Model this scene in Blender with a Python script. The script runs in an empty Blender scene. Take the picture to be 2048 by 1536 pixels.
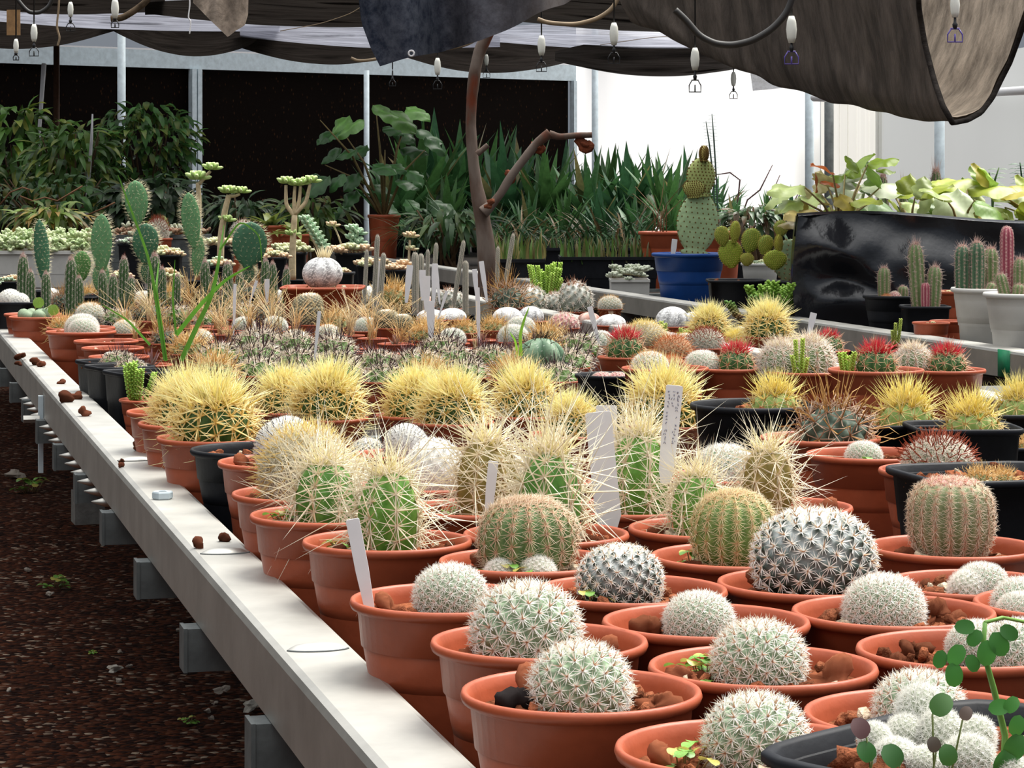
import bpy, math, random
import numpy as np
from mathutils import Vector, Matrix

random.seed(11)
rng = np.random.default_rng(11)
PI = math.pi
SC = bpy.context.scene
COL = SC.collection

# ---------------------------------------------------------------- camera geometry (2048 x 1536 photograph)
FPX, VH, CAM = 3600.0, 368.0, 1.15
DK = 1.43                      # depth units -> metres: sizes below use d / FPX, true depth is d * DK
K = 0.357 / DK                 # the benches run along (-K, 1)
TRAY = 0.36                    # bench tray, below the camera
def X(u, d): return (u - 1024.0) / FPX * d
def Z(v, d): return CAM - (v - VH) / FPX * d
def P(u, v, d): return Vector((X(u, d), d * DK, Z(v, d)))
def B(s, d, h): return Vector((s - K * d * DK, d * DK, CAM - h))
def depth_on(v, h): return FPX * h / (v - VH)

# ---------------------------------------------------------------- mesh builder
class MB:
    def __init__(self):
        self.v, self.c, self.t, self.q, self.tm, self.qm, self.n = [], [], [], [], [], [], 0
    def add(self, verts, faces, col=(.5, .5, .5), mat=0):
        verts = np.asarray(verts, dtype=np.float64).reshape(-1, 3)
        col = np.asarray(col, dtype=np.float64)
        if col.ndim == 1: col = np.tile(col[:3], (len(verts), 1))
        self.v.append(verts); self.c.append(col[:, :3])
        if isinstance(faces, np.ndarray): groups = [faces]
        else:
            t = [f for f in faces if len(f) == 3]; q = [f for f in faces if len(f) == 4]
            groups = [np.array(g) for g in (t, q) if g]
            for f in faces:
                if len(f) > 4:
                    groups.append(np.array([[f[0], f[i], f[i + 1]] for i in range(1, len(f) - 1)]))
        for g in groups:
            if len(g) == 0: continue
            g = g + self.n
            if g.shape[1] == 3: self.t.append(g); self.tm.append(np.full(len(g), mat))
            else: self.q.append(g); self.qm.append(np.full(len(g), mat))
        self.n += len(verts)
        return self
    def grid(self, pts, col=(.5, .5, .5), close=False, mat=0):
        """pts: (rows, cols, 3); close wraps the columns"""
        pts = np.asarray(pts); R, Cn = pts.shape[:2]
        r = np.arange(R - 1)[:, None]; c = np.arange(Cn if close else Cn - 1)[None, :]
        c2 = (c + 1) % Cn
        f = np.stack([r * Cn + c, r * Cn + c2, (r + 1) * Cn + c2, (r + 1) * Cn + c], -1).reshape(-1, 4)
        col = np.asarray(col)
        if col.ndim == 3: col = col.reshape(-1, 3)
        return self.add(pts.reshape(-1, 3), f, col, mat)
    def box(self, c, size, col=(.5, .5, .5), M=None, mat=0):
        sx, sy, sz = [a / 2 for a in size]
        v = np.array([[x, y, z] for x in (-sx, sx) for y in (-sy, sy) for z in (-sz, sz)])
        if M is not None: v = v @ np.array(M.to_3x3()).T
        v = v + np.array(c)
        return self.add(v, [(0, 1, 3, 2), (4, 6, 7, 5), (0, 4, 5, 1), (2, 3, 7, 6), (0, 2, 6, 4), (1, 5, 7, 3)], col, mat)
    def tube(self, pts, rad, n=8, col=(.5, .5, .5), mat=0, caps=True):
        pts = np.array([list(p) for p in pts], dtype=float); m = len(pts)
        rad = np.full(m, rad) if np.isscalar(rad) else np.array(rad, dtype=float)
        T = np.gradient(pts, axis=0); T /= np.linalg.norm(T, axis=1)[:, None] + 1e-12
        up = np.array([0, 0, 1.]) if abs(T[0, 2]) < .9 else np.array([0, 1., 0])
        rows = []
        a = np.cross(T[0], up); a /= np.linalg.norm(a)
        for i in range(m):
            a = a - T[i] * np.dot(a, T[i]); a /= np.linalg.norm(a) + 1e-12
            b = np.cross(T[i], a)
            th = np.arange(n) / n * 2 * PI
            rows.append(pts[i] + rad[i] * (np.cos(th)[:, None] * a + np.sin(th)[:, None] * b))
        rows = np.array(rows)
        col = np.asarray(col)
        if col.ndim == 2: col = np.repeat(col[:, None, :], n, 1)
        self.grid(rows, col, True, mat)
        if caps:
            base = self.n - m * n
            e = np.array([base + i for i in range(n)])
            for off, rev in ((0, True), ((m - 1) * n, False)):
                idx = np.arange(n) + base + off
                ctr = pts[0] if off == 0 else pts[-1]
                cc = col if col.ndim == 1 else (col[0, 0] if off == 0 else col[-1, 0])
                k = self.n
                self.v.append(ctr[None, :]); self.c.append(np.asarray(cc, float)[None, :3]); self.n += 1
                tri = np.stack([idx, np.roll(idx, -1), np.full(n, k)], -1)
                if not rev: pass
                self.t.append(tri if not rev else tri[:, ::-1]); self.tm.append(np.full(n, mat))
        return self
    def lathe(self, prof, n=32, col=(.5, .5, .5), c=(0, 0, 0), sq=None, mat=0):
        """prof: list of (r, z); sq: superellipse exponent for square-ish pots"""
        th = np.arange(n) / n * 2 * PI
        k = np.ones(n)
        if sq: k = (np.abs(np.cos(th)) ** sq + np.abs(np.sin(th)) ** sq) ** (-1.0 / sq)
        rows = np.array([[[r * k[i] * math.cos(t), r * k[i] * math.sin(t), z] for i, t in enumerate(th)] for r, z in prof]) + np.array(c)
        col = np.asarray(col)
        if col.ndim == 2: col = np.repeat(col[:, None, :], n, 1)
        return self.grid(rows, col, True, mat)
    def blob(self, c, r, seed=0, rough=.25, col=(.5, .5, .5), sc=(1, 1, 1), nt=12, npn=8, mat=0):
        rg = np.random.default_rng(seed)
        th = np.arange(nt) / nt * 2 * PI; ph = np.linspace(-PI / 2, PI / 2, npn)
        T, Ph = np.meshgrid(th, ph)
        d = np.stack([np.cos(Ph) * np.cos(T), np.cos(Ph) * np.sin(T), np.sin(Ph)], -1)
        k = np.ones(T.shape)
        for _ in range(7):
            w = rg.normal(size=3); w /= np.linalg.norm(w); f = rg.uniform(1.5, 5)
            k += rough * .45 * np.sin(f * (d @ w) + rg.uniform(0, 6))
        k += rough * .25 * rg.uniform(-1, 1, T.shape)
        k[0] = k[0].mean(); k[-1] = k[-1].mean()
        pts = d * k[..., None] * r * np.array(sc) + np.array(c)
        return self.grid(pts, col, True, mat)
    def leaf(self, base, dirv, up, L, W, col, curl=.3, segs=5, fold=.25, shape='lance', col2=None, mat=0):
        base = np.array(base, float); d = np.array(dirv, float); d /= np.linalg.norm(d)
        up = np.array(up, float); up = up - d * np.dot(up, d)
        if np.linalg.norm(up) < 1e-4: up = np.cross(d, [1, 0.3, 0.1])
        up /= np.linalg.norm(up); side = np.cross(d, up)
        t = np.linspace(0, 1, segs + 1)
        if shape == 'lance': w = np.sin(PI * np.clip(t, 0, 1) ** .75) ** .8 + .08 * (1 - t)
        elif shape == 'sword': w = np.minimum(1, .65 + t * 1.2) * (1 - t ** 2.2)
        elif shape == 'grass': w = (1 - t ** 2) * .9 + .05
        elif shape == 'round':
            segs = 9; t = np.linspace(0, 1, 10); w = np.sqrt(np.clip(1 - (2 * t - 1) ** 2, 0, 1)) + .03
        elif shape == 'lobed': w = np.sin(PI * t ** .8) ** .6 * (1 + .28 * np.sin(t * PI * 5)) + .05
        ang = curl * t
        ctr = base + L * (t[:, None] * (np.cos(ang)[:, None] * d - np.sin(ang)[:, None] * up))
        nup = np.cos(ang)[:, None] * up + np.sin(ang)[:, None] * d
        wv = (w * W / 2)[:, None]
        rows = np.stack([ctr - side * wv + nup * wv * fold, ctr, ctr + side * wv + nup * wv * fold], 1)
        col = np.asarray(col, float)
        c2 = col if col2 is None else np.asarray(col2, float)
        cc = col + (c2 - col) * t[:, None]
        return self.grid(rows, np.repeat(cc[:, None, :], 3, 1), False, mat)
    def build(self, name, mats, smooth=True):
        me = bpy.data.meshes.new(name)
        V = np.concatenate(self.v); C = np.concatenate(self.c)
        T = np.concatenate(self.t) if self.t else np.zeros((0, 3), int)
        Q = np.concatenate(self.q) if self.q else np.zeros((0, 4), int)
        me.vertices.add(len(V)); me.vertices.foreach_set('co', V.ravel())
        loops = np.concatenate([T.ravel(), Q.ravel()]).astype(np.int32)
        me.loops.add(len(loops)); me.loops.foreach_set('vertex_index', loops)
        st = np.concatenate([np.arange(len(T)) * 3, len(T) * 3 + np.arange(len(Q)) * 4]).astype(np.int32)
        me.polygons.add(len(st)); me.polygons.foreach_set('loop_start', st)
        mi = np.concatenate([np.concatenate(self.tm) if self.tm else np.zeros(0), np.concatenate(self.qm) if self.qm else np.zeros(0)]).astype(np.int32)
        me.polygons.foreach_set('material_index', mi)
        me.polygons.foreach_set('use_smooth', np.full(len(st), smooth))
        me.update(calc_edges=True); me.validate()
        a = me.color_attributes.new('Col', 'FLOAT_COLOR', 'POINT')
        a.data.foreach_set('color', np.concatenate([C, np.ones((len(C), 1))], 1).astype(np.float32).ravel())
        if not isinstance(mats, (list, tuple)): mats = [mats]
        for m in mats: me.materials.append(m)
        return me

# ---------------------------------------------------------------- materials
def nmat(name, rough=.6, spec=.3, metal=0.0):
    m = bpy.data.materials.new(name); m.use_nodes = True
    nt = m.node_tree; b = nt.nodes['Principled BSDF']
    b.inputs['Roughness'].default_value = rough
    b.inputs['Metallic'].default_value = metal
    b.inputs['Specular IOR Level'].default_value = spec
    return m, nt, b
def N(nt, t, **kw):
    n = nt.nodes.new(t)
    for k, v in kw.items():
        if k in n.inputs: n.inputs[k].default_value = v
        else: setattr(n, k, v)
    return n
def tex_coord(nt, scale=(1, 1, 1), kind='Object'):
    tc = N(nt, 'ShaderNodeTexCoord'); mp = N(nt, 'ShaderNodeMapping'); mp.inputs['Scale'].default_value = scale
    nt.links.new(tc.outputs[kind], mp.inputs['Vector']); return mp
def flat_mat(name, col, rough=.6, spec=.3, var=.2, scale=60, bump=0., metal=0., vscale=(1, 1, 1), col2=None, transl=0., bscale=None):
    m, nt, b = nmat(name, rough, spec, metal)
    mp = tex_coord(nt, vscale)
    no = N(nt, 'ShaderNodeTexNoise', Scale=scale, Detail=5.0, Roughness=.6)
    nt.links.new(mp.outputs[0], no.inputs['Vector'])
    rp = N(nt, 'ShaderNodeValToRGB'); e = rp.color_ramp.elements
    e[0].position, e[1].position = .3, .7
    c2 = col2 or [c * (1 + var) for c in col]
    c1 = [c * (1 - var) for c in col] if col2 is None else col
    e[0].color = (*c1, 1); e[1].color = (*c2, 1)
    nt.links.new(no.outputs[0], rp.inputs[0]); nt.links.new(rp.outputs[0], b.inputs['Base Color'])
    if bump:
        bp = N(nt, 'ShaderNodeBump', Strength=bump, Distance=.01)
        n2 = N(nt, 'ShaderNodeTexNoise', Scale=bscale or scale * 2.5, Detail=4.0)
        nt.links.new(mp.outputs[0], n2.inputs['Vector'])
        nt.links.new(n2.outputs[0], bp.inputs['Height']); nt.links.new(bp.outputs[0], b.inputs['Normal'])
    if transl:
        tr = N(nt, 'ShaderNodeBsdfTranslucent'); mx = N(nt, 'ShaderNodeMixShader'); mx.inputs[0].default_value = transl
        nt.links.new(rp.outputs[0], tr.inputs['Color'])
        nt.links.new(b.outputs[0], mx.inputs[1]); nt.links.new(tr.outputs[0], mx.inputs[2])
        nt.links.new(mx.outputs[0], nt.nodes['Material Output'].inputs['Surface'])
    return m
def vcol_mat(name, rough=.5, spec=.3, var=.25, scale=40, transl=0., bump=0.):
    """colour from the mesh's own colour attribute, broken up by a little noise"""
    m, nt, b = nmat(name, rough, spec)
    at = N(nt, 'ShaderNodeAttribute'); at.attribute_name = 'Col'
    mp = tex_coord(nt)
    no = N(nt, 'ShaderNodeTexNoise', Scale=scale, Detail=4.0); nt.links.new(mp.outputs[0], no.inputs['Vector'])
    mr = N(nt, 'ShaderNodeMapRange'); mr.inputs[3].default_value = 1 - var; mr.inputs[4].default_value = 1 + var
    mr.inputs[1].default_value = .25; mr.inputs[2].default_value = .75
    nt.links.new(no.outputs[0], mr.inputs[0])
    mu = N(nt, 'ShaderNodeVectorMath'); mu.operation = 'SCALE'
    nt.links.new(at.outputs['Color'], mu.inputs[0]); nt.links.new(mr.outputs[0], mu.inputs['Scale'])
    nt.links.new(mu.outputs[0], b.inputs['Base Color'])
    if bump:
        bp = N(nt, 'ShaderNodeBump', Strength=bump, Distance=.01)
        nt.links.new(no.outputs[0], bp.inputs['Height']); nt.links.new(bp.outputs[0], b.inputs['Normal'])
    if transl:
        tr = N(nt, 'ShaderNodeBsdfTranslucent'); mx = N(nt, 'ShaderNodeMixShader'); mx.inputs[0].default_value = transl
        nt.links.new(mu.outputs[0], tr.inputs['Color'])
        nt.links.new(b.outputs[0], mx.inputs[1]); nt.links.new(tr.outputs[0], mx.inputs[2])
        nt.links.new(mx.outputs[0], nt.nodes['Material Output'].inputs['Surface'])
    return m

M_BODY = vcol_mat('cactus_skin', .55, .25, .18, 9)
M_SPINE = vcol_mat('cactus_spine', .6, .2, .06, 3, transl=.30)
M_LEAF = vcol_mat('leaf_green', .4, .45, .25, 25, transl=.25)
M_FAT = vcol_mat('succulent_leaf', .45, .35, .12, 60, transl=.12)
M_STEM = vcol_mat('plant_stem', .7, .2, .25, 80)
M_SOIL = vcol_mat('lava_soil', .95, .05, .45, 260, bump=.6)
M_TERRA = flat_mat('terracotta_plastic', (.37, .080, .033), .42, .35, .13, 35, .05)
M_BLACK = flat_mat('black_plastic', (.008, .009, .012), .55, .2, .3, 40, .05)
M_WHITEPOT = flat_mat('grey_white_plastic', (.56, .55, .52), .5, .3, .05, 40)
M_BLUE = flat_mat('blue_plastic', (.008, .06, .26), .4, .4, .12, 60)
M_TAG = flat_mat('white_label_plastic', (.80, .79, .80), .5, .3, .03, 60, transl=.15)
M_INK = flat_mat('pencil_ink', (.25, .25, .32), .8, .1, .1, 90)
M_METAL = flat_mat('galvanised_rail', (.47, .46, .425), .5, .3, .14, 14, .05, metal=.92)
M_STEEL = flat_mat('galvanised_steel', (.50, .58, .62), .45, .4, .14, 30, .05)
M_DARKSTEEL = flat_mat('weathered_steel', (.09, .10, .10), .55, .3, .3, 30, .1)
M_STONE = flat_mat('lava_stone', (.22, .075, .04), .95, .1, .4, 90, .5)

# ---------------------------------------------------------------- objects
LABELS = {}
def reg(o, label, cat, group=None, kind=None):
    n = len(label.split())
    if not 4 <= n <= 16: print('LABEL LENGTH', n, label)
    if label in LABELS: print('LABEL TWICE', label)
    LABELS[label] = o
    o['label'] = label; o['category'] = cat
    if group: o['group'] = group
    if kind: o['kind'] = kind
    return o
def thing(name, label, cat, loc=(0, 0, 0), rotz=0., group=None):
    o = bpy.data.objects.new(name, None); COL.objects.link(o)
    o.empty_display_size = .02; o.location = loc; o.rotation_euler = (0, 0, rotz)
    return reg(o, label, cat, group)
def part(name, me, parent=None, loc=(0, 0, 0), rot=(0, 0, 0), scale=1., label=None, kind=None):
    o = bpy.data.objects.new(name, me); COL.objects.link(o)
    if parent is not None: o.parent = parent
    o.location = loc; o.rotation_euler = rot
    o.scale = (scale,) * 3 if np.isscalar(scale) else scale
    if label: o['label'] = label
    if kind: o['kind'] = kind
    return o
def struct(name, me, loc=(0, 0, 0), label=None, cat=None):
    o = part(name, me, None, loc); o['kind'] = 'structure'
    if label: o['label'] = label
    if cat: o['category'] = cat
    return o
# ---------------------------------------------------------------- cacti: body + spines, radius 1, standing on z = 0
def spines(mb, Bp, D, L, W, c0, c1, curve=None):
    Bp, D = np.asarray(Bp, float), np.asarray(D, float)
    n = len(Bp)
    if n == 0: return
    D = D / (np.linalg.norm(D, axis=1)[:, None] + 1e-9)
    L = np.broadcast_to(L, n)[:, None]; W = np.broadcast_to(W, n)[:, None]
    ref = np.where(np.abs(D[:, 2:3]) < .9, np.array([[0, 0, 1.]]), np.array([[1., 0, 0]]))
    a = np.cross(D, ref); a /= np.linalg.norm(a, axis=1)[:, None]; b = np.cross(D, a)
    ring = [a, -.5 * a + .866 * b, -.5 * a - .866 * b]
    c0 = np.broadcast_to(np.asarray(c0, float), (n, 3)); c1 = np.broadcast_to(np.asarray(c1, float), (n, 3))
    i = np.arange(n)
    if curve is None:
        V = np.stack([Bp + r * W / 2 for r in ring] + [Bp + D * L], 1).reshape(-1, 3)
        C = np.stack([c0, c0, c0, c1], 1).reshape(-1, 3)
        f = np.concatenate([np.stack([4 * i + k, 4 * i + (k + 1) % 3, 4 * i + 3], -1) for k in range(3)])
        mb.add(V, f, C)
    else:
        mid = Bp + D * L * .6
        tip = mid + (D * .45 + np.asarray(curve)) * L * .5
        V = np.stack([Bp + r * W / 2 for r in ring] + [mid + r * W * .4 for r in ring] + [tip], 1).reshape(-1, 3)
        cm = (c0 + c1) / 2
        C = np.stack([c0] * 3 + [cm] * 3 + [c1], 1).reshape(-1, 3)
        q = np.concatenate([np.stack([7 * i + k, 7 * i + (k + 1) % 3, 7 * i + 3 + (k + 1) % 3, 7 * i + 3 + k], -1) for k in range(3)])
        t = np.concatenate([np.stack([7 * i + 3 + k, 7 * i + 3 + (k + 1) % 3, 7 * i + 6], -1) for k in range(3)])
        k0 = mb.n
        mb.add(V, q, C); mb.t.append(t + k0); mb.tm.append(np.zeros(len(t)))

def make_cactus(name, seed=1, rz=.9, zc=.72, col_h=None, e=1., ribs=0, amp=.1, sharp=1., per_rib=8, tub=0, tamp=.1,
                body=(.1, .2, .06), tip=None, wool=None, wool_t=.8, valley=None, speck=None,
                radial=None, central=None, top=None, sw=.03, lean=0., capf=.4, base_r=.82, nth=None, nt=None, bulge=0.):
    """radial/central = (count, length, jitter, elevation deg, colour at base, colour at tip[, curve]); top = (count, length, spread, c0, c1)"""
    rg = np.random.default_rng(seed)
    tt = np.linspace(0, 1, 400)
    if col_h:
        H = col_h; cap = min(1.2, H * capf)
        Ltot = (H - cap) + cap * 1.4
        s = tt * Ltot
        ang = np.clip((s - (H - cap)) / (cap * 1.4), 0, 1) * PI / 2
        rr = np.where(s < H - cap, base_r + (1 - base_r) * np.sin(PI / 2 * np.clip(s / (H - cap) * 1.6, 0, 1)) + bulge * np.sin(PI * np.clip(s / H, 0, 1)), (1 + bulge * .3) * np.cos(ang) ** .8)
        zz = np.where(s < H - cap, s, (H - cap) + cap * np.sin(ang))
    else:
        ph = np.radians(-55) + tt * np.radians(145)
        rr = np.abs(np.cos(ph)) ** e; zz = zc + rz * np.sign(np.sin(ph)) * np.abs(np.sin(ph)) ** e
        rr[-1] = 0
    dr, dz = np.gradient(rr), np.gradient(zz)
    nr, nz = dz, -dr
    ln = np.hypot(nr, nz) + 1e-9; nr, nz = nr / ln, nz / ln
    area = np.cumsum(rr * np.hypot(dr, dz)); area /= area[-1]
    Htop = zz[-1]
    def surf(th, t):
        r = np.interp(t, tt, rr); z = np.interp(t, tt, zz)
        if ribs:
            g = np.abs(np.cos(ribs * th / 2)) ** sharp
            r = r * (1 - amp * (1 - g) * np.clip(r * 2.2, 0, 1))
        x = r * np.cos(th); y = r * np.sin(th)
        k = (z / Htop) ** 2 * lean
        return np.stack([x + k, y, z], -1)
    def nrm(th, t):
        a = np.interp(t, tt, nr); b = np.interp(t, tt, nz)
        return np.stack([a * np.cos(th), a * np.sin(th), b], -1)
    # areoles
    if ribs:
        t_ = np.interp((np.arange(per_rib) + .5) / per_rib, [0, 1], [.06, .97])
        if not col_h: t_ = np.linspace(.10, .93, per_rib)
        AT = np.tile(t_, ribs); ATh = np.repeat(np.arange(ribs) * 2 * PI / ribs, per_rib)
        AT = np.clip(AT + np.repeat((np.arange(ribs) % 2) * .5 * (t_[1] - t_[0] if per_rib > 1 else 0), per_rib), 0, .985)
    else:
        n = tub or 120
        fr = (np.arange(n) + .5) / n
        AT = np.interp(fr, area, tt); ATh = np.arange(n) * 2.399963
    AP = surf(ATh, AT); AN = nrm(ATh, AT)
    # body
    if nth is None: nth = max(ribs * 6, 48) if ribs else 64
    if nt is None: nt = 36
    TH, TT = np.meshgrid(np.arange(nth) / nth * 2 * PI, np.interp(np.linspace(0, 1, nt), [0, 1], [0, 1]))
    pts = surf(TH, TT); nn = nrm(TH, TT)
    base = np.array(body, float); C = np.tile(base, TH.shape + (1,))
    if tub and tamp:
        sp = math.sqrt(2 * PI * area[-1] * np.sum(rr * np.hypot(dr, dz)) / tub) * .5
        D2 = ((pts[:, :, None, :] - AP[None, None]) ** 2).sum(-1)
        g = np.exp(-D2.min(2) / (sp * sp * .8))
        pts = pts + nn * (g * tamp - tamp * .5)[..., None]
        AP = AP + AN * tamp * .45
        if tip is not None: C = C + (np.array(tip) - C) * (g ** 1.5)[..., None]
        if valley is not None:
            m = np.clip((1 - g * 1.25), 0, 1) * np.clip((TT - .2) / .6, 0, 1)
            C = C + (np.array(valley) - C) * m[..., None]
    elif ribs and tip is not None:
        g = np.abs(np.cos(ribs * TH / 2)) ** 3
        C = C + (np.array(tip) - C) * g[..., None]
    if speck is not None:
        m = (rg.uniform(0, 1, TH.shape) < speck[3])
        C = np.where(m[..., None], np.array(speck[:3]), C)
    if wool is not None:
        m = np.clip((TT - wool_t) / max(.02, (1 - wool_t) * .6), 0, 1)
        C = C + (np.array(wool) - C) * m[..., None]
    C = C * rg.uniform(.9, 1.1, TH.shape)[..., None]
    mb = MB(); mb.grid(pts, C, True)
    k0 = mb.n
    mb.add(np.array([pts[-1].mean(0) + [0, 0, .01]]), np.zeros((0, 3), int), C[-1].mean(0))
    idx = np.arange(nth) + (nt - 1) * nth
    mb.t.append(np.stack([idx, np.roll(idx, -1), np.full(nth, k0)], -1)); mb.tm.append(np.zeros(nth))
    out = {'body': mb.build(name + '_body', M_BODY), 'H': Htop}
    # spines
    sb = MB()
    upv = np.array([0, 0, 1.])
    tang = upv - AN * (AN @ upv)[:, None]
    bad = np.linalg.norm(tang, axis=1) < .05
    tang[bad] = np.array([1., 0, 0]); tang /= np.linalg.norm(tang, axis=1)[:, None]
    side = np.cross(AN, tang)
    na = len(AP)
    for spec in (radial, central):
        if not spec: continue
        lst = spec if isinstance(spec, list) else [spec]
        for cnt, Ln, jit, el, c0, c1, *rest in lst:
            crv = rest[0] if rest else None
            tlo = rest[1] if len(rest) > 1 else 0.
            sel = AT >= tlo
            ns = int(sel.sum())
            if ns == 0: continue
            a = (np.arange(cnt) / cnt * 2 * PI)[None, :] + rg.uniform(0, 6.28, ns)[:, None] + rg.normal(0, .12, (ns, cnt))
            ee = np.radians(el + rg.normal(0, 9, (ns, cnt)))
            D = (np.cos(a)[..., None] * tang[sel][:, None] + np.sin(a)[..., None] * side[sel][:, None]) * np.cos(ee)[..., None] + AN[sel][:, None] * np.sin(ee)[..., None]
            L = Ln * (1 + jit * rg.uniform(-1, 1, (ns, cnt)))
            Bs = np.repeat(AP[sel][:, None], cnt, 1) + AN[sel][:, None] * .01
            m = ns * cnt
            cv = None if crv is None else rg.normal(0, crv, (m, 3)) + np.array([0, 0, crv * .6])
            spines(sb, Bs.reshape(-1, 3), D.reshape(-1, 3), L.reshape(-1), sw * (1.25 if el > 45 else 1), c0, c1, cv)
    if top:
        cnt, Ln, spread, c0, c1 = top[:5]; rad = top[5] if len(top) > 5 else .45
        a = rg.uniform(0, 2 * PI, cnt); q = np.sqrt(rg.uniform(0, 1, cnt)) * rad
        zt = np.interp(q, rr[::-1], zz[::-1])
        Bs = np.stack([q * np.cos(a) + lean, q * np.sin(a), zt - .02], -1)
        tl = q / rad * spread + rg.normal(0, spread * .3, cnt)
        D = np.stack([np.sin(tl) * np.cos(a), np.sin(tl) * np.sin(a), np.cos(tl)], -1)
        spines(sb, Bs, D, Ln * rg.uniform(.6, 1.1, cnt), sw * 1.1, c0, c1)
    if sb.n: out['spines'] = sb.build(name + '_spines', M_SPINE, smooth=False)
    return out

WH, CR = (.96, .95, .91), (.90, .84, .62)
BR, YE = (.34, .14, .06), (.95, .85, .35)
CK = {}
def cactus(key):
    if key not in CK: CK[key] = make_cactus(key.replace('#', '_'), **SPECS[key])
    return CK[key]
SPECS = {}
for i in range(3):
    SPECS['pin#%d' % i] = dict(seed=20 + i, rz=.88, zc=.68, e=.9, tub=125 + 14 * i, tamp=.15, body=(.13, .21, .11), tip=(.44, .52, .38), wool=(.8, .78, .7), wool_t=.86,
        radial=(14, .31, .15, 26, WH, WH), central=[(3, .26, .2, 66, (.50, .24, .10), (.90, .84, .72))], top=(110, .28, .7, WH, (.95, .9, .75), .5), sw=.033)
    SPECS['fine#%d' % i] = dict(seed=30 + i, rz=.86, zc=.62, e=.9, tub=210 + 25 * i, tamp=.11, body=(.14, .22, .12), tip=(.48, .54, .42), wool=(.85, .84, .8), wool_t=.84,
        radial=(14, .25, .2, 28, WH, WH), central=(2, .22, .2, 62, (.45, .28, .16), WH), top=(90, .2, .8, WH, WH, .5), sw=.030)
for i in range(2):
    SPECS['dark#%d' % i] = dict(seed=40 + i, rz=.82, zc=.76, e=.92, tub=185 - 20 * i, tamp=.17, body=(.022, .035, .028), tip=(.05, .075, .055), valley=(.74, .78, .78), wool=(.9, .92, .92), wool_t=.80,
        radial=(13, .19, .15, 22, WH, WH), central=(2, .17, .2, 60, (.5, .27, .12), (.86, .78, .62)), top=(120, .2, .7, WH, (.9, .8, .55), .6), sw=.030, nth=96, nt=52)
SPECS['hedge#0'] = dict(seed=50, rz=.82, zc=.84, e=.82, ribs=17, amp=.12, per_rib=10, body=(.10, .19, .065), tip=(.20, .26, .10), wool=(.80, .60, .44), wool_t=.88,
    radial=[(15, .27, .15, 18, (.62, .40, .24), (.92, .85, .70))], top=(220, .18, 1.1, (.8, .55, .42), (.95, .82, .72), .62), sw=.022, nth=120)
SPECS['hedge#1'] = dict(seed=51, rz=.92, zc=.96, e=.85, ribs=16, amp=.14, per_rib=11, body=(.13, .23, .06), tip=(.26, .31, .10), wool=(.78, .56, .38), wool_t=.9,
    radial=[(15, .26, .15, 18, (.70, .52, .26), (.94, .88, .66))], top=(220, .18, 1.1, (.75, .46, .3), (.92, .74, .58), .64), sw=.022, nth=112)
SPECS['hedge#2'] = dict(seed=52, col_h=2.3, bulge=.10, capf=.24, base_r=.66, ribs=17, amp=.12, per_rib=13, body=(.17, .22, .10), tip=(.36, .33, .20), wool=(.66, .34, .33), wool_t=.86,
    radial=[(15, .28, .15, 18, (.62, .40, .26), (.92, .86, .74))], top=(220, .18, 1.1, (.74, .26, .30), (.88, .54, .54), .75), sw=.022, nth=112)
for i, (bc, tc) in enumerate((((.10, .26, .035), (.20, .38, .08)), ((.08, .23, .04), (.17, .34, .08)), ((.20, .16, .04), (.33, .25, .08)))):
    SPECS['long#%d' % i] = dict(seed=60 + i, col_h=(3.0, 2.5, 3.3)[i], bulge=.1, ribs=7, amp=.16, per_rib=6, body=bc, tip=tc, wool=(.5, .45, .2), wool_t=.95,
        radial=[(8, 1.45, .4, 26, (.85, .74, .55), (.97, .95, .84)), (4, .6, .3, 12, (.9, .85, .7), WH)], central=[(2, 2.7, .35, 46, (.88, .80, .60), (.98, .96, .85))],
        top=(44, 1.7, .9, (.92, .84, .48), (.97, .95, .80), .5), sw=.052)
for i in range(3):
    SPECS['gold#%d' % i] = dict(seed=70 + i, rz=.82, zc=.60, ribs=13 + i, amp=.16, per_rib=6, body=(.035, .085, .018), tip=(.07, .13, .03), wool=(.75, .62, .25), wool_t=.93,
        radial=[(8, .72, .3, 24, (.86, .62, .20), (.98, .95, .66)), (3, .9, .3, 50, (.88, .68, .24), (.98, .95, .64))],
        central=[(4, 1.0, .25, 62, (.92, .78, .30), (.98, .95, .62), None, .60)],
        top=(150, 1.3, 1.2, (.97, .90, .42), (.98, .97, .72), .66), sw=.052)
SPECS['pgold'] = dict(seed=75, rz=.68, zc=.42, ribs=11, amp=.16, per_rib=5, body=(.24, .36, .09), tip=(.34, .45, .16), wool=(.75, .66, .35), wool_t=.93,
    radial=[(8, .62, .25, 24, (.62, .42, .12), (.96, .9, .58))], central=[(4, 1.05, .3, 58, (.85, .68, .2), (.97, .92, .48), None, .55)], top=(90, 1.2, .95, (.9, .75, .2), (.97, .93, .5), .58), sw=.05)
SPECS['fuzzy'] = dict(seed=80, rz=1.0, zc=.85, tub=330, tamp=.06, body=(.34, .30, .18), tip=(.6, .55, .4), wool=(.82, .76, .5), wool_t=.85,
    radial=(16, .2, .2, 26, (.82, .76, .6), (.86, .82, .7)), central=(2, .4, .3, 60, (.75, .55, .2), (.9, .8, .45)), top=(120, .42, .9, YE, (.92, .82, .42), .6), sw=.03)
SPECS['blackpin'] = dict(seed=81, rz=1.0, zc=.85, tub=260, tamp=.06, body=(.5, .5, .48), tip=(.7, .7, .68), wool=(.86, .86, .86), wool_t=.8,
    radial=(18, .17, .2, 18, WH, WH), central=(1, .36, .2, 78, (.05, .03, .03), (.10, .06, .05)), sw=.026)
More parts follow.
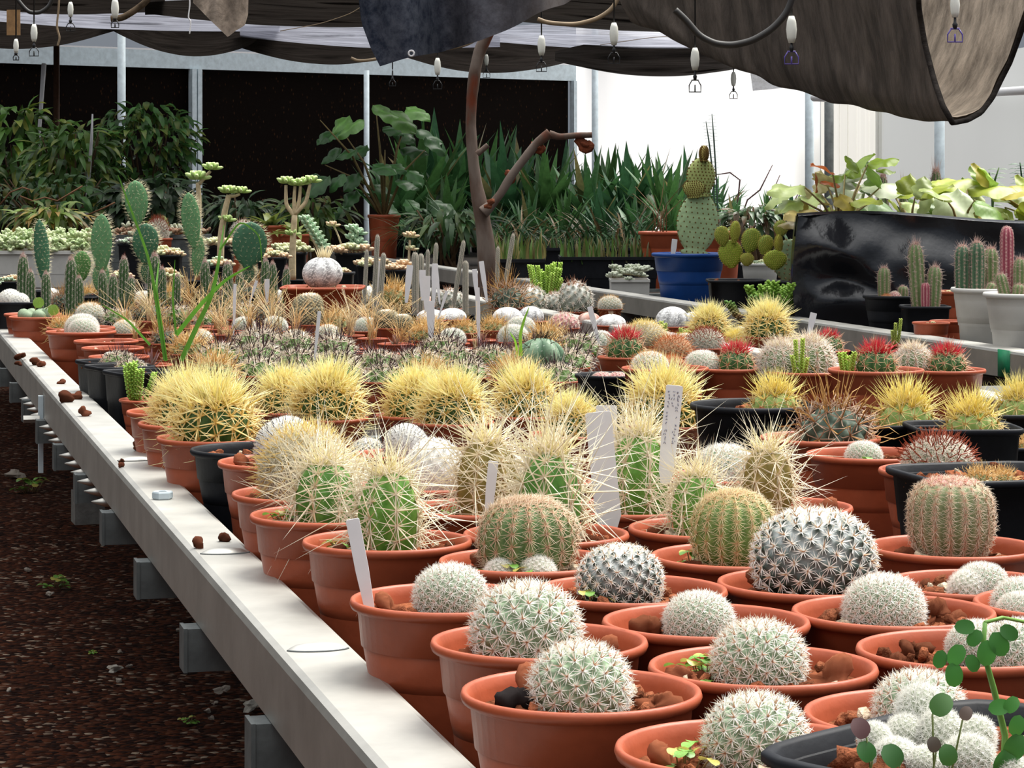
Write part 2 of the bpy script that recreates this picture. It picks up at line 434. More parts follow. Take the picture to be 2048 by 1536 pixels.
for i in range(2):
    SPECS['star#%d' % i] = dict(seed=84 + i, rz=.62, zc=.36, tub=46, tamp=.26, body=(.09, .17, .045), tip=(.16, .27, .07), wool=(.75, .72, .64), wool_t=.9,
        radial=(12, .48, .2, 22, (.75, .62, .5), (.88, .82, .74)), central=(1, 1.0, .3, 62, (.04, .02, .025), (.14, .07, .08)), top=(26, 1.35, 1.0, (.03, .015, .02), (.14, .07, .08), .5), sw=.05)
SPECS['tanstar'] = dict(seed=87, rz=.66, zc=.4, tub=52, tamp=.22, body=(.14, .17, .06), tip=(.22, .25, .09), wool=(.72, .62, .45), wool_t=.9,
    radial=(11, .55, .25, 24, (.7, .46, .2), (.93, .82, .56)), central=(3, 1.1, .35, 55, (.62, .36, .1), (.93, .78, .45), .25), top=(46, 1.3, 1.0, (.7, .44, .14), (.93, .78, .45), .55), sw=.045)
for i in range(2):
    SPECS['red#%d' % i] = dict(seed=90 + i, rz=.86, zc=.66, ribs=11 + i, amp=.2, per_rib=5, body=(.04, .11, .035), tip=(.085, .19, .055), wool=(.5, .10, .08), wool_t=.94,
        radial=[(7, .5, .25, 22, (.60, .38, .22), (.86, .72, .5)), (1, .8, .2, 62, (.6, .3, .2), (.8, .6, .4))], central=[(4, .55, .3, 62, (.60, .05, .07), (.70, .20, .16), None, .66)],
        top=(130, .85, .95, (.72, .02, .07), (.80, .12, .16), .66), sw=.055)
SPECS['wspiny'] = dict(seed=93, rz=.98, zc=.8, ribs=13, amp=.1, per_rib=8, body=(.15, .23, .10), tip=(.26, .32, .16), wool=(.8, .75, .6), wool_t=.92,
    radial=(13, .52, .25, 26, (.86, .76, .68), (.96, .94, .88)), central=(2, .6, .3, 60, (.7, .5, .38), (.88, .82, .7)), top=(46, .9, .8, (.85, .75, .5), (.95, .9, .8), .5), sw=.046)
SPECS['hook'] = dict(seed=94, rz=.8, zc=.58, tub=210, tamp=.08, body=(.16, .18, .1), tip=(.4, .38, .28), wool=(.7, .6, .45), wool_t=.9,
    radial=(15, .24, .2, 22, (.80, .70, .56), WH), central=(2, .46, .25, 64, (.30, .06, .03), (.42, .12, .06), .12, .45), top=(140, .52, 1.0, (.30, .05, .03), (.45, .13, .07), .7), sw=.032)
SPECS['rust'] = dict(seed=95, rz=.8, zc=.6, tub=150, tamp=.08, body=(.3, .16, .07), tip=(.45, .3, .16), wool=(.7, .4, .2), wool_t=.9,
    radial=(13, .3, .2, 24, (.75, .45, .25), (.85, .66, .45)), central=(2, .55, .3, 64, (.52, .13, .03), (.72, .34, .12)), top=(70, .55, .9, (.6, .16, .04), (.8, .36, .12), .6), sw=.034)
SPECS['orange'] = dict(seed=96, rz=.8, zc=.6, tub=190, tamp=.08, body=(.2, .22, .1), tip=(.5, .5, .35), wool=(.85, .8, .6), wool_t=.85,
    radial=(14, .26, .2, 24, WH, WH), central=(1, .42, .3, 66, (.75, .42, .12), (.86, .62, .3)), top=(90, .4, .9, (.8, .5, .15), (.88, .66, .3), .65), sw=.03)
SPECS['tanhook'] = dict(seed=97, rz=.78, zc=.56, tub=44, tamp=.26, body=(.055, .085, .062), tip=(.13, .18, .13), wool=(.6, .5, .38), wool_t=.93,
    radial=(7, .75, .3, 22, (.42, .28, .2), (.72, .56, .42), .12), central=[(2, 1.25, .3, 58, (.36, .17, .06), (.70, .46, .16), .38)], top=(24, 1.6, .55, (.4, .2, .06), (.72, .48, .18), .5), sw=.042)
SPECS['astro#0'] = dict(seed=100, rz=.84, zc=.62, ribs=8, amp=.13, per_rib=5, body=(.30, .30, .30), tip=(.56, .56, .56), speck=(.80, .80, .79, .30), wool=(.66, .60, .46), wool_t=.97, nth=96, nt=50)
SPECS['astro#1'] = dict(seed=101, rz=.6, zc=.44, ribs=6, amp=.2, per_rib=4, body=(.42, .41, .40), tip=(.62, .61, .60), speck=(.88, .88, .87, .4), wool=(.66, .6, .5), wool_t=.97, nth=72, nt=36,
    top=(14, .35, .7, (.4, .3, .2), (.6, .5, .4), .25), sw=.03)
SPECS['astro#2'] = dict(seed=102, rz=.7, zc=.5, ribs=5, amp=.22, per_rib=4, body=(.46, .24, .19), tip=(.60, .42, .36), wool=(.6, .5, .4), wool_t=.97, nth=60, nt=36)
SPECS['monk'] = dict(seed=103, rz=.86, zc=.62, ribs=5, amp=.34, sharp=.8, per_rib=5, body=(.085, .16, .095), tip=(.19, .28, .18), speck=(.4, .44, .36, .04), wool=(.6, .5, .36), wool_t=.96, nth=90, nt=48,
    central=[(3, .55, .3, 40, (.06, .035, .02), (.16, .1, .06), .1, .55)], top=(16, .75, .8, (.05, .03, .02), (.14, .09, .05), .4), sw=.034)
SPECS['dcol'] = dict(seed=104, col_h=3.6, ribs=10, amp=.16, per_rib=9, body=(.04, .085, .03), tip=(.08, .15, .05), wool=(.42, .07, .08), wool_t=.9,
    radial=(8, .34, .3, 28, (.6, .5, .45), (.82, .76, .68)), top=(16, .45, .7, (.5, .12, .12), (.6, .25, .2), .4), sw=.05, nth=60)
SPECS['stick'] = dict(seed=105, col_h=13., ribs=9, amp=.14, per_rib=34, body=(.18, .19, .15), tip=(.36, .34, .28), radial=(7, .5, .3, 28, (.7, .64, .55), (.8, .76, .7)), sw=.07, nth=45, nt=40, lean=0.)
SPECS['snow'] = dict(seed=106, rz=.95, zc=.75, tub=150, tamp=.12, body=(.22, .26, .17), tip=(.55, .56, .48), radial=(16, .40, .3, 40, WH, WH), sw=.036, nth=40, nt=24)
SPECS['ball'] = dict(seed=107, rz=.95, zc=.72, tub=130, tamp=.08, body=(.5, .5, .46), tip=(.72, .71, .66), wool=(.86, .86, .84), wool_t=.75, radial=(12, .2, .2, 24, WH, WH), sw=.04, nth=40, nt=24)
SPECS['net'] = dict(seed=108, col_h=2.4, tub=420, tamp=.08, body=(.02, .03, .028), tip=(.52, .44, .26), wool=(.74, .58, .44), wool_t=.8, radial=(6, .07, .2, 20, (.6, .5, .3), (.7, .6, .4)), sw=.02, nth=96, nt=60, bulge=.12, lean=.25)
SPECS['gcol'] = dict(seed=109, col_h=5.2, ribs=9, amp=.16, per_rib=14, body=(.12, .19, .07), tip=(.25, .27, .14), wool=(.4, .18, .14), wool_t=.93,
    radial=(9, .3, .3, 28, (.55, .38, .32), (.76, .62, .55)), central=(1, .7, .5, 55, (.6, .45, .4), (.8, .7, .64), None, .5), top=(14, .9, .8, (.6, .3, .25), (.8, .66, .6), .5), sw=.05, nth=54)
SPECS['dgcol'] = dict(SPECS['gcol'], seed=110, body=(.05, .11, .06), tip=(.12, .2, .11))
SPECS['pinkcol'] = dict(seed=111, col_h=8., ribs=9, amp=.16, per_rib=20, body=(.26, .045, .075), tip=(.46, .16, .18), radial=(8, .3, .3, 24, (.78, .55, .5), (.86, .7, .66)), sw=.06, nth=54)
SPECS['redball'] = dict(seed=112, rz=.8, zc=.5, tub=90, tamp=.1, body=(.36, .12, .12), tip=(.5, .3, .28), radial=(11, .26, .2, 24, (.85, .7, .6), WH), sw=.04, nth=40, nt=24)
SPECS['crown'] = dict(seed=113, rz=.95, zc=.78, tub=70, tamp=.16, body=(.06, .085, .05), tip=(.3, .3, .24), valley=(.7, .7, .66), wool=(.8, .78, .74), wool_t=.8, radial=(8, .3, .3, 30, (.7, .6, .5), WH), top=(30, .6, .8, (.4, .2, .12), (.6, .34, .22), .5), sw=.045, nth=48, nt=30)
# ---------------------------------------------------------------- pots and soil
POT_PROF = [(.0001, .001), (.041, 0), (.0428, .002), (.0505, .0735), (.0512, .0752), (.0540, .0765), (.0562, .0975), (.0575, .0985), (.0602, .0995),
            (.0612, .1022), (.0604, .1046), (.0588, .1050), (.0572, .1036), (.0555, .0985), (.0535, .080), (.050, .060), (.0475, .050), (.0001, .050)]
SQ_PROF = [(.0001, .001), (.040, 0), (.042, .002), (.0455, .062), (.0465, .064), (.049, .0985), (.0515, .0990), (.0530, .1010), (.0530, .1040), (.0515, .1050), (.0500, .1035), (.0475, .09), (.045, .06), (.0001, .055)]
BULB_PROF = [(.0001, .001), (.040, 0), (.043, .003), (.0475, .055), (.049, .056), (.0495, .066), (.0515, .067), (.0535, .088), (.055, .0895), (.0560, .0985), (.0580, .0990), (.0605, .1000), (.0612, .1025), (.060, .105), (.0575, .1045), (.056, .098), (.050, .06), (.0001, .055)]
PK = {}
def pot_mesh(kind):
    if kind in PK: return PK[kind]
    mb = MB()
    if kind == 'square': mb.lathe(SQ_PROF, 48, sq=7); me = mb.build('square_pot', M_BLACK)
    elif kind == 'round_black': mb.lathe(POT_PROF, 48); me = mb.build('round_black_pot', M_BLACK)
    elif kind == 'white': mb.lathe(BULB_PROF, 48); me = mb.build('ribbed_white_pot', M_WHITEPOT)
    elif kind == 'blue': mb.lathe(POT_PROF, 48); me = mb.build('blue_pot', M_BLUE)
    elif kind == 'square_terra': mb.lathe(SQ_PROF, 48, sq=7); me = mb.build('square_terracotta_pot', M_TERRA)
    else: mb.lathe(POT_PROF, 56); me = mb.build('terracotta_pot', M_TERRA)
    PK[kind] = me
    return me
SOIL_Z = .0935
def soil_mesh(i, sq=False):
    key = ('soil', i, sq)
    if key in PK: return PK[key]
    rg = np.random.default_rng(200 + i)
    mb = MB()
    n, m = 40, 12
    th = np.arange(n) / n * 2 * PI
    k = (np.abs(np.cos(th)) ** 7 + np.abs(np.sin(th)) ** 7) ** (-1 / 7) * .86 if sq else np.ones(n)
    R = np.linspace(.002, .0540, m)
    H = rg.normal(0, .0011, (m, n)); H[-2:] *= .3
    pts = np.stack([R[:, None] * k * np.cos(th), R[:, None] * k * np.sin(th), H], -1)
    cs = np.array([.20, .066, .030]) * rg.uniform(.5, 1.4, (m, n, 1))
    mb.grid(pts, cs, True)
    for j in range(40):
        a, q = rg.uniform(0, 6.28), math.sqrt(rg.uniform(.2, .95)) * .048
        r = rg.uniform(.0018, .0052)
        c = np.array([.24, .080, .038]) * rg.uniform(.45, 1.3)
        if rg.uniform() < .12: c = np.array([.45, .36, .26])
        mb.blob((q * math.cos(a), q * math.sin(a), r * .4), r, 900 + i * 50 + j, .7, c, (1, 1, .8), 9, 7)
    PK[key] = mb.build('soil_mound', M_SOIL)
    return PK[key]
def stone_mesh(i, dark=False):
    key = ('stone', i, dark)
    if key not in PK:
        c = (.03, .025, .025) if dark else np.array([.26, .085, .042]) * (.6 + .25 * (i % 4))
        PK[key] = MB().blob((0, 0, .35), .5, 300 + i, .95, c, (1.2, 1, .95), 26, 18).build('lava_chunk', M_SOIL)
    return PK[key]
def weed_mesh(i):
    key = ('weed', i)
    if key not in PK:
        rg = np.random.default_rng(400 + i); mb = MB()
        for j in range(12):
            a, q, h = rg.uniform(0, 6.28), rg.uniform(.1, 1.0), rg.uniform(.15, .8)
            p = np.array([q * math.cos(a), q * math.sin(a), h])
            mb.tube([(p[0] * .5, p[1] * .5, 0), (p[0] * .8, p[1] * .8, h * .6), p], .025, 4, (.30, .22, .10))
            c = np.array([.20, .42, .07]) * rg.uniform(.7, 1.3)
            if rg.uniform() < .25: c = np.array([.55, .5, .12])
            for k in range(2):
                b = a + k * PI + rg.uniform(-.5, .5)
                mb.leaf(p, (math.cos(b), math.sin(b), .25), (-.2, -.3, 1), .42, .38, c, .5, 4, .1, 'round')
        PK[key] = mb.build('clover_weed', M_LEAF)
    return PK[key]

PLACED = []
ORD = ['', 'first', 'second', 'third', 'fourth', 'fifth', 'sixth', 'seventh', 'eighth', 'ninth', 'tenth', 'eleventh', 'twelfth', 'thirteenth', 'fourteenth', 'fifteenth', 'sixteenth']
CNT = [0]
def clash(x, y, R, k=.93):
    return [p for p in PLACED if math.hypot(p[0] - x, p[1] - y) < (p[2] + R) * k]
def potted(plants, u, v, label, s=1.0, left=None, pot='terracotta', hs=None, group=None, cat='cactus', name='potted_cactus', rot=None, stones=0, weeds=0, dark=False, d=None, check=True, floor_h=TRAY, extra=None, sinkz=0.):
    """u, v: the centre of the pot's rim in the photograph; plants: (kind, du px, dd m, radius px[, height factor, lean])"""
    hs = hs or s
    H = .105 * hs
    if d is None: d = depth_on(v, floor_h - H)
    if left is not None: u = left + .0612 * s / d * FPX
    x = X(u, d)
    R = .0612 * s * (1.0 if 'square' not in pot else .9)
    if clash(x, d * DK, R, .965):                          # shuffle it to the nearest free spot along the line of sight
        for k in range(1, 60):
            ok = [q for q in (d + .0035 * k, d - .0035 * k) if not clash(X(u, q), q * DK, R, .965)]
            if ok: d = ok[0]; x = X(u, d); break
        else: print('POT CLASH', label, [p[3] for p in clash(x, d * DK, R, .965)])
        if k > 18: print('POT MOVED', label, k)
    PLACED.append((x, d * DK, R, label))
    CNT[0] += 1; i = CNT[0]
    t = thing(name, label, cat, (x, d * DK, CAM - floor_h), 0, group)
    pr = 0 if rot is None else rot
    part('pot', pot_mesh(pot), t, (0, 0, 0), (0, 0, pr), (s, s, hs))
    sz = SOIL_Z * hs
    part('soil', soil_mesh(i % 4, 'square' in pot), t, (0, 0, sz), (0, 0, i * 1.3 if 'square' not in pot else pr), (s, s, s))
    rg = np.random.default_rng(5000 + i)
    for j, pl in enumerate(plants):
        key, du, dd, rpx = pl[:4]; du = du - u; hf = pl[4] if len(pl) > 4 else 1.; lean = pl[5] if len(pl) > 5 else 0.
        r = rpx * d / FPX
        if callable(key):
            key(t, (du * d / FPX, dd, sz), r, rg); continue
        ck = cactus(key)
        b = part('cactus_body', ck['body'], t, (du * d / FPX, dd, sz - .12 * r + sinkz), (0, lean, rg.uniform(0, 6.28) if lean == 0 else rg.uniform(-.2, .2)), (r, r, r * hf))
        if 'spines' in ck: part('spines', ck['spines'], b, kind='stuff')
    rr = .05 * s
    for j in range(stones):
        a = (PI + .1, -.1, PI - .75, .7)[j % 4] + rg.uniform(-.15, .15)
        q = rr * rg.uniform(.66, .80)
        r = s * rg.uniform(.0045, .0075)
        part('lava_stone', stone_mesh((i + j) % 6, dark and j == 0), t, (q * math.cos(a), q * math.sin(a), sz - r * .1), (0, 0, a), r * 1.6)
    for j in range(weeds):
        a = rg.uniform(PI * .75, PI * 1.6)
        part('clover_weed', weed_mesh((i + j) % 3), t, (rr * .62 * math.cos(a), rr * .62 * math.sin(a), sz), (0, 0, a), s * .016)
    if extra: extra(t, sz, d)
    return t

def tag(u, vtop, vbot, w, d, label, lean=0., tilt=0., writing=False, group='white plant labels', wb=None, foot=.012):
    """a white plastic plant label stuck upright in a pot, its foot at (u, vbot)"""
    k = d / FPX
    H, W = (vbot - vtop) * k, w * k
    wb = (wb or w * .75) * k
    t = thing('plant_label', label, 'plant label', P(u, vbot, d), 0, group)
    t.rotation_euler = (tilt, lean, 0)
    th = .0008
    mb = MB()
    prof = [(wb * .3, -foot), (wb / 2, -.002), (W / 2, H * .4), (W / 2, H * .985), (W * .42, H)]
    L = [(-x, z) for x, z in prof]; Rr = [(x, z) for x, z in prof]
    rows = [[(-x, -th, z), (x, -th, z), (x, th, z), (-x, th, z)] for x, z in prof]
    mb.grid(np.array(rows), (.8, .8, .8), True)
    top = [(-prof[-1][0], -th, H), (prof[-1][0], -th, H), (prof[-1][0], th, H), (-prof[-1][0], th, H)]
    mb.add(top, [(0, 1, 2, 3)])
    part('label_strip', mb.build('label_strip', M_TAG, False), t)
    if writing:
        rg = np.random.default_rng(int(u)); mb = MB()
        for col in range(3):
            x = W * (-.28 + .26 * col)
            z = H * .93
            while z > H * .28:
                l = H * rg.uniform(.012, .03)
                for q in range(2):
                    x2 = x + rg.uniform(-.07, .07) * W
                    mb.tube([(x2, -th - .0002, z), (x2 + rg.uniform(-.06, .06) * W, -th - .0002, z - l)], .00022, 4, (.3, .3, .4))
                z -= l + H * rg.uniform(.006, .03) + (H * .05 if rg.uniform() < .15 else 0)
                if rg.uniform() < .12 and col > 0: break
        part('handwriting', mb.build('pencil_marks', M_INK), t, label='grey handwriting down the strip')
    return t
# ---------------------------------------------------------------- setting
def add_setting():
    m, nt, b = nmat('lava_gravel', .95, .08)
    mp = tex_coord(nt)
    vo = N(nt, 'ShaderNodeTexVoronoi', Scale=70.); vo.feature = 'F1'; nt.links.new(mp.outputs[0], vo.inputs['Vector'])
    rp = N(nt, 'ShaderNodeValToRGB'); e = rp.color_ramp
    e.elements[0].position = 0; e.elements[0].color = (.009, .003, .002, 1)
    e.elements[1].position = 1; e.elements[1].color = (.34, .26, .19, 1)
    for p_, c_ in ((.45, (.030, .010, .005)), (.72, (.068, .019, .008)), (.90, (.095, .032, .015)), (.955, (.16, .11, .08))):
        el = e.elements.new(p_); el.color = (*c_, 1)
    sx = N(nt, 'ShaderNodeSeparateColor'); nt.links.new(vo.outputs['Color'], sx.inputs[0])
    no = N(nt, 'ShaderNodeTexNoise', Scale=3., Detail=5.); nt.links.new(mp.outputs[0], no.inputs['Vector'])
    ma = N(nt, 'ShaderNodeMath'); ma.operation = 'MULTIPLY_ADD'; ma.inputs[1].default_value = 1.0; 
    mb_ = N(nt, 'ShaderNodeMath'); mb_.operation = 'MULTIPLY_ADD'; mb_.inputs[1].default_value = .35; mb_.inputs[2].default_value = -.19
    nt.links.new(no.outputs[0], mb_.inputs[0]); nt.links.new(sx.outputs[0], ma.inputs[0]); nt.links.new(mb_.outputs[0], ma.inputs[2])
    nt.links.new(ma.outputs[0], rp.inputs[0]); nt.links.new(rp.outputs[0], b.inputs['Base Color'])
    bp = N(nt, 'ShaderNodeBump', Strength=1., Distance=.012); bp.invert = True
    nt.links.new(vo.outputs['Distance'], bp.inputs['Height']); nt.links.new(bp.outputs[0], b.inputs['Normal'])
    g = MB(); n = 60
    xs = np.linspace(-9, 9, n); ys = np.linspace(-2, 27, n)
    XX, YY = np.meshgrid(xs, ys)
    g.grid(np.stack([XX, YY, .012 * np.sin(XX * 3.1) * np.sin(YY * 2.3)], -1), (.1, .05, .03))
    struct('floor', g.build('gravel_floor', m), label='dark red lava gravel ground under the benches')
    # pale stones lying on the gravel, and weeds
    spots = [(229, 1342, 20), (445, 1384, 18), (498, 1418, 30), (414, 1423, 11), (385, 1113, 20), (240, 1305, 9), (258, 1335, 11), (360, 1262, 11), (428, 1408, 10), (236, 1363, 12), (55, 1140, 12), (18, 1385, 12), (100, 1190, 13), (420, 1438, 10), (282, 1512, 9), (30, 955, 26)]
    for i, (u, v, w) in enumerate(spots):
        d = CAM * FPX / (v - VH); r = w * d / FPX * .6
        c = (.62, .58, .50) if i in (0, 2) else (.42, .36, .30)
        o = part('gravel_stone', MB().blob((0, 0, 0), 1, 700 + i, .6, c, (1, .8, .55), 12, 8).build('pale_stone', M_FAT, False), None, (X(u, d), d * DK, r * .3), (0, 0, i), r)
        where = ['white angular stone lying nearest the middle of the dark gravel', 'round beige stone close under the bench front', 'long bright white chip half under the bench rail', 'small upright pale stone left of the white chip'][i] if i < 4 else None
        lab = where or 'small pale stone scattered on the dark red gravel'
        if where: reg(o, lab, 'stone', 'pale stones on the gravel')
        else:
            o['label'] = lab; o['category'] = 'stone'; o['group'] = 'pale stones on the gravel'
    for i, (u, v, w) in enumerate([(378, 1450, 34), (182, 1308, 20), (110, 1176, 50), (60, 985, 60)]):
        d = CAM * FPX / (v - VH); r = w * d / FPX * .6
        o = part('ground_weed', weed_mesh(i % 3), None, (X(u, d), d * DK, .0), (0, 0, i), r)
        reg(o, ['bright green weed tuft on the gravel nearest the camera', 'tiny green sprout beside the white stone on gravel', 'thin green weeds on the gravel under the bench brackets', 'dark green weeds on the ground beyond the concrete block'][i], 'weed', 'weeds on the gravel')

    # ---- benches
    tl = Vector((-K, 1, 0)).normalized(); ll = Vector((1, K, 0)).normalized()
    rotM = Matrix(((ll.x, tl.x, 0), (ll.y, tl.y, 0), (0, 0, 1)))
    rz = math.atan2(ll.y, ll.x)
    def bench(s0, s1, d0, d1, label, h_top=.30, front=True):
        t = thing('greenhouse_bench', label, 'bench', (s0, 0, 0), rz, 'metal greenhouse benches')
        cs = 1 / math.hypot(1, K)
        W = (s1 - s0) * cs
        # local frame: x across, y along the bench, origin at (s0, d=0)
        off = lambda d: d * DK * math.hypot(1, K)
        y0, y1 = off(d0), off(d1)
        top = CAM - h_top
        def rail(x0, mirror=1):
            w, hgt, r = .0527, .050, .006
            sec = [(0, -hgt), (0, -r), (r * .3, -r * .3), (r, 0), (w - r, 0), (w - r * .3, -r * .3), (w, -r), (w, -hgt)]
            sec = [(x0 + (a if mirror > 0 else w - a), top + b) for a, b in sec]
            if mirror < 0: sec = sec[::-1]
            ys = np.linspace(y0, y1, 60)
            mb = MB(); mb.grid(np.array([[(a, y, b) for a, b in sec] for y in ys]), (.6, .6, .6), True)
            for yy in (y0, y1):
                mb.add([(a, yy, b) for a, b in sec], [tuple(range(8)) if yy == y1 else tuple(range(7, -1, -1))])
            return mb.build('rail', M_METAL, False)
        part('edge_rail', rail(0), t)
        part('edge_rail', rail(W - .0527, -1), t)
        # tray of flattened bars
        mb = MB(); mb.box((W / 2, (y0 + y1) / 2, CAM - TRAY - .001), (W - .07, y1 - y0, .002))
        part('bench_tray', mb.build('tray', flat_mat('dark_tray_' + str(int(s0 * 10)), (.035, .028, .024), .8, .2, .5, 40)), t)
        # cross bars sticking out a little below the rail
        bar = MB(); bar.box((W / 2, 0, CAM - .368), (W + .020, .028, .034)); bm = bar.build('cross_bar', M_DARKSTEEL, False)
        lip = MB(); lip.box((-.0115, 0, CAM - .368), (.003, .030, .035)); lm = lip.build('bar_end', M_DARKSTEEL, False)
        ds = [1.18 + .25 * i for i in range(int((min(d1, 6.0) - 1.18) / .25) + 1)]
        for dd in ds:
            if front or dd > 3: 
                c = part('cross_bar', bm, t, (0, off(dd), 0)); part('bar_end', lm, c)
        leg = MB(); leg.box((0, 0, (CAM - .40) / 2), (.035, .035, CAM - .400)); lg = leg.build('leg', M_DARKSTEEL, False)
        for dd in (2.25, 3.35 if s0 > 1 else 3.9, 5.6, 7.6, 9.4):
            for xx in (.72, W - .30):
                if d0 < dd < d1: part('leg', lg, t, (xx, off(dd), 0))
        return t, W, off
    b1, W1, off = bench(.261, 1.63, .45, 10.2, 'long galvanised bench with a bright rail, filling the foreground with potted cacti')
    # rod tips of the mesh sticking out under the rail
    tip = MB().tube([(.04, 0, 0), (.004, 0, 0), (-.012, 0, .001)], [.0055, .0055, .0006], 8).build('rod_tip', M_METAL)
    for i in range(16):
        part('mesh_rod_tip', tip, b1, (0, off(1.95 + .069 * i), CAM - .357))
    # dimples / welds on the rail top
    for i, (u, v) in enumerate([(610, 1302), (436, 1108), (268, 922)]):
        dd = depth_on(v, .30); y = off(dd)
        mb = MB(); th = np.arange(24) / 24 * 2 * PI
        rows = [[(.027 + a * .020 * math.cos(t_), y + a * .010 * math.sin(t_), CAM - .30 + .0045 * (1 - a ** 4) - .0004) for t_ in th] for a in (0.01, .4, .7, .9, 1.0)]
        mb.grid(np.array(rows), (.7, .7, .7), True)
        dm = part('rail_dimple', mb.build('dimple', M_METAL), b1)
        mb = MB(); mb.tube([(.027 + .0205 * math.cos(t_), y + .0105 * math.sin(t_), CAM - .30 + .0002) for t_ in np.radians(np.linspace(195, 345, 20))], .0008, 6); part('dark_seam', mb.build('seam', M_DARKSTEEL), dm)
    # clamp strap with a bolt on the outer face
    mb = MB(); mb.box((-.004, off(2.70), CAM - .375), (.007, .014, .115)); cp = part('clamp_strap', mb.build('strap', M_STEEL, False), b1)
    mb = MB(); mb.tube([(-.006, off(2.70) - .004, CAM - .352), (-.030, off(2.70) - .004, CAM - .352)], .006, 6); part('bolt', mb.build('bolt', M_METAL, False), cp)
    b2, W2, _ = bench(2.055, 3.75, 3.05, 10.2, 'grey galvanised bench across the aisle carrying the blue pot and black planter', .30, False)
    mb = MB(); mb.box((-.0006, off(3.26), CAM - .325), (.001, .05, .0495)); part('tape_band', mb.build('tape', flat_mat('green_tape', (.01, .16, .07), .5)), b2, label='green tape band on the grey rail')
    # concrete block and pale leg below the bench
    d = CAM * FPX / (1050 - VH)
    mb = MB(); mb.box((0, 0, .055), (.10, .10, .11)); 
    o = part('concrete_block', mb.build('block', flat_mat('pale_concrete', (.30, .29, .27), .9, .1, .25, 30, .3), False), None, (X(176, d), d * DK, 0.006), (0, 0, .3)); reg(o, 'pale square concrete block on the gravel under the bench rail', 'block')

    # hex nut and lava crumbs on the rail
    mb = MB(); th = np.arange(6) / 6 * 2 * PI
    rows = [[(r * math.cos(t_), r * math.sin(t_), z) for t_ in th] for r, z in ((.0035, .0002), (.0068, .0002), (.0074, .001), (.0074, .0045), (.0068, .0055), (.0035, .0055), (.0035, .0002))]
    mb.grid(np.array(rows), (.6, .6, .6), True); d = depth_on(998, .30)
    o = part('hex_nut', mb.build('nut', M_STEEL, False), None, (X(325, d), d * DK, CAM - .30), (0, 0, .3), 1.35); reg(o, 'loose steel hex nut lying on the bench rail', 'nut')
    crumbs = [(445, 1078, 11, 'round dark red lava lump on the rail beside the right-hand weld dimple'), (397, 1092, 11, 'jagged brown lava crumb with bits on the rail above the dimple'),
              (274, 897, 10, 'flat brown pebble at the rail inner edge beside the terracotta pots'), (243, 923, 5, 'upper of two tiny red crumbs near the middle dimple'), (242, 932, 5, 'lower of two tiny red crumbs near the middle dimple'),
              (167, 828, 10, 'smooth rust-red lava pebble on the rail next to the black pots'), (136, 798, 15, 'largest pyramid-shaped lava lump on the rail before the black pots'), (152, 795, 9, 'dark lava lump touching the large pyramid-shaped one on the rail'),
              (121, 765, 7, 'dark crumb at the rail inner edge behind the large lump'), (43, 715, 8, 'lava pebble farthest up the rail near the two-globe pot'), (70, 727, 8, 'flat dark crumb on the rail beside a farther pebble'), (82, 731, 7, 'small brown crumb lying right of a flat dark one'), (37, 729, 5, 'tiny crumb near the rail outer edge, far end')]
    for i, (u, v, r, lab) in enumerate(crumbs):
        d = depth_on(v + r * .4, .30); rr = r * d / FPX
        o = part('lava_crumb', MB().blob((0, 0, .75), 1., 800 + i, .45, np.array([.17, .058, .032]) * (1 if i % 3 else .6), (1, 1, .85), 14, 10).build('crumb', M_SOIL), None, (X(u, d), d * DK, CAM - .30 - .0002), (0, 0, i), rr)
        reg(o, lab, 'stone', 'lava crumbs on the bench rail')

    # ---- back wall: wet pads between galvanised posts
    wx0, wy0, wx1, wy1 = -3.17, 11.16, .459, 13.1      # depth units
    def wall_d(u):                                       # depth of the wall line along pixel column u
        k = (u - 1024) / FPX; m_ = (wy1 - wy0) / (wx1 - wx0)
        return (wy0 - m_ * wx0) / (1 - m_ * k)
    m, nt, b = nmat('wet_cooling_pad', .9, .06)
    mp = tex_coord(nt, (1, 1, .45))
    vo = N(nt, 'ShaderNodeTexVoronoi', Scale=42.); nt.links.new(mp.outputs[0], vo.inputs['Vector'])
    rp = N(nt, 'ShaderNodeValToRGB'); el = rp.color_ramp.elements
    el[0].position = .0; el[0].color = (.045, .020, .009, 1); el[1].position = .22; el[1].color = (.003, .0016, .001, 1)
    nt.links.new(vo.outputs['Distance'], rp.inputs[0]); nt.links.new(rp.outputs[0], b.inputs['Base Color'])
    ztop = Z(126, wall_d(0)); 
    def slab(u0, u1, z0, z1, mat, name, thick=.06, back=0., dfun=wall_d):
        a, c = dfun(u0), dfun(u1); p = Vector((X(u0, a), a * DK, 0)); q = Vector((X(u1, c), c * DK, 0))
        dr = (q - p).normalized(); nn = Vector((dr.y, -dr.x, 0)); nn = nn if nn.y < 0 else -nn
        p -= nn * back; q -= nn * back
        mb = MB(); o_ = -nn * thick
        mb.add([(*(p).xy, z0), (*(q).xy, z0), (*(q).xy, z1), (*(p).xy, z1), (*(p + o_).xy, z0), (*(q + o_).xy, z0), (*(q + o_).xy, z1), (*(p + o_).xy, z1)],
               [(0, 1, 2, 3), (5, 4, 7, 6), (4, 0, 3, 7), (1, 5, 6, 2), (3, 2, 6, 7), (4, 5, 1, 0)])
        return struct(name, mb.build(name, mat, False))
    o = slab(-900, 1143, 0, ztop + .02, m, 'wall_back', .1, .04); o['label'] = 'dark brown wet cooling pad wall behind the plants'
    o = slab(-900, 1152, ztop, ztop + .115, M_STEEL, 'trim_1', .07); o['label'] = 'galvanised gutter rail along the top of the pad wall'
    o = slab(-900, 1152, ztop + .115, ztop + .125, M_TAG, 'trim_2', .09); o['label'] = 'thin white pipe lying on the gutter rail'
    i = 3
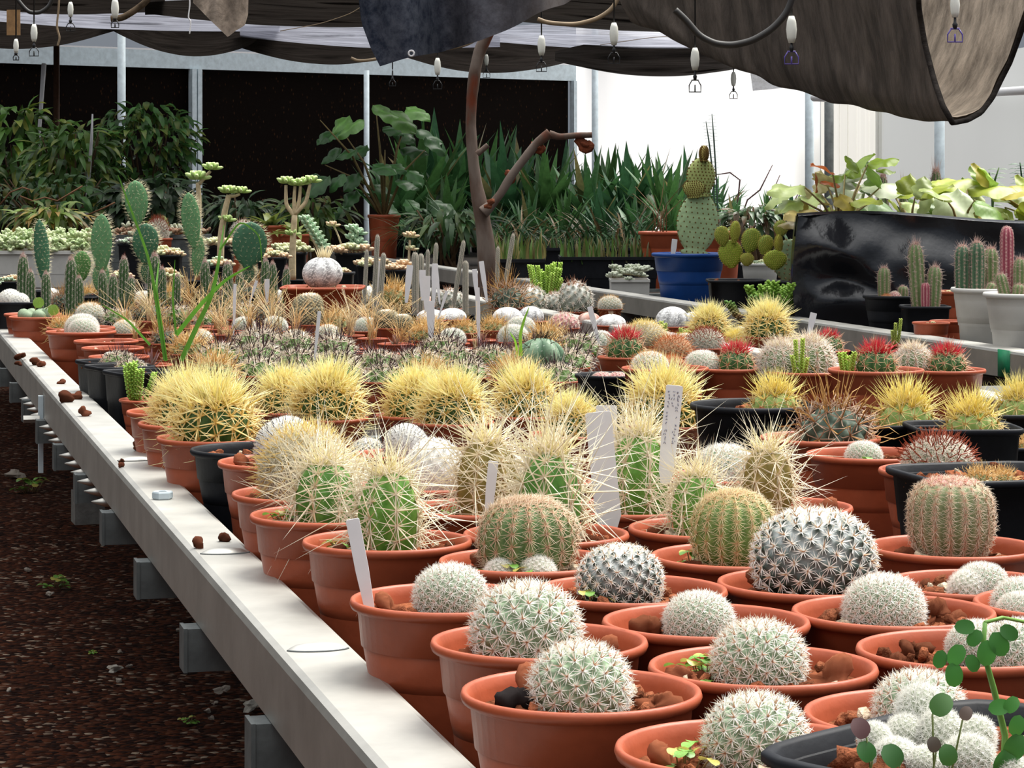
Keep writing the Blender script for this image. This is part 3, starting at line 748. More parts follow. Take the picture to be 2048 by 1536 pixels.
    for u0, u1, lab in ((380, 389, 'left half of the double wall post'), (391.5, 400, 'right half of the double wall post'), (1143, 1152, 'end post at the corner of the pad wall')):
        o = slab(u0, u1, 0, ztop + .0, M_STEEL, 'trim_%d' % i, .05, -.03); o['label'] = 'galvanised ' + lab; i += 1
    def post(u, d, r, z0, z1, name, mat, lab):
        mb = MB(); mb.tube([(0, 0, z0), (0, 0, z1)], r, 20); o = struct(name, mb.build(name, mat), (X(u, d), d * DK, 0)); o['label'] = lab
    post(243, wall_d(243) - .25, .026, 0, 2.3, 'column_1', M_STEEL, 'blue-grey round post before the pad wall at far left')
    post(733, wall_d(733) - .12, .019, 0, ztop + .02, 'column_2', M_STEEL, 'thin round post in the middle of the pad wall')
    post(1190, 11.5, .021, 0, 2.3, 'column_3', M_STEEL, 'grey round post before the bright plastic sheet')
    post(1619, 9.6, .024, 0, 2.2, 'column_4', M_STEEL, 'grey round post right of the bright plastic sheet')
    post(1658, 9.9, .026, 0, 2.0, 'column_5', M_DARKSTEEL, 'dark post beside the creased cream sheet')
    post(1879, 7.6, .022, 0, 2.0, 'column_6', M_STEEL, 'grey post among the greyish plastic sheet at right')
    # unseen dark side wall, added to block low sky light from the left
    mb = MB(); pts = [B(-1.75, q, 0) for q in np.linspace(-1.5, 12.0, 40)]
    mb.grid(np.array([[(p.x + .03 * math.sin(i_ * 1.7), p.y, z) for i_, p in enumerate(pts)] for z in np.linspace(0, 2.3, 10)]), (.1, .1, .1))
    o = struct('wall_left_light_block', mb.build('light_block_wall', flat_mat('dark_light_block', (.035, .034, .032), .9, .05, .3, 8))); o['label'] = 'unseen dark side wall added to block light from the left'
    # plastic film walls, lit from outside
    def film(name, col, transl):
        m, nt, b = nmat(name, .6, .2)
        b.inputs['Base Color'].default_value = (*col, 1)
        mp = tex_coord(nt); no = N(nt, 'ShaderNodeTexNoise', Scale=1.3, Detail=5.); nt.links.new(mp.outputs[0], no.inputs['Vector'])
        rp = N(nt, 'ShaderNodeValToRGB'); rp.color_ramp.elements[0].color = (*[c * .90 for c in col], 1); rp.color_ramp.elements[1].color = (*col, 1)
        nt.links.new(no.outputs[0], rp.inputs[0]); nt.links.new(rp.outputs[0], b.inputs['Base Color'])
        tr = N(nt, 'ShaderNodeBsdfTranslucent'); nt.links.new(rp.outputs[0], tr.inputs['Color'])
        mx = N(nt, 'ShaderNodeMixShader'); mx.inputs[0].default_value = transl
        nt.links.new(b.outputs[0], mx.inputs[1]); nt.links.new(tr.outputs[0], mx.inputs[2]); nt.links.new(mx.outputs[0], nt.nodes['Material Output'].inputs['Surface'])
        return m
    fm1 = film('clear_white_film', (.97, .98, .99), .80); fm2 = film('greyish_film', (.60, .62, .62), .55); fm3 = film('cream_film', (.88, .87, .82), .65)
    def sheet(name, pts, z0, z1, mat, fold=0., nf=0, lab='', mul=40):
        n = mul * (len(pts) - 1) + 1
        P0 = np.array([[p[0], p[1] * DK] for p in pts]); tt = np.linspace(0, len(pts) - 1, n)
        xs = np.interp(tt, range(len(pts)), P0[:, 0]); ys = np.interp(tt, range(len(pts)), P0[:, 1])
        ys = ys + fold * np.sin(tt * nf) * .7 + fold * .4 * np.sin(tt * nf * 2.3 + 1)
        mb = MB(); mb.grid(np.array([[(x, y, z) for x, y in zip(xs, ys)] for z in np.linspace(z0, z1, 6)]), (.8, .8, .8))
        o = struct(name, mb.build(name, mat)); o['label'] = lab; return o
    a = wall_d(1152); 
    sheet('wall_right_1', [(X(1152, a), a), (X(1215, 12.3), 12.3), (X(1640, 10.0), 10.0)], 0, 2.36, fm1, .012, 5, 'bright white plastic sheet wall behind the spiky plants')
    sheet('wall_right_2', [(X(1642, 10.3), 10.3), (X(1764, 9.3), 9.3)], 0, 1.62, fm3, .03, 40, 'creased cream plastic sheet behind the large pale leaves', 120)
    sheet('wall_right_3', [(X(1755, 9.4), 9.4), (X(2300, 6.4), 6.4)], 0, 1.72, fm2, .008, 4, 'greyish translucent plastic wall at the right')
    d1, d2 = 8.1, 6.9
    mb = MB(); mb.tube([P(1930, 188, 8.0), P(2130, 176, 6.9)], .018, 12); o = struct('trim_6', mb.build('trim', M_TAG)); o['label'] = 'white horizontal pipe across the right plastic wall'
    mb = MB(); mb.tube([P(1628, 195, 9.5), P(1690, 196, 9.3)], .022, 12); o = struct('trim_7', mb.build('trim', M_TAG)); o['label'] = 'white pipe stub beside the grey post'
    mb = MB(); mb.tube([P(1900, 20, 7.3), P(2130, 28, 6.9)], .022, 12); o = struct('trim_8', mb.build('trim', M_TAG)); o['label'] = 'white eaves pipe above the right plastic wall'
    # white pole, stake and wooden post before the pad wall
    mb = MB(); mb.tube([P(88, 128, 10.2), P(83, 200, 10.15), P(78, 270, 10.1), P(72, 560, 10.0)], [.014, .012, .010, .008], 10); o = part('white_pole', mb.build('pole', M_TAG)); reg(o, 'white leaning pole among the dark shrubs at far left', 'pole')
    mb = MB(); mb.tube([P(185, 228, 9.2), P(183, 280, 9.2), P(176, 372, 9.2), P(172, 560, 9.2)], [.004, .008, .011, .011], 10); o = part('plant_stake', mb.build('stake', M_TAG)); reg(o, 'short white stake standing between the dark shrubs', 'stake')
    mb = MB(); q = P(113, 110, 10.35); mb.box((q.x, q.y, 1.0), (.03, .03, 1.9)); o = part('wooden_post', mb.build('post', flat_mat('dark_wood', (.06, .026, .012), .8))); reg(o, 'dark brown wooden post right of the white pole', 'post')
# ---------------------------------------------------------------- shade cloths, hoses, sprinklers overhead
def cloth_mat(name, col, transl, streak=(1, 14, 14), see=0.0):
    m, nt, b = nmat(name, .85, .1)
    mp = tex_coord(nt, streak)
    no = N(nt, 'ShaderNodeTexNoise', Scale=3.0, Detail=6., Roughness=.65); nt.links.new(mp.outputs[0], no.inputs['Vector'])
    rp = N(nt, 'ShaderNodeValToRGB'); e = rp.color_ramp.elements
    e[0].position, e[1].position = .35, .68
    e[0].color = (*[c * .6 for c in col], 1); e[1].color = (*[c * 1.6 for c in col], 1)
    nt.links.new(no.outputs[0], rp.inputs[0]); nt.links.new(rp.outputs[0], b.inputs['Base Color'])
    tr = N(nt, 'ShaderNodeBsdfTranslucent'); nt.links.new(rp.outputs[0], tr.inputs['Color'])
    mx = N(nt, 'ShaderNodeMixShader'); mx.inputs[0].default_value = transl
    nt.links.new(b.outputs[0], mx.inputs[1]); nt.links.new(tr.outputs[0], mx.inputs[2])
    out = mx
    if see:
        tp = N(nt, 'ShaderNodeBsdfTransparent'); m2 = N(nt, 'ShaderNodeMixShader'); m2.inputs[0].default_value = see
        nt.links.new(mx.outputs[0], m2.inputs[1]); nt.links.new(tp.outputs[0], m2.inputs[2]); out = m2
    nt.links.new(out.outputs[0], nt.nodes['Material Output'].inputs['Surface'])
    bp = N(nt, 'ShaderNodeBump', Strength=.5, Distance=.02); nt.links.new(no.outputs[0], bp.inputs['Height']); nt.links.new(bp.outputs[0], b.inputs['Normal'])
    return m
def add_overhead():
    dark = cloth_mat('dark_shade_cloth', (.030, .025, .022), .35)
    pale = cloth_mat('grey_shade_net', (.42, .43, .50), .6, see=.25)
    brown = cloth_mat('brown_shade_net', (.075, .060, .050), .05, (3, 3, 2))
    def swag(name, lab, u0, u1, vt0, vt1, sag, D, wid, mat, seed, thick=.0, shallow=1., group='gathered shade cloths', vthick=45):
        """a gathered length of net slung like a hammock between two ties"""
        rg = np.random.default_rng(seed)
        nu, nq = 90, 34
        t = np.linspace(0, 1, nu)
        ph = rg.uniform(0, 6.28, 6)
        rows = []
        for q in np.linspace(0, 1, nq):
            u = u0 + (u1 - u0) * t
            slack = np.sin(PI * t) ** .85
            vtop = vt0 + (vt1 - vt0) * t - vthick * (.25 + .75 * slack) * .6
            vb = vt0 + (vt1 - vt0) * t + sag * slack
            prof = math.sin(PI * q) ** .75
            v = vtop + (vb - vtop) * prof
            fold = (np.sin(q * 26 + 2.2 * np.sin(t * 5 + ph[0]) + ph[1]) * .5 + np.sin(q * 43 + 3 * np.sin(t * 4 + ph[2])) * .35) * (.35 + .65 * slack)
            dd = D + (q - .5) * wid + fold * .035
            v = v + fold * 2.5 * (1 - prof * .9)
            rows.append(np.stack([(u - 1024) / FPX * dd, dd * DK, CAM - (v - VH) / FPX * D], -1))
        mb = MB(); mb.grid(np.array(rows), (.1, .1, .1))
        o = part(name, mb.build(name, mat)); reg(o, lab, 'shade cloth', group)
    g = 'gathered shade cloths'
    swag('shade_cloth', 'dark gathered net swag at the far left above the white pole', -160, 250, 60, 50, 42, 10.2, .9, dark, 1, vthick=55)
    swag('shade_cloth', 'dark net swag sagging lowest above the double wall post', 205, 560, 45, 58, 60, 9.9, .8, dark, 2, vthick=50)
    swag('shade_cloth', 'dark net swag ending behind the blue-black tarp corner', 470, 830, 88, 95, 37, 10.1, .8, dark, 3, vthick=60)
    swag('shade_cloth', 'dark net swag sagging behind the tree trunk', 780, 1150, 100, 118, 36, 10.3, .8, dark, 4, vthick=55)
    swag('shade_cloth', 'dark net swag just right of the end post of the pad wall', 1110, 1510, 120, 128, 28, 9.7, .55, dark, 5, vthick=60)
    swag('shade_cloth', 'pale grey net layer above the left swags', -120, 560, 28, 58, 14, 9.3, .7, pale, 6, vthick=44)
    swag('shade_cloth', 'pale grey net layer above the swags left of the tarp', 480, 1000, 70, 90, 14, 9.5, .7, pale, 7, vthick=44)
    swag('shade_cloth', 'pale grey net layer behind the hanging white sprinklers', 930, 1500, 75, 95, 12, 9.5, .7, pale, 8, vthick=40)
    swag('shade_cloth', 'dark rolled net along the top left corner', -150, 330, -2, 18, 18, 8.6, .6, dark, 9, vthick=40)
    swag('shade_cloth', 'brown rolled net between the small brown flap and the tarp', 290, 860, 22, 45, 18, 8.6, .6, dark, 10, vthick=34)
    swag('shade_cloth', 'brown net roll under the top edge left of the tarp', 430, 950, 0, 12, 14, 7.8, .5, dark, 11, vthick=30)
    swag('shade_cloth', 'dark rolled net behind the tan hose at top', 960, 1560, 30, 58, 16, 8.4, .6, dark, 12, vthick=36)
    swag('shade_cloth', 'topmost dark net roll between tarp and big swag', 1000, 1700, -12, 20, 20, 7.4, .6, dark, 13, vthick=40)
    # roof nets further up (they shade the plants at the back)
    mb = MB(); mb.grid(np.array([[(x, y, CAM + 1.25 + .05 * math.sin(x * 4 + y * 3)) for x in np.linspace(-4.2, .9, 60)] for y in np.linspace(9.6, 18.5, 50)]), (.1, .1, .1))
    o = part('shade_cloth', mb.build('roof_net', cloth_mat('roof_net', (.20, .20, .22), .5, see=.45))); reg(o, 'flat dark net spread under the roof over the back plants', 'shade cloth', g)

    # blue-black tarp flap in the middle
    tarp, nt, b = nmat('blue_black_tarp', .8, .15)
    mp = tex_coord(nt, (1.5, 2, 2)); no = N(nt, 'ShaderNodeTexNoise', Scale=14., Detail=8., Roughness=.75); nt.links.new(mp.outputs[0], no.inputs['Vector'])
    rp = N(nt, 'ShaderNodeValToRGB'); e = rp.color_ramp.elements; e[0].position, e[1].position = .38, .72; e[0].color = (.018, .024, .042, 1); e[1].color = (.11, .12, .15, 1)
    nt.links.new(no.outputs[0], rp.inputs[0])
    # faded brown stains towards its right end
    n2 = N(nt, 'ShaderNodeTexNoise', Scale=2.2, Detail=3.); nt.links.new(mp.outputs[0], n2.inputs['Vector'])
    tc = N(nt, 'ShaderNodeTexCoord'); sp = N(nt, 'ShaderNodeSeparateXYZ'); nt.links.new(tc.outputs['Object'], sp.inputs[0])
    mr = N(nt, 'ShaderNodeMapRange'); mr.inputs[1].default_value = -.05; mr.inputs[2].default_value = .30; nt.links.new(sp.outputs['X'], mr.inputs[0])
    mul = N(nt, 'ShaderNodeMath'); mul.operation = 'MULTIPLY'; nt.links.new(mr.outputs[0], mul.inputs[0]); nt.links.new(n2.outputs[0], mul.inputs[1])
    mx = N(nt, 'ShaderNodeMix'); mx.data_type = 'RGBA'; nt.links.new(mul.outputs[0], mx.inputs['Factor']); nt.links.new(rp.outputs[0], mx.inputs['A']); mx.inputs['B'].default_value = (.20, .16, .13, 1)
    nt.links.new(mx.outputs['Result'], b.inputs['Base Color'])
    D = 4.3
    org = P(900, 60, D)
    ub = [712, 722, 740, 758, 825, 900, 960, 1040, 1085, 1130, 1175]; vb = [-45, 45, 95, 131, 113, 90, 78, 46, 24, 4, -30]
    nu, nv = 80, 60
    us = np.concatenate([np.linspace(712, 758, 16), np.linspace(760, 1175, nu - 16)])
    bot = np.interp(us, ub, vb)
    rows = []
    for q in np.linspace(0, 1, nv):
        v = -448 + (bot + 448) * q
        uu = us + (1 - q) * np.clip((760 - us) / 50, 0, 1) * 0
        dd = D + .05 * np.sin(us / 48 + q * 1.5) + .03 * np.sin(us / 21 - q * 3) + .10 * (1 - q) + .05 * q * q
        rows.append(np.stack([(uu - 1024) / FPX * D - org.x, dd * DK - org.y, CAM - (v - VH) / FPX * D - org.z], -1))
    rows = np.array(rows)
    back = rows + np.array([0, .0015, 0])
    mb = MB(); mb.grid(rows, (.1, .1, .1)); mb.grid(back[::-1], (.1, .1, .1))
    tt_ = part('tarp_flap', mb.build('tarp', tarp), None, org); reg(tt_, 'blue-black tarp flap with a metal eyelet hanging before the tree top', 'tarp')
    mb = MB(); th = np.arange(21) / 20 * 2 * PI
    gp = P(823, 107, D) - org
    mb.tube([(gp.x + .0065 * math.cos(a), gp.y - .01, gp.z + .0065 * math.sin(a)) for a in th], .0022, 8, caps=False)
    part('eyelet', mb.build('eyelet', M_TAG), tt_)
    # small brown flap
    us = np.linspace(385, 497, 30); low = np.interp(us, [385, 410, 440, 455, 470, 490, 497], [5, 30, 58, 74, 60, 50, 30])
    rows = [[(X(u, 6.2), 6.2 * DK + .03 * math.sin(u / 12) + .1 * (1 - q), Z(-195 + (l + 195) * q, 6.2)) for u, l in zip(us, low)] for q in np.linspace(0, 1, 12)]
    mb = MB(); mb.grid(np.array(rows), (.1, .1, .1)); o = part('cloth_flap', mb.build('flap', cloth_mat('faded_brown_cloth', (.26, .21, .17), .35, (6, 6, 6)))); reg(o, 'faded brown cloth flap with a pointed tip at top left', 'shade cloth')
    # big swag at the right: a U-shaped trough of net running away to the upper left
    U = [(1835, -60), (1838, 20), (1850, 90), (1868, 160), (1885, 210), (1905, 246), (1935, 240), (1962, 225), (1985, 195), (2002, 160), (2020, 125), (2042, 65), (2062, 10), (2085, -60), (2110, -330)]
    uu = np.array([p[0] for p in U], float); vv = np.array([p[1] for p in U], float)
    tq = np.linspace(0, len(U) - 1, 60); uu, vv = np.interp(tq, range(len(U)), uu), np.interp(tq, range(len(U)), vv)
    ddq = np.where(tq < 5, 3.75 + .04 * np.sin(tq), 3.75 + .10 * np.sin((tq - 5) / 8.0 * PI))
    rows = []
    ns = 70
    low = [(0, 246), (.08, 243), (.16, 232), (.24, 221), (.42, 198), (.58, 165), (.72, 128), (.85, 85), (1, 40)]
    for sI in np.linspace(0, 1, ns):
        d = ddq + 2.6 * sI
        vbot = np.interp(sI, [a for a, _ in low], [b_ for _, b_ in low])
        u = uu - 640 * sI - 20 * math.sin(sI * 9) * .3
        v = vv + (vbot - 246) + 4 * np.sin(sI * 42 + tq * .8) * (np.abs(tq - 5) < 1.2) * .5
        fold = .035 * np.sin(sI * 30 + tq * .7) + .02 * np.sin(sI * 61 + tq) + .02 * np.sin(tq * 2.3 + sI * 8)
        rows.append(np.stack([(u - 1024) / FPX * d, d * DK + fold * min(1, sI * 6 + .3), CAM - (v - VH) / FPX * d], -1))
    mb = MB(); mb.grid(np.array(rows), (.1, .1, .1))
    big = part('shade_cloth', mb.build('big_swag', brown)); reg(big, 'huge brown shade net swag hanging at the upper right', 'shade cloth')
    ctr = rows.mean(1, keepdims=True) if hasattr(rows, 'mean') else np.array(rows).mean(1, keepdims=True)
    inner = np.array(rows)[:, 22:]; inner = inner + (ctr - inner) * np.array([.05, 0, .02]) + np.array([0, .012, .006])  # extra sheet in paler tan: the swag's bright inside is put into its colour
    mb = MB(); mb.grid(inner, (.1, .1, .1)); part('lit_inner_sheet', mb.build('lit_sheet', cloth_mat('painted_light_tan', (.44, .36, .28), .25, (4, 4, 3))), big, label='added tan sheet imitating light on the inner face of the net')
    mb = MB(); mb.tube([P(u, v, d - .012) for u, v, d in zip(uu, vv, ddq)], .006, 8)
    part('hem', mb.build('hem', dark), big, label='dark rolled hem along the near edge')
    # small grey net end below it
    rows = [[(X(u, 7.5), 7.5 * DK + .02 * math.sin(u / 9), Z(v, 7.5)) for u in np.linspace(1497 + q * 8, 1600, 16)] for q, v in ((0, 110), (.5, 150), (1, 182))]
    rows[-1] = [(x, y, z + .02 * i / 15) for i, (x, y, z) in enumerate(rows[-1])]
    mb = MB(); mb.grid(np.array(rows), (.1, .1, .1)); o = part('cloth_flap', mb.build('flap', pale)); reg(o, 'thin grey net end hanging left of the grey round post', 'shade cloth')

    # roof pipes just above, from which cloths, hoses and sprinklers hang
    pm = flat_mat('roof_pipe', (.42, .46, .48), .45, .4, .12, 30)
    for n, d in enumerate([3.4, 4.44, 5.2, 6.3, 7.8]):
        mb = MB(); mb.tube([(-2.6, d * DK, CAM + .99), (-.5, d * DK, CAM + .985), (1.7, d * DK, CAM + .99)], .011, 10)
        o = struct('trim_%d' % (9 + n), mb.build('roof_pipe', pm)); o['label'] = 'thin galvanised roof pipe carrying cloths and hoses'
    # hoses and strings
    def hose(name, pts, r, mat, lab, cat='hose'):
        q = np.array([list(P(*p)) for p in pts]); n = len(q)
        t = np.linspace(0, n - 1, n * 6)
        # smooth the polyline
        sm = np.stack([np.interp(t, range(n), q[:, k]) for k in range(3)], 1)
        for _ in range(6): sm[1:-1] = (sm[:-2] + sm[1:-1] * 2 + sm[2:]) / 4
        mb = MB(); mb.tube(sm, r, 8); o = part(name, mb.build(name, mat)); reg(o, lab, cat); return o
    tan = flat_mat('tan_hose', (.25, .18, .11), .6, .3, .2, 20); blk = flat_mat('black_hose', (.02, .018, .016), .5, .4, .2, 20)
    hose('hose', [(1075, 38, 5.2), (1095, 46, 5.2), (1150, 50, 5.2), (1195, 38, 5.2), (1225, 18, 5.2), (1245, -20, 5.2), (1250, -150, 5.2), (1250, -315, 5.2)], .0065, tan, 'tan hose loop hanging right of the tarp')
    hose('hose', [(1350, 20, 3.4), (1372, 40, 3.4), (1398, 72, 3.4), (1430, 88, 3.4), (1465, 91, 3.4), (1505, 82, 3.4), (1545, 58, 3.4), (1575, 25, 3.4), (1592, -25, 3.4), (1600, -300, 3.4), (1600, -678, 3.4)], .0065, blk, 'dark hose loop hanging before the big brown swag')
    hose('hose', [(702, 116, 7), (715, 122, 7), (735, 121, 7), (770, 115, 7), (860, 104, 7), (930, 92, 7), (960, 75, 7)], .006, tan, 'tan hose crossing under the tarp corner')
    hose('hose', [(20, -20, 6), (55, 25, 6), (80, 26, 6), (100, 12, 6), (112, -25, 6)], .007, blk, 'black hose bend at the top left corner')
    hose('rolled_cloth', [(222, 38, 6.5), (245, 36, 6.5), (268, 22, 6.5), (292, 4, 6.5), (310, -25, 6.5)], .012, brownm(), 'thick brown twisted cloth end near the left sprinklers', 'shade cloth')
    hose('cord', [(119, -20, 6), (117, 20, 6), (113, 55, 6), (120, 75, 6), (115, 92, 6)], .0035, tan, 'tan hanging cord between the left sprinklers', 'cord')
    hose('cord', [(560, 62, 7), (640, 48, 7), (700, 28, 7), (725, 12, 7)], .0015, tan, 'thin string stretched left of the tarp', 'cord')
    hose('cord', [(378, -20, 5.5), (380, 10, 5.5), (376, 36, 5.5), (382, 42, 5.5), (379, 68, 5.5)], .002, M_TAG, 'knotted white string beside the small brown flap', 'cord')
    hose('cord', [(1200, 90, 8), (1300, 75, 8), (1392, 68, 8)], .0015, tan, 'thin string leading to the sprinkler under the hose loop', 'cord')
    mb = MB(); q = P(27, 45, 6); mb.box((q.x, q.y, q.z), (.045, .004, .085)); o = part('cardboard_tag', mb.build('card', flat_mat('brown_card', (.28, .16, .07), .8), False)); reg(o, 'brown card hanging among sprinklers at the top left', 'card')

    # hanging sprinklers: hose, white weight, connector and little bridge nozzle
    white = flat_mat('off_white_weight', (.70, .70, .64), .5, .3, .06, 30); black = flat_mat('black_nozzle', (.012, .012, .014), .4, .4); purple = flat_mat('purple_nozzle', (.10, .07, .30), .4, .4)
    def sprinkler(u, vw, h, vn, d, lab, nz=black, noz=True):
        k = d / FPX; vstr = VH - .985 / k
        t = thing('hanging_sprinkler', lab, 'sprinkler', P(u, vw, d), 0, 'hanging sprinklers')
        mb = MB(); mb.tube([(0, 0, (vw - vstr) * k), (0, 0, h * k * .45)], .0022, 6); part('hose', mb.build('thin_hose', black), t)
        H = h * k; w = H * .20
        mb = MB(); mb.lathe([(.0001, -H / 2), (w * .55, -H / 2), (w * .85, -H * .3), (w, 0), (w * .85, H * .3), (w * .5, H / 2), (.0001, H / 2)], 14); part('weight', mb.build('weight', white), t)
        if not noz: return
        L = (vn - vw) * k
        mb = MB(); mb.lathe([(.0001, -L * .66), (.004, -L * .64), (.0055, -L * .52), (.003, -L * .47), (.0025, -H / 2)], 10); c = part('connector', mb.build('connector', black), t)
        s = min(L * .4, .032)
        mb = MB(); mb.tube([(-s * .25, 0, -L * .64), (-s * .5, 0, -L * .80), (-s * .5, 0, -L), (s * .5, 0, -L), (s * .5, 0, -L * .80), (s * .25, 0, -L * .64)], .0016, 6); mb.tube([(0, 0, -L), (0, 0, -L * .78)], .0018, 6)
        mb.tube([(-s * .3, 0, -L * .64), (s * .3, 0, -L * .64)], .002, 6)
        part('nozzle', mb.build('nozzle', nz), t)
    sprinkler(68, 66, 35, 112, 5.6, 'sprinkler with a clear bridge nozzle before the gutter rail, far left')
    sprinkler(141, 19, 30, 62, 5.6, 'sprinkler with white weight right of the tan cord at top left')
    sprinkler(230, 17, 40, 55, 4.8, 'large white sprinkler weight beside the thick twisted cloth')
    sprinkler(32, 92, 28, 120, 5.2, 'sprinkler hanging below the brown card at top left')
    sprinkler(1083, 91, 40, 143, 5.6, 'sprinkler hanging between trunk and pad wall end post')
    sprinkler(1228, 68, 45, 127, 5.0, 'sprinkler hanging under the tan hose loop')
    sprinkler(875, 133, 34, 178, 6.6, 'sprinkler hanging under the tarp left of the trunk')
    sprinkler(973, 120, 22, 155, 7.8, 'small sprinkler hanging close right of the trunk')
    sprinkler(1390, 118, 45, 184, 4.9, 'sprinkler with a clear bridge nozzle against the bright sheet')
    sprinkler(1467, 158, 28, 197, 7.4, 'smallest sprinkler against the bright sheet, right of a larger one')
    sprinkler(1583, 59, 54, 128, 4.1, 'sprinkler with purple nozzle before the big brown swag', purple)
    sprinkler(1910, 10, 50, 84, 3.55, 'sprinkler with purple nozzle inside the opening of the big swag', purple)
    sprinkler(785, 140, 2, 172, 6.6, 'bare black sprinkler drop right of the tarp corner')
def brownm(): return cloth_mat('twisted_brown_cloth', (.12, .085, .055), .3, (8, 8, 8))
# ---------------------------------------------------------------- leafy plants, succulents, opuntias
def rel(t, *ps): return [Vector(p) - t.location for p in ps]
def pad_mesh(name, w, h, th, col, nsp=60, spine=(.85, .8, .6), sl=.012, seed=0, dots=None, narrow=1.12, base_w=.12, sw=.0009, flat_end=False):
    """one opuntia pad, standing on z=0, facing -y"""
    rg = np.random.default_rng(seed)
    n, m = 28, 26
    t = np.linspace(0, 1, m)
    prof = np.sin(PI * np.clip(t, .0, 1) ** narrow) ** .5 * (w / 2)
    prof[0] = w * base_w; prof[-1] = w * .03
    prof[1] = max(prof[1], w * base_w * 1.25)
    a = np.arange(n) / n * 2 * PI
    pts = np.stack([prof[:, None] * np.cos(a), (th / 2) * (prof[:, None] / (w / 2)) ** .55 * np.sin(a), np.repeat(t[:, None] * h, n, 1)], -1)
    c = np.array(col) * rg.uniform(.85, 1.15, (m, n, 1))
    mb = MB(); mb.grid(pts, c, True)
    k = mb.n; mb.add([pts[-1].mean(0) + [0, 0, h * .01]], np.zeros((0, 3), int), col); i = np.arange(n) + (m - 1) * n
    mb.t.append(np.stack([i, np.roll(i, -1), np.full(n, k)], -1)); mb.tm.append(np.zeros(n))
    body = mb.build(name, M_BODY)
    sb = MB()
    step = math.sqrt(w * h / nsp)
    zs = np.arange(step * .5, h, step * .87)
    for r_, z in enumerate(zs):
        pw = np.interp(z / h, t, prof)
        xs = np.arange(-pw + step * .15 + (r_ % 2) * step / 2, pw, step)
        xs = np.concatenate([xs, [-pw * .995, pw * .995]])
        for x in xs:
            for sgn in (-1, 1):
                yy = (th / 2) * (pw / (w / 2)) ** .55 * math.sqrt(max(0, 1 - (x / pw) ** 2)) * sgn
                if dots: sb.blob((x, yy * 1.0, z), dots[3], 3, .1, dots[:3], (1, .6, 1), 6, 4)
                ns = 3 if sl else 0
                if ns:
                    nx = (x / pw) ** 3
                    D = np.array([nx, sgn * (1 - abs(nx)) + 1e-3, .25]) + rg.normal(0, .35, (ns, 3))
                    spines(sb, np.tile([x, yy, z], (ns, 1)), D, sl * rg.uniform(.5, 1.2, ns), sw, spine, spine)
    # rim and top spines
    if sl:
        for z in np.linspace(h * .55, h, 14):
            pw = np.interp(z / h, t, prof)
            for sg in (-1, 1):
                D = np.array([sg * 1., 0, .5]) + rg.normal(0, .3, (2, 3)); spines(sb, np.tile([sg * pw, 0, z], (2, 1)), D, sl * 1.3, sw, spine, spine)
    return body, sb.build(name + '_spines', M_SPINE if sl else M_FAT, smooth=False)
def add_pad(t, base, u, v, w, h, d, col, lean=0., yaw=0., nm='pad', th=None, **kw):
    """u, v = centre of the pad in the photograph"""
    k = d / FPX
    W, H = w * k, h * k
    th = th or min(W * .28, .018)
    bo, sp = pad_mesh(nm, W, H, th, col, **kw)
    c = P(u, v, d) - base
    z0 = Vector((0, 0, -H / 2)); z0.rotate(Matrix.Rotation(lean, 3, 'Y'))
    o = part(nm, bo, t, c + z0, (0, lean, yaw))
    part('areole_spines', sp, o, kind='stuff')
    return o
_fl = {}
def fatleaf(mb, p, D, L, w, col, tipc=None):
    D = np.array(D, float); D /= np.linalg.norm(D)
    p = np.array(p, float)
    prof = [.25, .8, 1., .85, .15]
    pts = [p + D * L * t for t in (0, .25, .55, .85, 1.)]
    c = np.array(col); tc = c if tipc is None else np.array(tipc)
    mb.tube(pts, [w / 2 * a for a in prof], 6, np.array([c, c, c * .5 + tc * .5, tc, tc]))
def rosette(mb, p, R, n, col, tipc, seed=0, tilt=.7, w=.36):
    rg = np.random.default_rng(seed)
    for i in range(n):
        f = i / n
        a = i * 2.4; el = .15 + f * 1.2
        D = (math.cos(a) * math.cos(el), math.sin(a) * math.cos(el), math.sin(el))
        c = np.array(col) * rg.uniform(.85, 1.15)
        fatleaf(mb, p, D, R * (1 - .45 * f), R * w, c, tipc)
def clump(colA, colB, n=7, R=.5, spread=1., w=.36, leaves=13, h=.5):
    """returns a plant function making a clump of rosettes (for potted())"""
    def f(t, loc, r, rg):
        mb = MB()
        for j in range(n):
            a, q = j * 2.4, math.sqrt((j + .3) / n) * spread
            c = np.array(colA) if rg.uniform() < .6 else np.array(colB)
            p = np.array([q * math.cos(a), q * math.sin(a), h * (1.1 - q * .6) * rg.uniform(.6, 1.2)])
            mb.tube([(p[0] * .5, p[1] * .5, 0), p], .06, 5, (.4, .3, .2))
            rosette(mb, p, R * rg.uniform(.8, 1.15), leaves, c * rg.uniform(.85, 1.1), colB if rg.uniform() < .5 else colA, int(rg.integers(1e6)), w=w)
        part('rosettes', mb.build('rosettes', M_FAT), t, loc, scale=r)
    return f
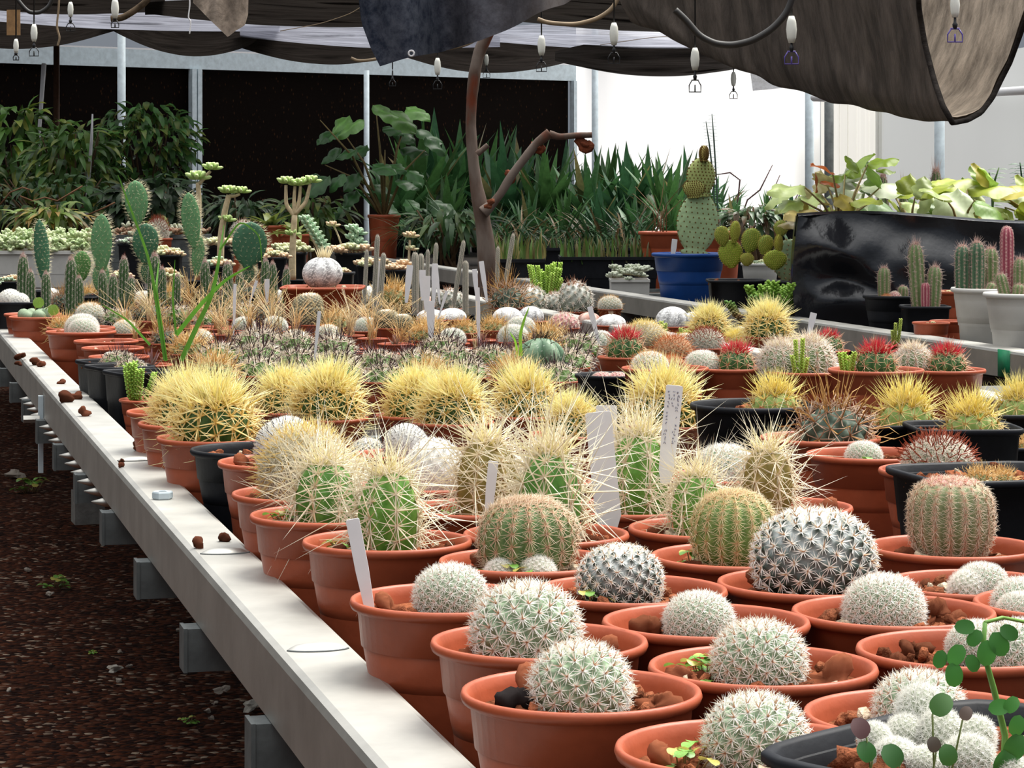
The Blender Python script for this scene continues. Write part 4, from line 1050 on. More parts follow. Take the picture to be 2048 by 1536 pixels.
def sprigs(n=9, H=3., col=(.20, .36, .05), tipc=(.42, .60, .12), lw=.30, spread=1.):
    """upright stems ringed with tiny leaves"""
    def f(t, loc, r, rg):
        mb = MB()
        for j in range(n):
            a = rg.uniform(0, 6.28); q = rg.uniform(.1, .5) * spread; hh = H * rg.uniform(.55, 1.05)
            b = np.array([q * math.cos(a), q * math.sin(a), 0]); e = np.array([q * 2.4 * math.cos(a), q * 2.4 * math.sin(a), hh])
            m = b * .4 + e * .6; m[2] = hh * .5
            mb.tube([b, m, e], [.10, .08, .05], 5, (.35, .22, .08))
            k = int(hh / .16)
            for i in range(k):
                u = (i + .5) / k
                if u < .12: continue
                p = (1 - u) ** 2 * b + 2 * u * (1 - u) * m + u * u * e
                c = np.array(col) + (np.array(tipc) - np.array(col)) * u
                for s in range(3):
                    an = i * 1.1 + s * 2.09
                    fatleaf(mb, p, (math.cos(an), math.sin(an), .55), lw, lw * .5, c * rg.uniform(.85, 1.15))
        part('leafy_stems', mb.build('leafy_stems', M_FAT), t, loc, scale=r)
    return f
def straws(n=26, H=4., col=(.62, .46, .22), spread=1.2, heads=False):
    def f(t, loc, r, rg):
        mb = MB()
        for j in range(n):
            a = rg.uniform(0, 6.28); hh = H * rg.uniform(.3, 1.); q = spread * rg.uniform(.2, 1.) * hh / H * 2
            e = np.array([q * math.cos(a), q * math.sin(a), hh]); m = np.array([q * .25 * math.cos(a), q * .25 * math.sin(a), hh * .6])
            b = np.array([rg.normal(0, .25), rg.normal(0, .25), 0])
            k = np.array([rg.normal(0, .2), rg.normal(0, .2), 0]) * hh * .3
            c = np.array(col) * rg.uniform(.65, 1.3)
            mb.tube([b, m, e, e + k + [0, 0, -abs(k[0]) * .3]], [.030, .026, .018, .008], 4, c)
            if heads and rg.uniform() < .4:
                for q_ in range(7):
                    mb.blob(e * (1 - q_ * .03) , .045, 5, .3, (.70, .58, .30), (1, 1, 1.8), 5, 4)
        part('dry_straws', mb.build('dry_straws', M_SPINE), t, loc, scale=r)
    return f
def hawo(n=14, col=(.16, .22, .17), tipc=(.34, .16, .17), L=2.0):
    def f(t, loc, r, rg):
        mb = MB()
        for j in range(n):
            a = j * 2.4; el = .5 + .9 * j / n
            D = (math.cos(a) * math.cos(el), math.sin(a) * math.cos(el), math.sin(el))
            mb.leaf((0, 0, 0), D, (-D[0], -D[1], 1.5), L * rg.uniform(.7, 1.1), .42, col, -.15, 6, .5, 'sword', tipc)
            mb.leaf((0.01, 0.01, -.03), D, (-D[0], -D[1], 1.5), L * .98, .40, np.array(col) * .8, -.15, 6, .3, 'sword', tipc)
        part('stiff_leaves', mb.build('stiff_leaves', M_LEAF), t, loc, scale=r)
    return f
def agave_mesh(i, n=30, L=1., W=.11, col=(.035, .085, .04), spread=.75):
    rg = np.random.default_rng(600 + i); mb = MB()
    for j in range(n):
        a = j * 2.399 + rg.uniform(-.2, .2); el = PI / 2 - (1 - j / n) ** .8 * spread * rg.uniform(.7, 1.15)
        D = np.array([math.cos(a) * math.cos(el), math.sin(a) * math.cos(el), math.sin(el)])
        c = np.array(col) * rg.uniform(.6, 1.5)
        tc = c * 1.35 if rg.uniform() > .12 else np.array([.30, .24, .10])
        mb.leaf((0, 0, 0), D, (-D[0], -D[1], .8), L * rg.uniform(.62, 1.05), W * rg.uniform(.8, 1.25), c, rg.uniform(.05, .5) * (1 - j / n) , 8, .28, 'sword', tc)
    return mb.build('sword_leaves', M_LEAF)
def shrub(u, v, w, h, d, label, n=320, col=(.045, .10, .02), tipc=(.16, .20, .03), L=.10, W=.028, seed=0, drape=.5, base_h=TRAY):
    """leafy shrub whose crown centre is at (u, v), standing on the bench"""
    rg = np.random.default_rng(seed)
    k = d / FPX
    base = Vector((X(u, d), d * DK, CAM - base_h))
    t = thing('leafy_shrub', label, 'shrub', base, 0, 'dark leafy shrubs at the back')
    c = P(u, v, d) - base; rx, rz = w * k / 2, h * k / 2
    sm = MB(); fo = MB()
    for j in range(9):
        a = rg.uniform(0, 6.28); q = rg.uniform(.3, .95)
        e = np.array([c.x + rx * q * math.cos(a), rx * .6 * q * math.sin(a), c.z + rz * rg.uniform(-.2, .9)])
        sm.tube([(rg.normal(0, .02), rg.normal(0, .02), 0), (e[0] * .4, e[1] * .4, e[2] * .5), e], [.008, .006, .003], 6, (.10, .06, .03))
    for j in range(n):
        dv = rg.normal(size=3); dv /= np.linalg.norm(dv); q = rg.uniform(.45, 1.0) ** .6
        p = np.array([c.x + dv[0] * rx * q, dv[1] * rx * .6 * q, c.z + dv[2] * rz * q])
        if p[2] < .02: continue
        cc = np.array(col) * rg.uniform(.45, 1.6)
        tc = np.array(tipc) if rg.uniform() < .3 else cc * 1.3
        D = np.array([dv[0], dv[1] - .2, rg.uniform(-.6, .7) - drape * .4]) + rg.normal(0, .3, 3)
        fo.leaf(p, D, (0, -.3, 1), L * rg.uniform(.6, 1.2), W * rg.uniform(.8, 1.2), cc, rg.uniform(.2, .9), 4, .3, 'lance', tc)
    part('stems', sm.build('stems', M_STEM), t); part('foliage', fo.build('foliage', M_LEAF), t)
    return t
def big_leaf(mb, p, D, up, L, W, col, vein=None, lobes=3, seed=0):
    """broad leaf with a wavy lobed edge"""
    rg = np.random.default_rng(seed)
    p = np.array(p, float); D = np.array(D, float); D /= np.linalg.norm(D)
    up = np.array(up, float); up = up - D * np.dot(D, up); up /= np.linalg.norm(up); S = np.cross(D, up)
    n, m = 12, 9
    tt = np.linspace(0, 1, n)
    w = np.sin(PI * tt ** .8) ** .75 * (.82 + .34 * np.abs(np.sin(tt * PI * lobes + .3))) + .02
    rows = []; cols = []
    ph = rg.uniform(0, 6)
    for i in range(n):
        x = np.linspace(-1, 1, m) * w[i] * W / 2
        sag = -.22 * L * tt[i] ** 2 * rg.uniform(.9, 1.1) - .1 * W * np.abs(np.linspace(-1, 1, m)) ** 2 + .05 * W * np.sin(tt[i] * 9 + ph + np.linspace(-1, 1, m) * 3)
        rows.append(p + D * L * tt[i] + S * x[:, None] + up * sag[:, None])
        f = 1 + .2 * np.abs(np.linspace(-1, 1, m)) 
        cc = np.array(col) * f[:, None]
        if vein is not None: cc[m // 2] = vein
        cols.append(cc)
    mb.grid(np.array(rows), np.array(cols))
SKY, SUN, EXPO = 1.0, 3.6, 0.8
# ================================================================= build
add_setting()
add_overhead()

# ---- front of the bench: pincushions, long-spined columns, hedgehogs
PIN = 'white pincushion cacti in terracotta pots'
T = potted
T([('pin#0', 1160, -.004, 88)], 0, 1378, 'white pincushion cactus in the nearest whole terracotta pot, black lump at its left', left=920, group=PIN, stones=3, dark=True)
T([('pin#1', 1052, 0, 96)], 0, 1278, 'large white pincushion cactus second along the bench rail', left=860, group=PIN, stones=4)
T([('fine#0', 900, .008, 66)], 0, 1194, 'low white pincushion cactus in the pot with a slanting white label', left=699, group=PIN, stones=1)
T([('long#0', 778, 0, 57)], 0, 1078, 'green column cactus with long cream spines nearest the bench rail', left=604, group='long-spined column cacti', stones=3, weeds=1)
T([('hedge#0', 1055, 0, 96, 1.02), ('snow', 1000, -.03, 26), ('snow', 1075, -.034, 30)], 0, 1118, 'ribbed hedgehog cactus with peach crown, small white pups at its foot', left=876, group='ribbed hedgehog cacti', stones=3, weeds=2)
T([('dark#1', 1240, 0, 78)], 1262, 1176, 'smaller dark cactus with white star spines, behind the large pincushions', group='dark star-spined cacti', stones=1, weeds=1)
T([('fine#1', 1398, 0, 63)], 1412, 1250, 'small white pincushion cactus below and left of the big dark globe', group=PIN, stones=2)
T([('pin#2', 1517, -.002, 82)], 1526, 1328, 'white pincushion cactus with yellow-green weeds left of it', group=PIN, stones=2, weeds=2)
T([('pin#1', 1514, .006, 92)], 0, 1490, 'white pincushion cactus at the bottom edge, left of the black square pot', left=1228, group=PIN, stones=1, weeds=1)
T([('fine#2', 1768, 0, 72)], 0, 1230, 'flat white pincushion cactus between two rough brown lava lumps', left=1580, group=PIN, stones=4)
T([('dark#0', 1630, .006, 112)], 1624, 1168, 'largest dark globe cactus covered with white star spines', group='dark star-spined cacti', stones=3)
T([('hedge#1', 1468, 0, 83, 1.06)], 0, 1108, 'round ribbed hedgehog cactus with tan crown behind the big dark globe', left=1301, group='ribbed hedgehog cacti', stones=2, weeds=1)
T([('hedge#2', 1902, 0, 75)], 1907, 1090, 'tall ribbed hedgehog cactus with a pink crown at the right', group='ribbed hedgehog cacti', stones=1)
T([('fine#1', 1962, -.004, 48), ('snow', 1930, -.012, 34)], 0, 1163, 'small pale clustered pincushion below the pink-crowned hedgehog cactus', s=.94, left=1770, group=PIN, stones=3)
T([('fine#0', 2046, 0, 56), ('fine#2', 2030, -.02, 44)], 0, 1212, 'white cactus cut by the right edge, behind a trifoliate weed', left=1945, group=PIN)
T([('fine#2', 1965, .012, 58), ('fine#0', 2030, -.018, 72)], 0, 1294, 'two-headed white-green cactus in the pot behind the black tray', left=1712, group=PIN, stones=3)
T([('pin#2', 1838, 0, 80)], 0, 1436, 'white pincushion cactus half hidden behind the snowy cluster', left=1603, group=PIN)
# ---- black square pot with the snowy cluster at the bottom right
def snowy(t, sz, d):
    base = t.location
    for i, (u, v, r, hf) in enumerate([(1842, 1440, 50, 1.35), (1812, 1462, 38, 1.0), (1880, 1470, 44, 1.2), (1750, 1478, 32, 1.1), (1790, 1506, 42, .9), (1952, 1472, 38, 1.1), (1938, 1512, 48, 1.0), (1850, 1515, 40, .8), (2030, 1532, 34, .8)]):
        ck = cactus('snow'); k = d / FPX
        dd = .012 - (v - 1440) / 90 * .03
        p = P(u, v, d + dd) - base
        b = part('cactus_body', ck['body'], t, (p.x, p.y, max(sz - .004, p.z - r * k * .8)), (0, 0, i), (r * k / 1.12, r * k / 1.12, r * k * hf / 1.12)); part('spines', ck['spines'], b, kind='stuff')
    mb = MB(); rg = np.random.default_rng(77)
    st = [P(2008, 1530, d - .01), P(2010, 1470, d - .012), P(1988, 1380, d - .016), P(1966, 1300, d - .018), P(1970, 1245, d - .018), P(2005, 1235, d - .012), P(2060, 1246, d)]
    sv = [p - base for p in st]
    mb.tube(sv[:5], [.0015, .0014, .0013, .0011, .0009], 6, (.14, .30, .06)); mb.tube(sv[4:], .0008, 6, (.20, .38, .08))
    part('weed_stem', mb.build('weed_stem', M_FAT), t, label='tall bent green weed stem')
    lm = MB()
    for (u, v, L, dx, dz) in [(1925, 1290, .016, -.55, -.8), (1905, 1325, .017, .1, -1), (1885, 1300, .013, -.3, -1), (1935, 1310, .013, .5, -.8), (1950, 1255, .014, -.9, .1), (1985, 1265, .018, .5, -.85), (1975, 1280, .018, -.1, -1), (2000, 1255, .014, .8, -.4), (1962, 1262, .013, -.6, -.6),
                              (2035, 1395, .013, -.4, -.4), (2020, 1410, .015, -.8, -.1), (2040, 1430, .015, -.3, -.9), (2046, 1470, .02, -.5, -.7), (2025, 1500, .02, -.4, -.6), (2040, 1520, .02, -.8, -.3)]:
        p = P(u, v, d - .02) - base
        lm.leaf(p, (dx, -.25, dz), (0, -1, .25), L * .60, L * .42, np.array([.045, .17, .03]) * rg.uniform(.75, 1.5), .3, 5, .12, 'round')
    for (u, v, L, c) in [(1865, 1428, .017, (.08, .19, .05)), (1733, 1475, .015, (.15, .08, .08)), (1745, 1522, .015, (.05, .17, .04)), (1872, 1505, .011, (.10, .08, .06)), (1800, 1532, .017, (.05, .15, .04)), (1925, 1440, .010, (.16, .12, .10)), (1900, 1532, .015, (.06, .17, .04))]:
        p = P(u, v, d - .028) - base
        lm.leaf(p, (rg.uniform(-.5, .5), -.2, .6), (0, -1, .5), L * .6, L * .5, np.array(c), .4, 5, .1, 'round')
        lm.tube([(p.x + rg.uniform(-.006, .006), p.y + .01, sz), p], .0004, 4, (.16, .20, .06))
    part('weed_leaves', lm.build('weed_leaves', M_LEAF), t)
xc, yc = .212, .748
T([], 0, 0, 'snowy white clustered cactus with weeds in the black square pot nearest the corner', s=1.6, hs=1.19, pot='square', rot=math.radians(45), d=yc, name='potted_cactus', extra=snowy, group='black square pots', check=False, left=(xc / yc * FPX + 1024) - .0612 * 1.6 / yc * FPX) 

# ---- second zone
LS = 'long-spined column cacti'
T([('long#1', 650, 0, 55)], 0, 1026, 'squat green cactus with long cream spines left of the nearest column', left=499, group=LS, weeds=2)
T([('fuzzy', 612, 0, 86, 1.0)], 0, 983, 'pale fuzzy globe cactus with yellow top in the pot by the rail', left=463, group='fuzzy globe cacti', stones=2)
T([('blackpin', 575, 0, 62)], 0, 920, 'white globe cactus with thin black upright spines nearest the rail', left=435, group='black-needled globes', stones=1)
T([], 0, 905, 'empty-looking black round pot squeezed between terracotta pots at the rail', left=378, pot='round_black', cat='flower pot', name='potted_cactus', check=False)
GB = 'golden barrel cacti'
T([('gold#0', 432, -.004, 74)], 0, 872, 'nearest golden barrel cactus, wide dark green body showing by the rail', left=313, group=GB)
T([('gold#1', 376, .01, 62)], 0, 843, 'golden barrel cactus half hidden behind the nearest one at the rail', left=276, group=GB, check=False)
T([('gold#2', 345, .02, 40)], 0, 820, 'smallest golden barrel at the rail, right of the green leafy sprig', left=253, group=GB, check=False)
T([(sprigs(15, 3.4, (.17, .33, .04), (.40, .62, .10), .34, 1.4), 272, 0, 24)], 0, 797, 'bright green leafy sprig succulent in a small terracotta pot by the rail', s=.7, left=238, cat='succulent', name='potted_succulent', group='green sprig succulents')
gb = [('gold#1', 570, 792, 50, 'golden barrel right of the nearest one, left of a touching pair'), ('gold#2', 655, 806, 62, 'golden barrel with green body showing, right of its pale yellow neighbour'), ('gold#0', 832, 800, 54, 'golden barrel left of a touching twin, in the middle of the row'), ('gold#1', 905, 814, 58, 'golden barrel right twin just above the middle column cactus'),
      ('gold#2', 1052, 800, 56, 'upright golden barrel with dark green body before the black pots'), ('gold#0', 1145, 838, 48, 'golden barrel just left of the big white label'), ('gold#1', 1328, 820, 66, 'tall golden barrel behind the label with handwriting')]
for k_, u, v, r, lab in gb: T([(k_, u, 0, r)], u, v + 28, lab, s=.8, group=GB, check=False)
H = LS
T([('long#2', 975, 0, 56, .9)], 965, 1012, 'green column cactus with long spines left of the hedgehog crown', group=LS, weeds=1)
T([('long#1', 1098, 0, 58, 1.35)], 1092, 1064, 'green column cactus with long spines directly behind the peach-crowned hedgehog', group=LS, stones=2)
T([('long#0', 1280, 0, 53, 1.12)], 1262, 1012, 'green column cactus right of the big white label', s=.95, group=LS)
T([('long#0', 1395, 0, 46, 1.0)], 0, 1052, 'green column cactus with yellow crown tuft left of the tan-crowned hedgehog', left=1256, group=LS, stones=1)
T([('long#2', 1535, 0, 46, .95)], 1552, 1010, 'brownish column cactus with the longest white spines', group=LS, stones=2)
PF = 'pale fuzzy globes in the middle'
T([('ball', 868, 0, 58, 1.2)], 858, 965, 'pale pinkish bristly globe behind the nearest long-spined column', group=PF)
T([('ball', 1072, .0, 46)], 1080, 960, 'white woolly globe between two green columns and the golden barrels', s=.8, group=PF, check=False)
T([('blackpin', 812, 0, 42)], 805, 905, 'smaller white globe with black upright spines left of the columns', s=.8, group='black-needled globes', check=False)
T([('dark#1', 735, 0, 30)], 728, 920, 'small dark cactus between the two black-needled white globes', s=.7, group='dark star-spined cacti', check=False)
T([('fine#2', 1450, 0, 56)], 1448, 950, 'pale cream globe between the columns and the hook-spined cactus', s=.9, group=PF, check=False)
T([('fuzzy', 700, 0, 50)], 708, 985, 'pale bristly globe right of the yellow-topped fuzzy cactus', s=.8, group='fuzzy globe cacti', check=False)
# right middle
T([('fine#0', 1724, -.012, 33)], 0, 905, 'small globe cactus with round clover leaves in a clean terracotta pot', left=1612, group='small globes', weeds=0,
  extra=lambda t, sz, d: part('clover_weed', weed_mesh(1), t, ((1722 - 1738) * d / FPX, -.026, sz), (0, 0, 1.2), .018))
T([('tanhook', 1668, 0, 62)], 1640, 872, 'blue-grey cactus with long tan hooked spines', s=1.0, pot='terracotta', group='hook-spined cacti', check=False)
T([('hook', 1876, 0, 66)], 0, 937, 'globe cactus with a crown of rust-red hooked spines', left=1757, group='hook-spined cacti')
T([('tanstar', 1960, -.0, 26), ('tanstar', 2010, .01, 22)], 1975, 935, 'black square pot of small tan-spined seedlings behind the pink-crowned hedgehog', s=1.35, hs=1.12, pot='square', rot=.25, group='black square pots', check=False)
T([('tanstar', 2050, 0, 20)], 2035, 888, 'small black round pot at the right edge, above the black square seedling pot', s=.75, pot='round_black', group='black round pots', check=False)
PG = 'yellow-spined cacti in black pots'
T([('pgold', 1550, 0, 48)], 1508, 806, 'small green cactus with sparse gold spines in a black pot', s=1.15, pot='round_black', group=PG, check=False)
T([('pgold', 1812, 0, 54, 1.1)], 1790, 842, 'light green barrel with a round burst of yellow spines, black pot', s=1.0, pot='square', rot=.1, group=PG, check=False)
T([('pgold', 1945, 0, 52)], 1925, 836, 'light green yellow-spined barrel in the wide black pot, left of the edge', s=1.05, pot='square', rot=.05, group=PG, check=False)
T([('pgold', 2040, 0, 44, 1.15)], 2062, 822, 'yellow-spined barrel cut by the right edge of the picture', s=1.0, pot='square', group=PG, check=False)
# row of terracotta pots at the right
RP = 'terracotta pots in the right middle row'
T([('orange', 1300, 0, 34), ('rust', 1345, .02, 26)], 1330, 734, 'white globe with orange spine tips in the leftmost pot of the right row', s=1.0, group=RP)
T([('red#0', 1470, -.01, 36), ('fine#1', 1405, .0, 32)], 1462, 737, 'red-tipped barrel and white globe sharing a terracotta pot, right row', s=.96, group=RP)
T([('wspiny', 1562, 0, 40), ('wspiny', 1622, .012, 44), (sprigs(6, 4.6, (.26, .40, .05), (.55, .72, .12), .36, 1.6), 1595, -.03, 17)], 1610, 740, 'pair of white-spined barrels with a lime green sprig in one pot', s=.95, group=RP)
T([('red#0', 1752, 0, 40), (sprigs(7, 3.2, (.26, .42, .05), (.50, .70, .12), .4, 1.5), 1694, .0, 17)], 1752, 737, 'barrel with the reddest spines beside a yellow-green sprig', s=1.06, group=RP)
T([('red#1', 1892, -.012, 36), ('wspiny', 1828, .01, 34)], 1888, 737, 'red-spined barrel at the right end of the row, pale spiny neighbour beside it', s=.96, group=RP)
RB = 'red-spined and woolly cacti behind the right row'
T([('red#1', 1250, 0, 36)], 1250, 712, 'dark green barrel with pinkish red spines left of the right row', s=.75, group=RB, check=False)
T([('rust', 1345, 0, 34)], 1355, 712, 'rust-red bristly globe behind the orange-tipped one', s=.6, group=RB, check=False)
T([('fuzzy', 1290, 0, 38, .8)], 1290, 690, 'golden yellow fuzzy globe left, before the white star-shaped cacti', s=.6, group='golden fuzzy globes', check=False)
T([('gold#2', 1418, 0, 33)], 1418, 668, 'golden yellow bristly globe beside the grey beam, the middle one of three', s=.6, group='golden fuzzy globes', check=False)
T([('gold#0', 1535, 0, 40)], 1535, 672, 'golden yellow bristly globe beside the grey beam, the tallest of three', s=.7, group='golden fuzzy globes', check=False)
T([('hook', 1412, 0, 33)], 1412, 695, 'greyish brown bristly globe behind the red-and-white shared pot', s=.6, group=RB, check=False)
T([('pgold', 1473, 0, 24)], 1480, 690, 'little yellow tuft cactus behind the red-tipped barrel', s=.5, group=RB, check=False)
T([('red#0', 1658, 0, 26)], 1660, 700, 'small red-tipped cactus behind the white-spined pair', s=.6, group=RB, check=False)
T([('astro#0', 1345, 0, 34, 1.0), ('stick', 1340, 0, 3), ('stick', 1362, 0, 3)], 1345, 652, 'white star cactus with brown dried stubs on top by the grey beam', s=.6, group='white star cacti', check=False)
T([('astro#1', 1222, 0, 30)], 1222, 650, 'white star cactus with a small brown top stub', s=.55, group='white star cacti', check=False)
T([('astro#0', 1388, 0, 24)], 1390, 650, 'smaller white star cactus right of the one with dried stubs', s=.5, group='white star cacti', check=False)
T([('astro#1', 1512, 0, 24)], 1505, 655, 'white star cactus touching the tallest golden globe', s=.5, group='white star cacti', check=False)
T([('astro#1', 1015, 0, 33, 1.05)], 1015, 640, 'white flattened star cactus right of the tall white labels', s=.6, group='white star cacti', check=False)
T([('astro#0', 1062, 0, 26)], 1070, 642, 'cream star cactus right of the flattened white one', s=.5, group='white star cacti', check=False)
T([('astro#1', 862, 0, 30)], 862, 640, 'white flattened star cactus behind a short white label', s=.55, group='white star cacti', check=False)
T([('astro#1', 905, 0, 30)], 910, 638, 'white star cactus between the label and dry straws', s=.55, group='white star cacti', check=False)
T([('astro#2', 846, 0, 25)], 846, 612, 'pinkish brown star cactus behind the white ones', s=.5, group='white star cacti', check=False)
T([('astro#2', 1178, 0, 24)], 1182, 645, 'pinkish star cactus beside a pale label, left of white ones', s=.5, group='white star cacti', check=False)
T([('redball', 1128, 0, 28)], 1128, 655, 'bright red spiny ball behind the bishop cap cactus', s=.55, group=RB, check=False)
T([('monk', 1082, 0, 50, .9)], 1082, 725, 'smooth grey-green five-ribbed cactus with black top spines', s=.78, pot='square', rot=.2, group='bishop cap cactus', check=False)
T([('redball', 1205, 0, 20, .7), ('redball', 1235, 0, 20, .7)], 1222, 750, 'pair of small pink spiny balls in a black pot', s=.85, pot='round_black', check=False)
# left rail side, going away
T([], 0, 745, 'nearest of three tall black square pots by the rail', s=.80, hs=1.0, pot='square', rot=.5, left=206, group='tall black pots', cat='flower pot', check=False)
T([('star#0', 262, 0, 26)], 0, 730, 'middle of three tall black square pots by the rail', s=.80, hs=1.0, pot='square', rot=.5, left=170, group='tall black pots', check=False)
T([('star#1', 238, 0, 30)], 0, 720, 'farthest of three tall black square pots, whitish star cactus in it', s=.80, hs=1.0, pot='square', rot=.5, left=152, group='tall black pots', check=False)
T([(hawo(), 300, 0, 20)], 300, 728, 'blue-green stiff-leaved rosette with reddish tips above the black pots', s=.62, cat='succulent', name='potted_succulent', check=False)
T([('fine#1', 218, .01, 12)], 0, 706, 'small terracotta pot just behind the three black pots', s=.8, left=178, check=False)
T([], 0, 694, 'terracotta pot second behind the black pots', s=.85, left=163, cat='flower pot', check=False)
T([], 0, 687, 'terracotta pot right behind the two-globe pot, by the rail', s=.9, left=146, cat='flower pot', check=False)
T([('fine#0', 168, -.01, 26), ('fine#1', 158, .03, 30)], 0, 668, 'two green-white globes side by side in a terracotta pot by the rail', left=90, stones=3, group='small globes', check=False)
T([('tanstar', 128, 0, 24)], 0, 658, 'pot behind the two green-white globes, dark stones in it', left=92, check=False)
def greyclump(t, loc, r, rg):
    mb = MB()
    for j in range(6):
        a = j * 1.05; mb.blob((.6 * math.cos(a), .6 * math.sin(a), .35), .42, j, .1, (.20, .27, .17), (1, 1, .9), 12, 8)
    part('lobed_body', mb.build('lobed_body', M_BODY), t, loc, scale=r); lm = MB()
    for j, p in enumerate([(.1, -.2, 1.35), (.95, -.3, .95)]): lm.leaf(p, (.3, -.2, -.6), (0, -1, .3), .62, .6, (.22, .36, .06), .4, 5, .1, 'round'); lm.tube([(0, 0, .3), p], .03, 4, (.3, .3, .1))
    part('round_leaves', lm.build('round_leaves', M_LEAF), t, loc, scale=r)
T([(greyclump, 72, -.01, 36)], 0, 632, 'grey-green lobed clump with two round leaves in the farthest rail pot', left=18, s=.95, check=False)
T([], 0, 627, 'terracotta pot just behind the grey-green clump, its left rim showing', left=8, s=.95, cat='flower pot', check=False)
T([('ball', 20, 0, 22), ('ball', 45, -.03, 18)], 20, 602, 'two white globes in a black tray at the left edge', s=1.1, pot='square', check=False)
T([('ball', 103, 0, 16)], 106, 597, 'single small white globe behind the grey-green clump', s=.6, pot='square', check=False)

# ---- green grass blades and loose straws
def grass(u, v, d, blades, label, col=(.14, .36, .04), floor=TRAY):
    base = P(u, v, d); t = thing('grass_plant', label, 'grass', base, 0, 'grass growing between the pots')
    for pts, w in blades:
        mb = MB(); q = np.array([list(P(a, b, d + c) - base) for a, b, c in pts]); n = len(q)
        tt = np.linspace(0, n - 1, 24); sm = np.stack([np.interp(tt, range(n), q[:, k]) for k in range(3)], 1)
        for _ in range(4): sm[1:-1] = (sm[:-2] + 2 * sm[1:-1] + sm[2:]) / 4
        ww = w * d / FPX * np.sqrt(np.clip(1 - np.linspace(0, 1, 24) ** 1.6, .02, 1)) / 2
        T_ = np.gradient(sm, axis=0); T_ /= np.linalg.norm(T_, axis=1)[:, None]
        S = np.cross(T_, [0, 1., .15]); S /= np.linalg.norm(S, axis=1)[:, None]
        rows = np.stack([sm - S * ww[:, None], sm + np.array([0, .0015, 0]), sm + S * ww[:, None]], 1)
        c = np.array(col) * rng.uniform(.8, 1.3)
        mb.grid(rows, c); part('blade', mb.build('blade', M_LEAF), t)
    return t
grass(362, 725, 2.62, [([(330, 720, 0), (318, 640, 0), (300, 520, 0), (262, 420, 0), (236, 350, 0)], 7), ([(332, 722, 0), (322, 650, 0), (312, 580, 0), (318, 520, .02)], 7), ([(352, 670, .01), (400, 610, 0), (450, 560, -.01), (500, 532, -.02)], 9),
      ([(362, 722, 0), (395, 650, 0), (425, 590, 0), (438, 520, 0), (448, 450, .02)], 10), ([(352, 668, 0), (345, 600, 0), (350, 520, 0)], 5), ([(300, 690, 0), (255, 640, 0), (205, 610, 0)], 5), ([(440, 500, 0), (480, 440, 0), (520, 470, 0), (525, 540, 0)], 4)], 'tall green grass blades rising over the left rows, before the pads')
grass(1042, 712, 2.74, [([(1042, 712, 0), (1040, 670, 0), (1048, 640, 0), (1058, 615, 0)], 7), ([(1036, 712, 0), (1030, 680, 0), (1020, 665, 0)], 5)], 'bright green grass blade in front of the smooth five-ribbed cactus', (.30, .60, .06))
# ---- opuntia pads behind the left rows
OG = 'opuntias with flat green pads'
def opuntia(u, d, label, pads, pot='square', s=.75, gcol=(.12, .27, .12), name='potted_opuntia', floor=TRAY, hs=None, **kw):
    hs = hs or s; H = .105 * hs; v = VH + (floor - H) / d * FPX
    t = potted([], u, v, label, s=s, hs=hs, pot=pot, group=kw.pop('group', OG), cat='cactus', name=name, d=d, check=False, floor_h=floor)
    t.location.x = X(u, d)
    for i, (pu, pv, w, h, lean, yaw, *c) in enumerate(pads):
        add_pad(t, t.location, pu, pv, w, h, d - .004 * i, c[0] if c else gcol, math.radians(lean), math.radians(yaw), seed=int(pu), **kw)
    return t
dk = (.05, .14, .075)
opuntia(86, 4.75, 'narrow dark opuntia pad seen edge-on at the far left', [(83, 503, 34, 128, -6, 40, dk)])
opuntia(203, 4.6, 'tall slim opuntia pad before the pale trough', [(202, 556, 34, 62, 0, 10), (203, 487, 42, 118, 0, 5)])
opuntia(292, 4.7, 'two-tiered opuntia with the dark pad below and tall pad on top', [(295, 545, 26, 46, -4, 0, dk), (291, 486, 52, 78, 3, 10, dk), (273, 405, 46, 88, -4, 8)])
opuntia(398, 4.7, 'two-tiered slender opuntia beside the tree-like succulent', [(396, 512, 26, 82, 4, 20), (382, 440, 38, 110, -6, 15)])
opuntia(497, 4.6, 'broad dark round opuntia pad in the middle of the left rows', [(497, 548, 24, 38, 0, 0, dk), (499, 490, 70, 92, 5, 5, dk)])
opuntia(163, 4.5, 'small low opuntia pad left of the tall slim one', [(163, 533, 36, 62, 4, 8, (.09, .22, .06))])
# small dark columns with red tips
dc = [(45, 543, 24, 82), (62, 560, 20, 50), (92, 562, 20, 48), (140, 548, 24, 78), (160, 566, 18, 36), (208, 562, 19, 52), (224, 570, 20, 56), (246, 545, 22, 76), (262, 568, 18, 40), (306, 545, 26, 90), (324, 552, 18, 48), (350, 566, 18, 44), (413, 540, 20, 52), (430, 560, 18, 40), (455, 548, 22, 60), (480, 560, 18, 44), (530, 545, 20, 66), (548, 552, 18, 70), (570, 556, 17, 56)]
for n, (u, v, w, h) in enumerate(dc):
    d = 4.28 if v > 555 else 4.42
    r = w / 2; key = 'dcol'; H_ = CK and None
    lab = f'small dark green column cactus with reddish tip, {ORD[n + 1] if n < 15 else ["sixteenth", "seventeenth", "eighteenth", "nineteenth"][n - 15]} of its row from the left'
    s_ = .42
    vb = VH + (TRAY - .105 * s_) / d * FPX
    hh = (vb + 6 - (v - h / 2)) / (r * cactus('dcol')['H'])
    T([('dcol', u, 0, r * .92, hh, rng.uniform(-.05, .05))], u, vb, lab, s=s_, pot='square', group='small dark column cacti', check=False)
